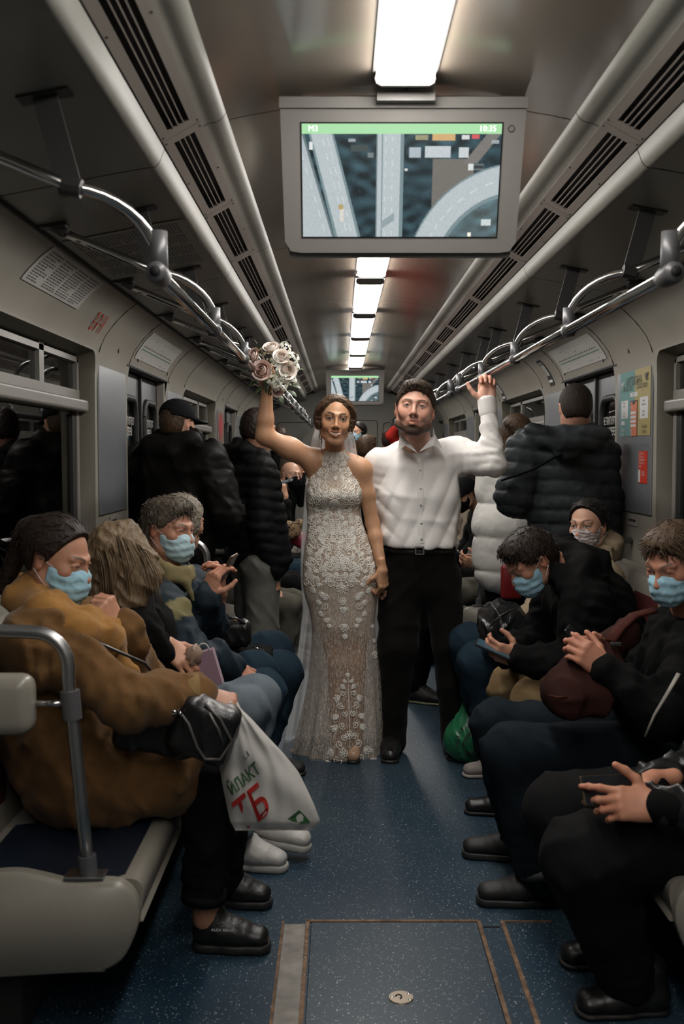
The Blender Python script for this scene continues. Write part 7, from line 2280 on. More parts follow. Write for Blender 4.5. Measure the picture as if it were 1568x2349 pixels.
L6 = far_seated(-1, 7.95, 'far left passenger with a leopard print scarf and a red bag', dict(c=J(632, 1160, 7.95), yaw=80, pitch=25, female=True), ('updo', H_dark), None, C_black, C_blackjean,
                hands=[(J(652, 1140, 7.7), V((-0.2, 0, 1)), V((0.6, -0.7, 0)), True, 'relax', 0.95)], wr1=J(655, 1155, 7.7), el1=J(650, 1220, 7.7))
sc = SDF()
for (a, b_) in (((662, 1205), (676, 1212)), ((676, 1212), (686, 1200)), ((668, 1225), (680, 1222))): sc.cone(J(*a, 7.5), J(*b_, 7.5), 0.035, 0.032, 0.02)
def leopard():
    m = mat('leopard_print', (0.24, 0.16, 0.08), 0.8)
    nt = m.node_tree; N = nt.nodes; L = nt.links
    t = N.new('ShaderNodeTexCoord'); w = N.new('ShaderNodeTexVoronoi'); w.inputs['Scale'].default_value = 55
    L.new(t.outputs['Object'], w.inputs['Vector'])
    r = N.new('ShaderNodeValToRGB'); r.color_ramp.elements[0].position = 0.3; r.color_ramp.elements[0].color = (0.02, 0.012, 0.008, 1); r.color_ramp.elements[1].position = 0.45; r.color_ramp.elements[1].color = (0.26, 0.17, 0.09, 1)
    L.new(w.outputs['Distance'], r.inputs['Fac']); L.new(r.outputs['Color'], N['Principled BSDF'].inputs['Base Color'])
    return m
L6.sdf('scarf', sc, leopard(), 0.009)
L7 = far_seated(-1, 8.9, 'far bald man with a black face covering looking towards the camera', dict(c=J(668, 1092, 8.8), yaw=35, pitch=0), None, C_black, C_black, C_jean, skin=np.array([0.52, 0.30, 0.21]))
L8 = far_seated(-1, 9.45, 'farthest passenger on the left bench in a dark cap', dict(c=J(672, 1072, 9.4), yaw=80, pitch=10), ('short', H_grey), None, C_black, C_blackjean)
R5 = far_seated(1, 7.42, 'far right passenger in grey jacket typing on a phone', dict(c=V((0.93, 7.42, 1.19)), yaw=-70, pitch=30), ('short', H_dark), None, cloth('grey_green_jacket', (0.075, 0.082, 0.078), 0.8), C_olive,
                hands=[(J(1098, 1296, 7.2), V((-0.9, 0.0, 0.25)), V((0.1, -0.7, -0.4)), False, 'phone', 1.05), (J(1098, 1288, 7.4), V((-0.9, 0.0, 0.2)), V((0.1, 0.7, 0.4)), True, 'phone', 1.05)], wr1=J(1106, 1300, 7.2), wr2=J(1106, 1292, 7.4), el1=J(1160, 1330, 7.1))
R6 = far_seated(1, 8.1, 'far right passenger in a black cap with white lettering', dict(c=J(1062, 1135, 8.0), yaw=-50, pitch=28), ('crop', H_brown), C_black, C_black, C_blackjean, skin=np.array([0.42, 0.23, 0.15]))
cp = SDF(); cp.ell((0, -0.016, 0.042), (0.094, 0.114, 0.094), 0.02); cp.box((0, 0.12, 0.036), (0.070, 0.055, 0.006), 0.005, 0.02); cp.fn(lambda P: (0.026 - P[..., 2]) * 0.9, 'i')
v, f = cp.mesh(0.006); cpo = R6.part('cap', (xf(v, R6.M), f, None), cloth('black_cap_far', (0.007, 0.007, 0.008), 0.85))
tm = text_mesh('RCA', 0.05, frame(R6.M.to_3x3() @ V((-1, 0, 0)), R6.M.to_3x3() @ V((0, -0.4, 1))), R6.M @ V((0.045, 0.092, 0.078)), 0.0, bold=0.001)
R6.part('cap_lettering', tm, M_white, cpo)
R7 = far_seated(1, 8.75, 'far right passenger in a pale brown coat behind the black cap', dict(c=V((0.92, 8.75, 1.20)), yaw=-80, pitch=10), ('short', H_dark), None, cloth('pale_brown_coat', (0.17, 0.14, 0.105), 0.85), C_blackjean)

# ---- standing figures at the end of the carriage
def far_stand(px, py, y, label, fx, fy, h, topm, hairm, style='short', yaw=0, mask=None, female=False, group=None, **up):
    x = J(px, py, y).x
    j = stand_joints(x, y, fx, fy, h); j.update(up)
    return build(label, j, V((x, y, 0)), head=dict(c=J(px, py, y), yaw=yaw, pitch=5, female=female), hair=(style, hairm), mask=mask, top=dict(m=topm, h=0.016), legs=dict(m=C_black, h=0.016), shoes=dict(m=F_rub), res=1.5)
far_stand(820, 992, 12.6, 'distant standing person in dark coat seen just right of the bride', -0.6, -0.8, 1.78, C_black, H_black, 'updo', -40, True, True)
far_stand(842, 1030, 9.4, 'distant brown-haired person between the bride and the groom', 0.4, 0.9, 1.58, C_black, H_brown, 'short', 150)
xr = 0.57
P3 = far_stand(893, 1010, 11.4, 'distant person in red jacket reaching for the handrail behind the groom', 0.2, 0.98, 1.75, cloth('red_jacket', (0.30, 0.020, 0.014), 0.8), H_dark, 'short', 170, None, False, None, el2=J(898, 1000, 11.3), wr2=J(905, 985, 11.25))
far_stand(640, 1005, 12.0, 'distant standing person behind the raised arm of the bride', 0.2, 0.98, 1.80, C_black, H_brown, 'short', 160)

# ---- someone standing right behind the groom, only legs and sneakers in view
j = stand_joints(J(972, 1300, 6.3).x, 6.3, 0.92, -0.38, 1.60, 0.17)
j.update(heel1=V((J(938, 1600, 6.2).x, 6.30, 0)), toe1=V((J(1014, 1610, 6.15).x, 6.17, 0)), an1=V((J(955, 1600, 6.25).x, 6.27, 0.10)))
SB = build('person hidden behind the groom in black trousers and pale-soled sneakers', j, V((j['pel'].x, 6.3, 0)),
           head=dict(c=j['neck'] + V((0, 0, 0.12)), yaw=90, pitch=10), hair=('short', H_dark), top=dict(m=C_black, r=(0.15, 0.15, 0.16), sl=(0.055, 0.05, 0.045), h=0.014), legs=dict(m=C_black, h=0.014, r=(0.085, 0.07, 0.055)),
           shoes=dict(m=F_rub, sole=mat('cream_sole', (0.27, 0.26, 0.17), 0.6), lace=mat('grey_lace', (0.12, 0.12, 0.12), 0.7)))
sx_ = MB()
for (a, b_) in (((952, 1583), (985, 1598)), ((962, 1600), (985, 1585)), ((970, 1604), (996, 1592)), ((985, 1585), (998, 1606)), ((975, 1590), (990, 1608))):
    sx_.tube([J(*a, 6.165), J(*b_, 6.15)], 0.0022, 5)
o_ = SB.part('side_stripes', sx_, mat('silver_stripe', (0.35, 0.34, 0.30), 0.4)); o_['kind'] = 'stuff'

# ------------------------------------------------------------------ notices, posters and stickers
def cove_pt(s, y, z, off=0.002):
    x = cove_x(z); x2 = cove_x(z + 0.01); t = V((x2 - x, 0, 0.01)).normalized(); n = V((-t.z, 0, t.x))
    if n.x > 0: n = -n
    return V((s * (x + n.x * off), y, z + n.z * off))
def side_z(x):
    for (x0, z0), (x1, z1) in zip(PROF_SIDE, PROF_SIDE[1:]):
        if x <= x1: return z0 + (z1 - z0) * (x - x0) / (x1 - x0)
    return PROF_SIDE[-1][1]
def side_pt(s, y, x, off=0.004): return V((s * x, y, side_z(x) - off))
def sheet(name, fn, nu, nv, m, parent=None, th=0.0012, nrm=None):
    """thin printed sheet with real thickness following a surface: fn(u, v, offset)"""
    mb = MB().grid(lambda u, v: fn(u, v, 0.0), nu, nv); b2 = MB().grid(lambda u, v: fn(u, v, th), nu, nv); mb.add(b2.v, b2.f)
    return obj(name, mb, m, parent)
M_paper = mat('notice_paper', (0.42, 0.415, 0.39), 0.7)
M_paperg = mat('notice_paper_grey', (0.29, 0.285, 0.26), 0.7)
M_grn = mat('route_green', (0.03, 0.16, 0.09), 0.7)
M_red = mat('red_stencil_paint', (0.42, 0.045, 0.018), 0.7)
M_greytext = mat('grey_print', (0.10, 0.10, 0.10), 0.7)
def printed_lines(fn, rows, u0, u1, seed, hgt, gap=0.5, cols=1, m=M_greytext, off=0.0018, wordy=True):
    """rows of small print as word-sized bars"""
    r = random.Random(seed); mb = MB()
    for c in range(cols):
        a = u0 + (u1 - u0) * c / cols + 0.01; b_ = u0 + (u1 - u0) * (c + 1) / cols - 0.02
        for i in range(rows):
            v = 0.06 + 0.88 * (i + 0.5) / rows; hh = hgt / 2
            u = a; end = b_ - (0.0 if r.random() < 0.7 else r.uniform(0.1, 0.4) * (b_ - a))
            while u < end:
                w = min(r.uniform(0.03, 0.09) * (0.6 if wordy else 3), end - u)
                mb.add([fn(u, v - hh, off), fn(u + w, v - hh, off), fn(u + w, v + hh, off), fn(u, v + hh, off)], [(0, 1, 2, 3)])
                u += w + 0.008
    return mb
def stuff(o): o['kind'] = 'stuff'; return o
# wall part of the left notice: v = 0 upper edge
n1 = lambda u, v, o=0.0: cove_pt(-1, 3.50 + 0.74 * u, 2.172 - 0.105 * v, 0.002 + o)
t = thing('wall_notice', 'white printed notice on the curve of the left wall', 'notice', (-1.2, 3.9, 2.1))
sh_ = sheet('sheet', n1, 10, 6, M_paper, t)
stuff(obj('small_print', printed_lines(n1, 12, 0.03, 0.97, 3, 0.036, cols=4), M_greytext, t, False))
n2 = lambda u, v, o=0.0: side_pt(-1, 3.50 + 0.74 * u, 1.085 - 0.40 * v, 0.002 + o)
t = thing('ceiling_notice', 'grey printed notice under the left outer ceiling', 'notice', (-0.9, 3.9, 2.2))
sheet('sheet', n2, 4, 6, M_paperg, t)
stuff(obj('small_print', printed_lines(n2, 30, 0.03, 0.97, 4, 0.017, cols=4), M_greytext, t, False))
# route maps above the doors
for s, side in ((-1, 'left'), (1, 'right')):
    fnm = (lambda u, v, o=0.0, s=s: cove_pt(s, (5.62 + 1.02 * u) if s < 0 else (6.72 - 1.08 * u), 2.135 - 0.135 * v, 0.002 + o))
    t = thing('route_map', 'long white route map with a green line above the %s door' % side, 'map', (s * 1.22, 6.1, 2.07))
    sheet('sheet', fnm, 12, 6, M_paper, t)
    mb = MB(); mb.add([fnm(0.04, 0.60, 0.0018), fnm(0.96, 0.60, 0.0018), fnm(0.96, 0.625, 0.0018), fnm(0.04, 0.625, 0.0018)], [(0, 1, 2, 3)])
    mb2 = MB().grid(lambda u, v: fnm(0.04 + 0.92 * u, 0.60 + 0.028 * v, 0.0018), 10, 1)
    obj('route_line', mb2, M_grn, t, False)
    r = random.Random(2); mb = MB()
    for i in range(17):
        u = 0.06 + 0.052 * i
        mb.grid(lambda a, b_: fnm(u + 0.030 * a, 0.47 + 0.05 * b_, 0.0018), 1, 1)
    for i in range(22):
        u = r.uniform(0.08, 0.88); v = r.choice((0.10, 0.18, 0.28, 0.36, 0.72, 0.80, 0.88))
        if r.random() < 0.5: mb.grid(lambda a, b_: fnm(u + 0.045 * a, v + 0.018 * b_, 0.0018), 1, 1)
        else: mb.grid(lambda a, b_: fnm(u + 0.003 * a, v + 0.10 * b_ * (1 if v < 0.5 else -1), 0.0018), 1, 1)
    stuff(obj('station_names', mb, M_greytext, t, False))
def text_on(s, size, fn, align='LEFT', bold=0.0, sx=1.0):
    """lettering wrapped on a surface given by fn(x, y) in metres"""
    mb = text_mesh(s, size, Matrix.Identity(3), (0, 0, 0), 0.0, align, bold, sx)
    mb.v = [tuple(fn(p[0], p[1])) for p in mb.v]
    return mb
t = thing('stencil_marking', 'red stencilled letters on the left wall above the window', 'marking', (-1.24, 4.6, 2.07))
sl = MB()
base_txt = text_on('В Р Н', 0.095, lambda x, y: cove_pt(-1, 4.54 + x * 0.78 - y * 0.2, 2.055 + y, 0.0022), bold=0.0012)
obj('letters', base_txt, M_red, t, False)
mb = MB()
for zz in (2.060,):
    mb.grid(lambda a, b_: cove_pt(-1, 4.53 + 0.20 * a, zz + 0.0035 * b_ + 0.0 * a, 0.0026), 1, 1)
obj('stencil_bridges', mb, M_wall, t, False)
# black safety stickers on the right
for (y_, z_, lab) in ((7.15, 2.035, 'black pictogram sticker above the far right pillar'), (9.2, 2.035, 'small distant black pictogram sticker on the right wall')):
    t = thing('safety_sticker', lab, 'sticker', (1.25, y_, z_))
    f_ = lambda u, v, o=0.0: cove_pt(1, y_ + 0.07 - 0.14 * u, z_ + 0.085 - 0.17 * v, 0.002 + o)
    sheet('sheet', f_, 2, 6, mat('black_sticker', (0.02, 0.02, 0.02), 0.6), t)
    mb = MB()
    for u in (0.15, 0.42, 0.68):
        mb.grid(lambda a, b_: f_(u + 0.12 * a, 0.18 + 0.42 * b_, 0.0018), 1, 3)
        mb.grid(lambda a, b_: f_(u + 0.02 + 0.08 * a, 0.08 + 0.07 * b_, 0.0018), 1, 1)
    mb.grid(lambda a, b_: f_(0.1 + 0.75 * a, 0.76 + 0.12 * b_, 0.0018), 1, 1)
    obj('pictogram', mb, M_white, t, False)
# language-course poster on the right pillar panel; u from far to near, v downwards
PX = 1.2885
def pst(u, v, o=0.0): return V((PX - o, 5.455 - 0.535 * u, 1.900 - 0.325 * v))
t = thing('course_poster', 'teal and olive language course poster on the right pillar', 'poster', (PX, 5.2, 1.74))
def flat(name, u0, u1, v0, v1, m, o, parent=t, r=0.0):
    mb = MB(); a = pst(u0, v0, o); b_ = pst(u1, v0, o); c = pst(u1, v1, o); d = pst(u0, v1, o)
    e = V((-0.0008, 0, 0))
    mb.add([a, b_, c, d, a + e, b_ + e, c + e, d + e], [(0, 1, 2, 3), (4, 7, 6, 5), (0, 4, 5, 1), (1, 5, 6, 2), (2, 6, 7, 3), (3, 7, 4, 0)])
    return obj(name, mb, m, parent, False)
M_teal = mat('poster_teal', (0.075, 0.215, 0.205), 0.55); M_olive = mat('poster_olive', (0.30, 0.245, 0.085), 0.55); M_orange = mat('poster_orange', (0.50, 0.125, 0.045), 0.55); M_pw = mat('poster_white', (0.52, 0.52, 0.52), 0.55)
flat('teal_half', 0.0, 0.5, 0, 1, M_teal, 0.0); flat('olive_half', 0.5, 1.0, 0, 1, M_olive, 0.0)
ph_ = flat('phone_outline', 0.375, 0.605, 0.46, 1.0, M_ink, 0.001)
flat('phone_screen', 0.39, 0.59, 0.48, 1.0, M_orange, 0.002, ph_); flat('notch', 0.45, 0.53, 0.475, 0.52, M_ink, 0.003, ph_)
for v in (0.625, 0.69, 0.755, 0.82): flat('answer_bar', 0.39, 0.565, v, v + 0.042, M_pw, 0.003, ph_)
for (u0, u1, v0, v1) in ((0.06, 0.29, 0.44, 0.72), (0.68, 0.94, 0.43, 0.75), (0.36, 0.60, 0.335, 0.40), (0.06, 0.18, 0.76, 0.82)): flat('speech_bubble', u0, u1, v0, v1, M_pw, 0.0012)
Rp = frame(V((0, -1, 0)), V((0, 0, 1)))
def ptext(s, u, v, size, m, o=0.004, align='CENTER', sx=0.62, bold=0.0):
    return obj('lettering', text_mesh(s, size, Rp, pst(u, v, o), 0.0, align, bold, sx), m, t, False)
M_dkg = mat('poster_dark_type', (0.035, 0.035, 0.03), 0.6)
ptext('АНГЛІЙСЬКА', 0.48, 0.17, 0.058, M_dkg, bold=0.0003, sx=0.72); ptext('ДЛЯ ДОРОСЛИХ', 0.27, 0.27, 0.030, M_dkg, sx=0.75); ptext('ДЛЯ ШКОЛЯРІВ', 0.74, 0.265, 0.030, M_dkg, sx=0.75)
ptext('18+', 0.20, 0.335, 0.016, M_dkg); ptext('6–17', 0.78, 0.33, 0.016, M_dkg); ptext('YES I CAN', 0.48, 0.367, 0.017, M_dkg)
ptext('Where is\nGrandma?\n\nIn the\nkitchen', 0.17, 0.58, 0.017, M_dkg); ptext('Hello!\nHow are you?\n\nI am fine,\nthank you', 0.81, 0.59, 0.017, M_dkg)
ptext('TEST', 0.43, 0.57, 0.016, M_pw); ptext('B1', 0.42, 0.955, 0.050, M_pw, bold=0.0008); ptext('ENGLISH\nSTUDIO', 0.14, 0.935, 0.022, M_pw); ptext('НАВЧАННЯ\n0 800 75 07', 0.83, 0.91, 0.024, M_dkg)
lg = MB(); lg.add([pst(0.82, 0.10, 0.004), pst(0.93, 0.08, 0.004), pst(0.92, 0.13, 0.004), pst(0.85, 0.17, 0.004)], [(0, 1, 2, 3)]); lg.add([pst(0.84, 0.19, 0.004), pst(0.93, 0.15, 0.004), pst(0.91, 0.20, 0.004)], [(0, 1, 2)]); obj('logo', lg, M_dkg, t, False)
lb = MB()
for (u0, u1, v0, v1) in ((0.05, 0.06, 0.13, 0.25), (0.14, 0.15, 0.13, 0.25), (0.05, 0.15, 0.24, 0.25), (0.08, 0.12, 0.16, 0.21)): lb.grid(lambda a, b_: pst(u0 + (u1 - u0) * a, v0 + (v1 - v0) * b_, 0.004), 1, 1)
obj('badge', lb, M_pw, t, False)
# red sticker below
t = thing('red_sticker', 'small red sticker with white print on the right pillar', 'sticker', (PX, 5.03, 1.42))
def rst(u, v, o=0.0): return V((PX - o, 5.10 - 0.14 * u, 1.500 - 0.155 * v))
sheet('sheet', rst, 1, 1, mat('red_sticker_film', (0.52, 0.045, 0.025), 0.5), t, 0.0012, None) if False else obj('sheet', MB().box((PX, 5.03, 1.4225), (0.002, 0.14, 0.155)), mat('red_sticker_film', (0.52, 0.045, 0.025), 0.5), t, False)
obj('lettering', text_mesh('Дозуй каву\nПроїзд — це\nНе забувай про\nсвою маску\nразом', 0.0155, Rp, rst(0.08, 0.27, 0.003), 0.0, 'LEFT', sx=0.85), M_pw, t, False)
obj('white_patch', MB().box((PX - 0.0015, 5.085, 1.38), (0.002, 0.032, 0.06)), M_pw, t, False)
obj('lettering', text_mesh('ДЕТАЛІ\nОНЛАЙН', 0.014, Rp, rst(0.42, 0.70, 0.003), 0.0, 'LEFT', sx=0.85), M_pw, t, False)
# small plates below the pillar panels
for s, side in ((-1, 'left'), (1, 'right')):
    t = thing('wall_plate', 'small pale label plate below the %s pillar panel' % side, 'sign', (s * 1.298, 5.2, 1.16))
    obj('plate', MB().rbox((s * 1.297, 5.22, 1.155), (0.006, 0.17, 0.055), 0.002), mat('pale_plate', (0.30, 0.27, 0.25), 0.6), t, False)
    obj('print', MB().box((s * 1.2935, 5.22, 1.155), (0.001, 0.12, 0.012)), M_ink, t, False)
# poster on the pillar by the second left door
t = thing('picture_poster', 'red and pink picture poster on the far left pillar', 'poster', (-1.288, 9.85, 1.55))
obj('sheet', MB().box((-1.287, 9.86, 1.55), (0.003, 0.52, 0.66)), mat('poster_brown', (0.16, 0.10, 0.075), 0.5), t, False)
ov = [(0.11 * math.cos(a) * (1 if math.sin(a) > -0.3 else 0.7), 0.12 * math.sin(a)) for a in np.linspace(0, 2 * PI, 24, endpoint=False)]
obj('red_bloom', MB().prism(ov, lambda p: V((-1.2835, 9.84 + p[0] * 1.6, 1.74 + p[1])), lambda p: V((-1.2855, 9.84 + p[0] * 1.6, 1.74 + p[1]))), mat('poster_red', (0.32, 0.02, 0.035), 0.5), t, False)
obj('pale_band', MB().box((-1.2845, 9.86, 1.50), (0.001, 0.40, 0.10)), mat('poster_skin', (0.34, 0.20, 0.15), 0.5), t, False)
# do-not-lean lettering on the door panes
M_etch = mat('etched_lettering', (0.42, 0.42, 0.40), 0.6)
for s, side in ((-1, 'left'), (1, 'right')):
    t = thing('door_lettering', 'white lettering on the glass of the %s door' % side, 'lettering', (s * 1.345, 6.2, 1.66))
    Rd = frame(V((0, 1 if s < 0 else -1, 0)), V((0, 0, 1)))
    for yc in (5.88, 6.49):
        obj('lettering', text_mesh('НЕ ПРИТУЛЯТИСЯ\nДО ДВЕРЕЙ', 0.060, Rd, V((s * 1.352, yc, 1.64)), 0.0, 'CENTER', 0.001, 0.62), M_etch, t, False)

# ------------------------------------------------------------------ things carried by the passengers
def phone(label, c, xdir, ydir, m=None, w=0.072, h=0.150, screen=None):
    R = frame(V(xdir), V(ydir))
    t = thing('phone', label, 'phone', c)
    b_ = obj('body', MB().rbox(c, (w, h, 0.009), 0.004, 2, R), m or mat('phone_black', (0.01, 0.01, 0.011), 0.2), t, False)
    n = R @ V((0, 0, 1))
    sm = screen or mat('phone_screen_dark', (0.015, 0.017, 0.02), 0.08)
    obj('screen', MB().box(V(c) + n * 0.0048, (w * 0.92, h * 0.93, 0.0008), R), sm, t, False)
    obj('camera', MB().rbox(V(c) - n * 0.005 + R @ V((-w * 0.25, h * 0.38, 0)), (0.018, 0.024, 0.003), 0.001, 1, R), M_black, t, False)
    return t
M_lit = mat('phone_screen_lit', (0.035, 0.075, 0.10), 0.2, emit=0.10)
phone('dark phone held by the man in the navy jacket', J(519, 1310, 4.02), V((0.25, 0.9, 0.1)), V((0.50, 0.1, 0.85)), mat('phone_bronze', (0.10, 0.055, 0.03), 0.3), screen=mat('phone_screen_dim', (0.03, 0.03, 0.03), 0.1))
phone('phone with lit screen held by the hunched man', J(1133, 1490, 3.98), V((0.3, 0.9, 0.15)), V((-0.85, 0.25, 0.35)), screen=M_lit)
phone('black phone in the hands of the young man at the right edge', J(1335, 1482, 3.22), V((0.35, 0.85, 0.1)), V((-0.65, 0.1, 0.75)))
phone('black phone with a gold edge held by the nearest right passenger', J(1405, 1812, 2.58), V((-0.05, 0.55, 0.8)), V((-1, 0.1, 0.15)), mat('phone_gold_edge', (0.05, 0.035, 0.015), 0.3, metal=0.5), w=0.078, h=0.16)
phone('phone held out by the far right passenger in grey', J(1068, 1278, 7.25), V((0.2, 0.95, 0)), V((-0.75, 0, 0.6)), mat('phone_silver', (0.35, 0.35, 0.35), 0.3, metal=0.6))
phone('thin phone held up on the far left bench', J(648, 1106, 7.6), V((0.1, 0.95, 0.2)), V((0.95, 0, 0.25)), mat('phone_blue_grey', (0.2, 0.24, 0.28), 0.3, metal=0.4))

# white carrier bag hanging from the hand of the woman in the camel coat
BAG = [(1608, 505, 545, 2.88), (1625, 507, 552, 2.87), (1650, 505, 578, 2.87), (1690, 502, 614, 2.88), (1730, 500, 652, 2.89), (1770, 505, 684, 2.90), (1810, 512, 704, 2.90), (1850, 520, 722, 2.90), (1885, 528, 735, 2.90), (1905, 540, 715, 2.90)]
def bag_row(py):
    for a, b_ in zip(BAG, BAG[1:]):
        if py <= b_[0]:
            t = (py - a[0]) / (b_[0] - a[0]); return [a[i] + (b_[i] - a[i]) * t for i in range(4)]
    return list(BAG[-1])
def bag_pt(u, py, sgn, off=0.0):
    y, l, r, d = bag_row(py)
    t = (py - BAG[0][0]) / (BAG[-1][0] - BAG[0][0])
    th = (0.012 + 0.052 * math.sin(PI * min(t * 0.75 + 0.05, 1))) * math.sqrt(max(0.0, 1 - (2 * u - 1) ** 2 * 0.96)) * (1 if t < 0.96 else 0.4)
    wr_ = 0.004 * math.sin(u * 19 + t * 4) * (1 - t * 0.5) + 0.004 * math.sin(u * 9 - t * 13) + 0.003 * math.sin(33 * u + 11 * t)
    return W(l + (r - l) * u, py, d + sgn * th + wr_ + sgn * off)
t = thing('carrier_bag', 'white plastic carrier bag with red and green lettering hanging from a hand', 'bag', J(610, 1760, 2.9))
mb = MB().grid(lambda v, u: bag_pt(u, 1608 + 297 * v, -1), 40, 26)
b2 = MB().grid(lambda v, u: bag_pt(u, 1608 + 297 * v, 1), 40, 26); mb.add(b2.v, [tuple(reversed(f)) for f in b2.f])
M_bag = mat('white_bag_film', (0.50, 0.485, 0.46), 0.42, bump=(35, 0.25, 0.006), vary=(8, 0.05))
bo = obj('bag', mb, M_bag, t)
def bag_text(s, size_px, ox, oy, bdir, udir, m, bold=0.0, sx=1.0):
    """lettering on the bag: ox, oy = left end of the base line, bdir and udir = directions of base line and strokes on the bag"""
    q = text_mesh(s, size_px, Matrix.Identity(3), (0, 0, 0), 0.0, 'LEFT', bold, sx)
    vs = []
    for p in q.v:
        x, y = p[0], p[1] + 0.36 * size_px
        px = ox + x * bdir[0] + y * udir[0]; py = oy + x * bdir[1] + y * udir[1]
        yy, l, r, d = bag_row(py)
        vs.append(tuple(bag_pt(min(max((px - l) / (r - l), 0.01), 0.99), min(py, 1904), -1, 0.006)))
    q.v = vs
    return obj('lettering', q, m, bo, False)
M_bred = mat('bag_print_red', (0.40, 0.022, 0.018), 0.5); M_bgreen = mat('bag_print_green', (0.030, 0.10, 0.030), 0.5)
bag_text('ЙЛАКТ', 38, 533, 1829, (0.76, -0.65), (-0.50, -0.86), M_bgreen, 0.7, 0.66)
bag_text('Т', 96, 556, 1916, (0.74, -0.62), (-0.36, -0.93), M_bred, 1.6, 0.74)
bag_text('Б', 100, 590, 1893, (0.74, -0.62), (-0.36, -0.93), M_bred, 1.6, 0.74)
def tri(pts, m):
    mb = MB()
    vs = []
    for (px, py) in pts:
        yy, l, r, d = bag_row(py); vs.append(bag_pt(min(max((px - l) / (r - l), 0.01), 0.99), py, -1, 0.002))
    mb.add(vs, [tuple(range(len(vs)))]); return obj('green_corner', mb, m, bo, False)
tri([(638, 1898), (660, 1878), (686, 1858), (700, 1872), (712, 1886), (690, 1890), (664, 1895)], M_bgreen)
tri([(556, 1735), (566, 1722), (572, 1732), (562, 1745)], mat('bag_print_grey', (0.16, 0.15, 0.14), 0.6))

# black handbag on her lap
t = thing('handbag', 'black leather handbag on the lap of the camel coat woman', 'handbag', J(430, 1690, 2.86))
s = SDF()
s.box(J(360, 1662, 2.86), (0.115, 0.055, 0.075), 0.03, 0.04, R=np.array(Matrix.Rotation(0.15, 3, 'Y')))
s.box(J(470, 1672, 2.80), (0.085, 0.050, 0.080), 0.028, 0.03, R=np.array(Matrix.Rotation(0.35, 3, 'Y')))
s.fn(wrinkles(0.004, 0.07, 3), 'd')
v, f = s.mesh(0.008); hb2 = obj('body', (v, f, None), L_black, t)
pp = [J(400, 1618, 2.76), J(432, 1660, 2.735), J(452, 1715, 2.735), J(470, 1742, 2.74), J(505, 1742, 2.74), J(532, 1700, 2.75), J(505, 1650, 2.745), J(470, 1615, 2.755)]
obj('piping', MB().tube(pp, 0.0045, 6), mat('bag_piping', (0.06, 0.055, 0.05), 0.35), hb2)
obj('flap_seam', MB().tube([J(478, 1635, 2.735), J(500, 1672, 2.725), J(510, 1705, 2.73)], 0.004, 6), mat('bag_piping', (0.06, 0.055, 0.05), 0.35), hb2)
rg = [J(388 + 16 * math.cos(a), 1634 + 4.5 * math.sin(a), 2.74) for a in np.linspace(0, 2 * PI, 17)]
obj('clasp', MB().tube(rg, 0.0028, 8, False), M_chrome, t)
obj('strap', MB().tube([J(362, 1629, 2.75), J(330, 1620, 2.77), J(280, 1590, 2.80), J(230, 1540, 2.80)], 0.0045, 8), L_black, t)
for (px, py) in ((366, 1630), (413, 1636)): obj('ring', MB().ball(J(px, py, 2.745), 0.006, 8, 6), M_chrome, t)

# lilac gift bag held by the blonde woman
t = thing('gift_bag', 'small lilac paper gift bag held by the blonde woman', 'gift bag', J(480, 1530, 3.38))
Rb = frame((J(478, 1492, 3.38) - J(450, 1500, 3.38)), (J(460, 1500, 3.38) - J(492, 1568, 3.38)))
cb = (J(463, 1497, 3.38) + J(495, 1568, 3.38)) / 2
obj('body', MB().box(cb, (0.062, 0.118, 0.045), Rb), mat('lilac_paper', (0.24, 0.155, 0.20), 0.55), t, False)
obj('side_fold', MB().box(cb + Rb @ V((0.0315, 0, 0)), (0.001, 0.116, 0.043), Rb), mat('lilac_paper_pale', (0.36, 0.255, 0.30), 0.5), t, False)
hd = [J(452 + 14 + 13 * math.cos(a), 1492 - 16 * math.sin(a), 3.36) for a in np.linspace(0, PI, 12)]
obj('cord_handle', MB().tube(hd, 0.0025, 6), mat('white_cord', (0.42, 0.40, 0.38), 0.7), t)
cr_ = SDF(); cr_.ell(J(446, 1500, 3.35), (0.026, 0.02, 0.03), 0.02); cr_.ell(J(436, 1512, 3.36), (0.022, 0.018, 0.024), 0.02); cr_.fn(wrinkles(0.004, 0.02, 2), 'd')
v, f = cr_.mesh(0.004); obj('tissue', (v, f, None), mat('clear_wrap', (0.30, 0.21, 0.16), 0.25), t)

# black purse on the lap behind the navy jacket
t = thing('purse', 'small black purse with a gold clasp on the left bench', 'handbag', J(530, 1455, 4.5))
s = SDF(); s.box(J(532, 1452, 4.50), (0.085, 0.05, 0.058), 0.03, 0.02); s.fn(wrinkles(0.003, 0.06, 5), 'd')
v, f = s.mesh(0.008); obj('body', (v, f, None), L_black, t)
obj('handle', MB().tube([J(500, 1428, 4.46), J(515, 1416, 4.45), J(540, 1418, 4.45), J(562, 1432, 4.46)], 0.006, 8), L_black, t)
obj('clasp', MB().rbox(J(538, 1424, 4.44), (0.018, 0.008, 0.009), 0.002), mat('gold_metal', (0.45, 0.30, 0.15), 0.3, metal=1.0), t)
t = thing('dark_bag', 'flat black bag lying on denim knees on the left bench', 'bag', J(590, 1500, 4.5))
s = SDF(); s.box(J(582, 1502, 4.55), (0.080, 0.10, 0.030), 0.02, 0.02); s.fn(wrinkles(0.003, 0.06, 5), 'd'); v, f = s.mesh(0.009); obj('body', (v, f, None), C_black, t)
obj('zip', MB().tube([J(575, 1482, 4.44), J(590, 1487, 4.44), J(606, 1492, 4.44)], 0.003, 6), M_chrome, t)

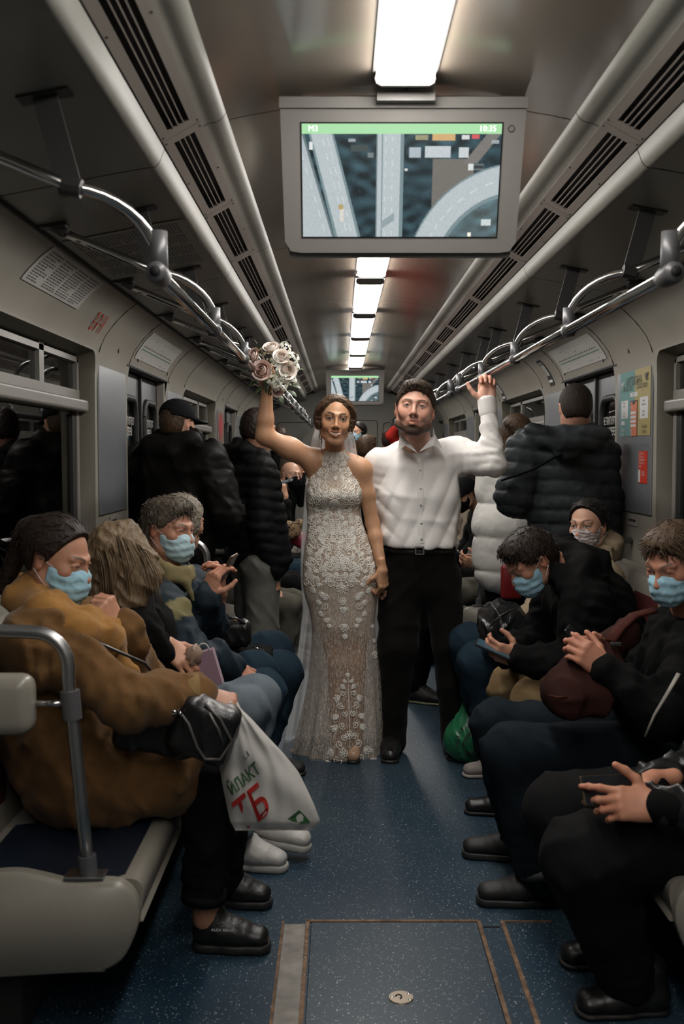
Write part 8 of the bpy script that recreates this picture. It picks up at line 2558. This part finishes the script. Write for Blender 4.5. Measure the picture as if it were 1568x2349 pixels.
# leather bag on the lap of the woman with the floral mask
t = thing('leather_bag', 'shiny black leather bag with zips on the right bench', 'bag', J(1150, 1440, 4.5))
s = SDF()
s.ell(J(1150, 1425, 4.50), (0.105, 0.10, 0.085), 0.03); s.box(J(1165, 1455, 4.50), (0.115, 0.09, 0.070), 0.04, 0.04)
s.fn(wrinkles(0.007, 0.075, 17), 'd')
v, f = s.mesh(0.007); lb_ = obj('body', (v, f, None), leather('bag_gloss', (0.010, 0.010, 0.011), 0.24), t)
lbz = s
def lpt(px, py): return march(lbz, px, py, 4.25, 4.75, 160)
obj('zip', MB().tube([lpt(1122, 1438), lpt(1134, 1424), lpt(1148, 1412), lpt(1166, 1402), lpt(1182, 1396)], 0.0040, 6), M_dkmetal, t)
obj('zip', MB().tube([lpt(1172, 1446), lpt(1184, 1447), lpt(1196, 1450)], 0.0030, 6), M_dkmetal, t)
obj('strap_seam', MB().tube([lpt(1172, 1408), lpt(1168, 1425), lpt(1164, 1445), lpt(1160, 1462)], 0.004, 6), L_black, t)

# maroon bag on the lap of the young man
t = thing('maroon_bag', 'maroon fabric bag with straps on the lap of the young man', 'bag', J(1340, 1580, 3.2))
s = SDF()
s.cone(J(1300, 1585, 3.22), J(1380, 1560, 3.24), 0.075, 0.085, 0.05, side=(0, 1, 0), fl=(1.3, 1.3)); s.cone(J(1330, 1530, 3.24), J(1440, 1450, 3.36), 0.055, 0.045, 0.05); s.box(J(1320, 1600, 3.22), (0.085, 0.10, 0.045), 0.03, 0.03)
s.fn(wrinkles(0.007, 0.08, 6), 'd')
v, f = s.mesh(0.009); obj('body', (v, f, None), cloth('maroon_canvas', (0.028, 0.0105, 0.0085), 0.85), t)
obj('strap', MB().tube([J(1398, 1470, 3.25), J(1420, 1440, 3.30), J(1452, 1412, 3.36), J(1500, 1400, 3.38)], 0.022, 8, flat=0.35), cloth('maroon_strap', (0.055, 0.017, 0.013), 0.85), t)
obj('buckle', MB().rbox(J(1412, 1478, 3.22), (0.035, 0.012, 0.014), 0.004), M_dkmetal, t, False)
obj('hem_stitch', MB().tube([J(1258, 1595, 3.14), J(1280, 1600, 3.12), J(1300, 1598, 3.12)], 0.003, 6), cloth('maroon_strap', (0.055, 0.017, 0.013), 0.85), t)

# green carrier bag on the floor by the right bench
t = thing('green_bag', 'green plastic bag with black lettering standing on the floor', 'bag', V((J(1075, 1740, 4.98).x, 4.98, 0)))
s = SDF()
gb0 = V((J(1080, 1700, 4.98).x, 4.98, 0.0))
s.ell(gb0 + V((-0.01, 0, 0.10)), (0.118, 0.075, 0.105), 0.05); s.cone(gb0 + V((0, 0, 0.14)), gb0 + V((0.005, 0.0, 0.35)), 0.085, 0.022, 0.06, side=(1, 0, 0), fl=(1.25, 1.0)); s.cone(gb0 + V((0.005, 0, 0.35)), gb0 + V((0.006, 0, 0.43)), 0.018, 0.006, 0.03)
s.fn(lambda P: 0.004 - P[..., 2], 'i')
s.fn(lambda P: -0.004 * np.abs(np.sin(np.arctan2(P[..., 1] - gb0.y, P[..., 0] - gb0.x) * 6 + P[..., 2] * 6)) * smooth01(P[..., 2], 0.05, 0.2), 'd'); s.fn(wrinkles(0.003, 0.06, 9), 'd')
v, f = s.mesh(0.007); gbo = obj('bag', (v, f, None), mat('green_film', (0.018, 0.15, 0.065), 0.32, bump=(40, 0.2, 0.004)), t)
# lettering arched over an emblem, projected on the bag side
def gb_pt(px, py, lift=0.003):
    p = march(s, px, py, 4.6, 5.1, 200); return p + V((0, -lift, 0))
lm = MB()
word = 'PINEAPPLE EAT'
for i, ch in enumerate(word):
    a = math.radians(205 - i * 11.0); R_ = 50
    cxp, cyp = 1098 + R_ * math.cos(a), 1706 - R_ * math.sin(a)
    if ch == ' ': continue
    q = text_mesh(ch, 13.0, Matrix.Identity(3), (0, 0, 0), 0.0, 'CENTER', 0.25, 0.9)
    ro = a - PI / 2
    vs = []
    for p in q.v:
        x = p[0] * math.cos(ro) - p[1] * math.sin(ro); y = p[0] * math.sin(ro) + p[1] * math.cos(ro)
        vs.append(tuple(gb_pt(cxp + x, cyp - y)))
    lm.add(vs, q.f)
obj('lettering', lm, M_ink, gbo, False)
em = MB()
for rr_ in (36, 31): em.tube([gb_pt(1098 + rr_ * math.cos(a), 1708 - rr_ * math.sin(a)) for a in np.linspace(math.radians(75), math.radians(265), 24)], 0.0022, 5)
for k in range(-3, 4): em.tube([gb_pt(1096 + k * 6 - 10, 1715 + 8), gb_pt(1096 + k * 6 + 4, 1735)], 0.0016, 5); em.tube([gb_pt(1096 + k * 6 + 8, 1715), gb_pt(1096 + k * 6 - 8, 1735)], 0.0016, 5)
for k in range(5): em.tube([gb_pt(1098, 1712), gb_pt(1098 + (k - 2) * 7, 1692 + abs(k - 2) * 4)], 0.002, 5)
obj('emblem', em, M_ink, gbo)

# brown paper bag on the far left bench
t = thing('paper_bag', 'brown paper bag with pink lining in the hand of the quilted jacket man', 'bag', J(620, 1335, 6.02))
pb = [J(607, 1308, 6.02), J(640, 1308, 6.02), J(634, 1362, 6.02), J(606, 1370, 6.02)]
obj('body', MB().add([p for p in pb] + [p + V((0.01, 0.08, 0)) for p in pb], [(0, 1, 2, 3), (7, 6, 5, 4), (0, 4, 5, 1), (1, 5, 6, 2), (2, 6, 7, 3), (3, 7, 4, 0)]), mat('kraft_paper', (0.16, 0.11, 0.06), 0.8), t, False)
obj('lining', MB().rbox(J(640, 1300, 6.06), (0.08, 0.06, 0.04), 0.015), mat('pink_lining', (0.30, 0.08, 0.09), 0.6), t)
t = thing('red_handbag', 'small red quilted handbag on the far left bench', 'handbag', J(684, 1238, 7.6))
s = SDF(); s.ell(J(684, 1236, 7.6), (0.060, 0.05, 0.052), 0.02); s.cone(J(672, 1228, 7.6), J(690, 1248, 7.6), 0.04, 0.035, 0.02); s.fn(wrinkles(0.003, 0.03, 5), 'd'); v, f = s.mesh(0.007)
obj('body', (v, f, None), mat('red_quilt', (0.22, 0.012, 0.030), 0.45), t)
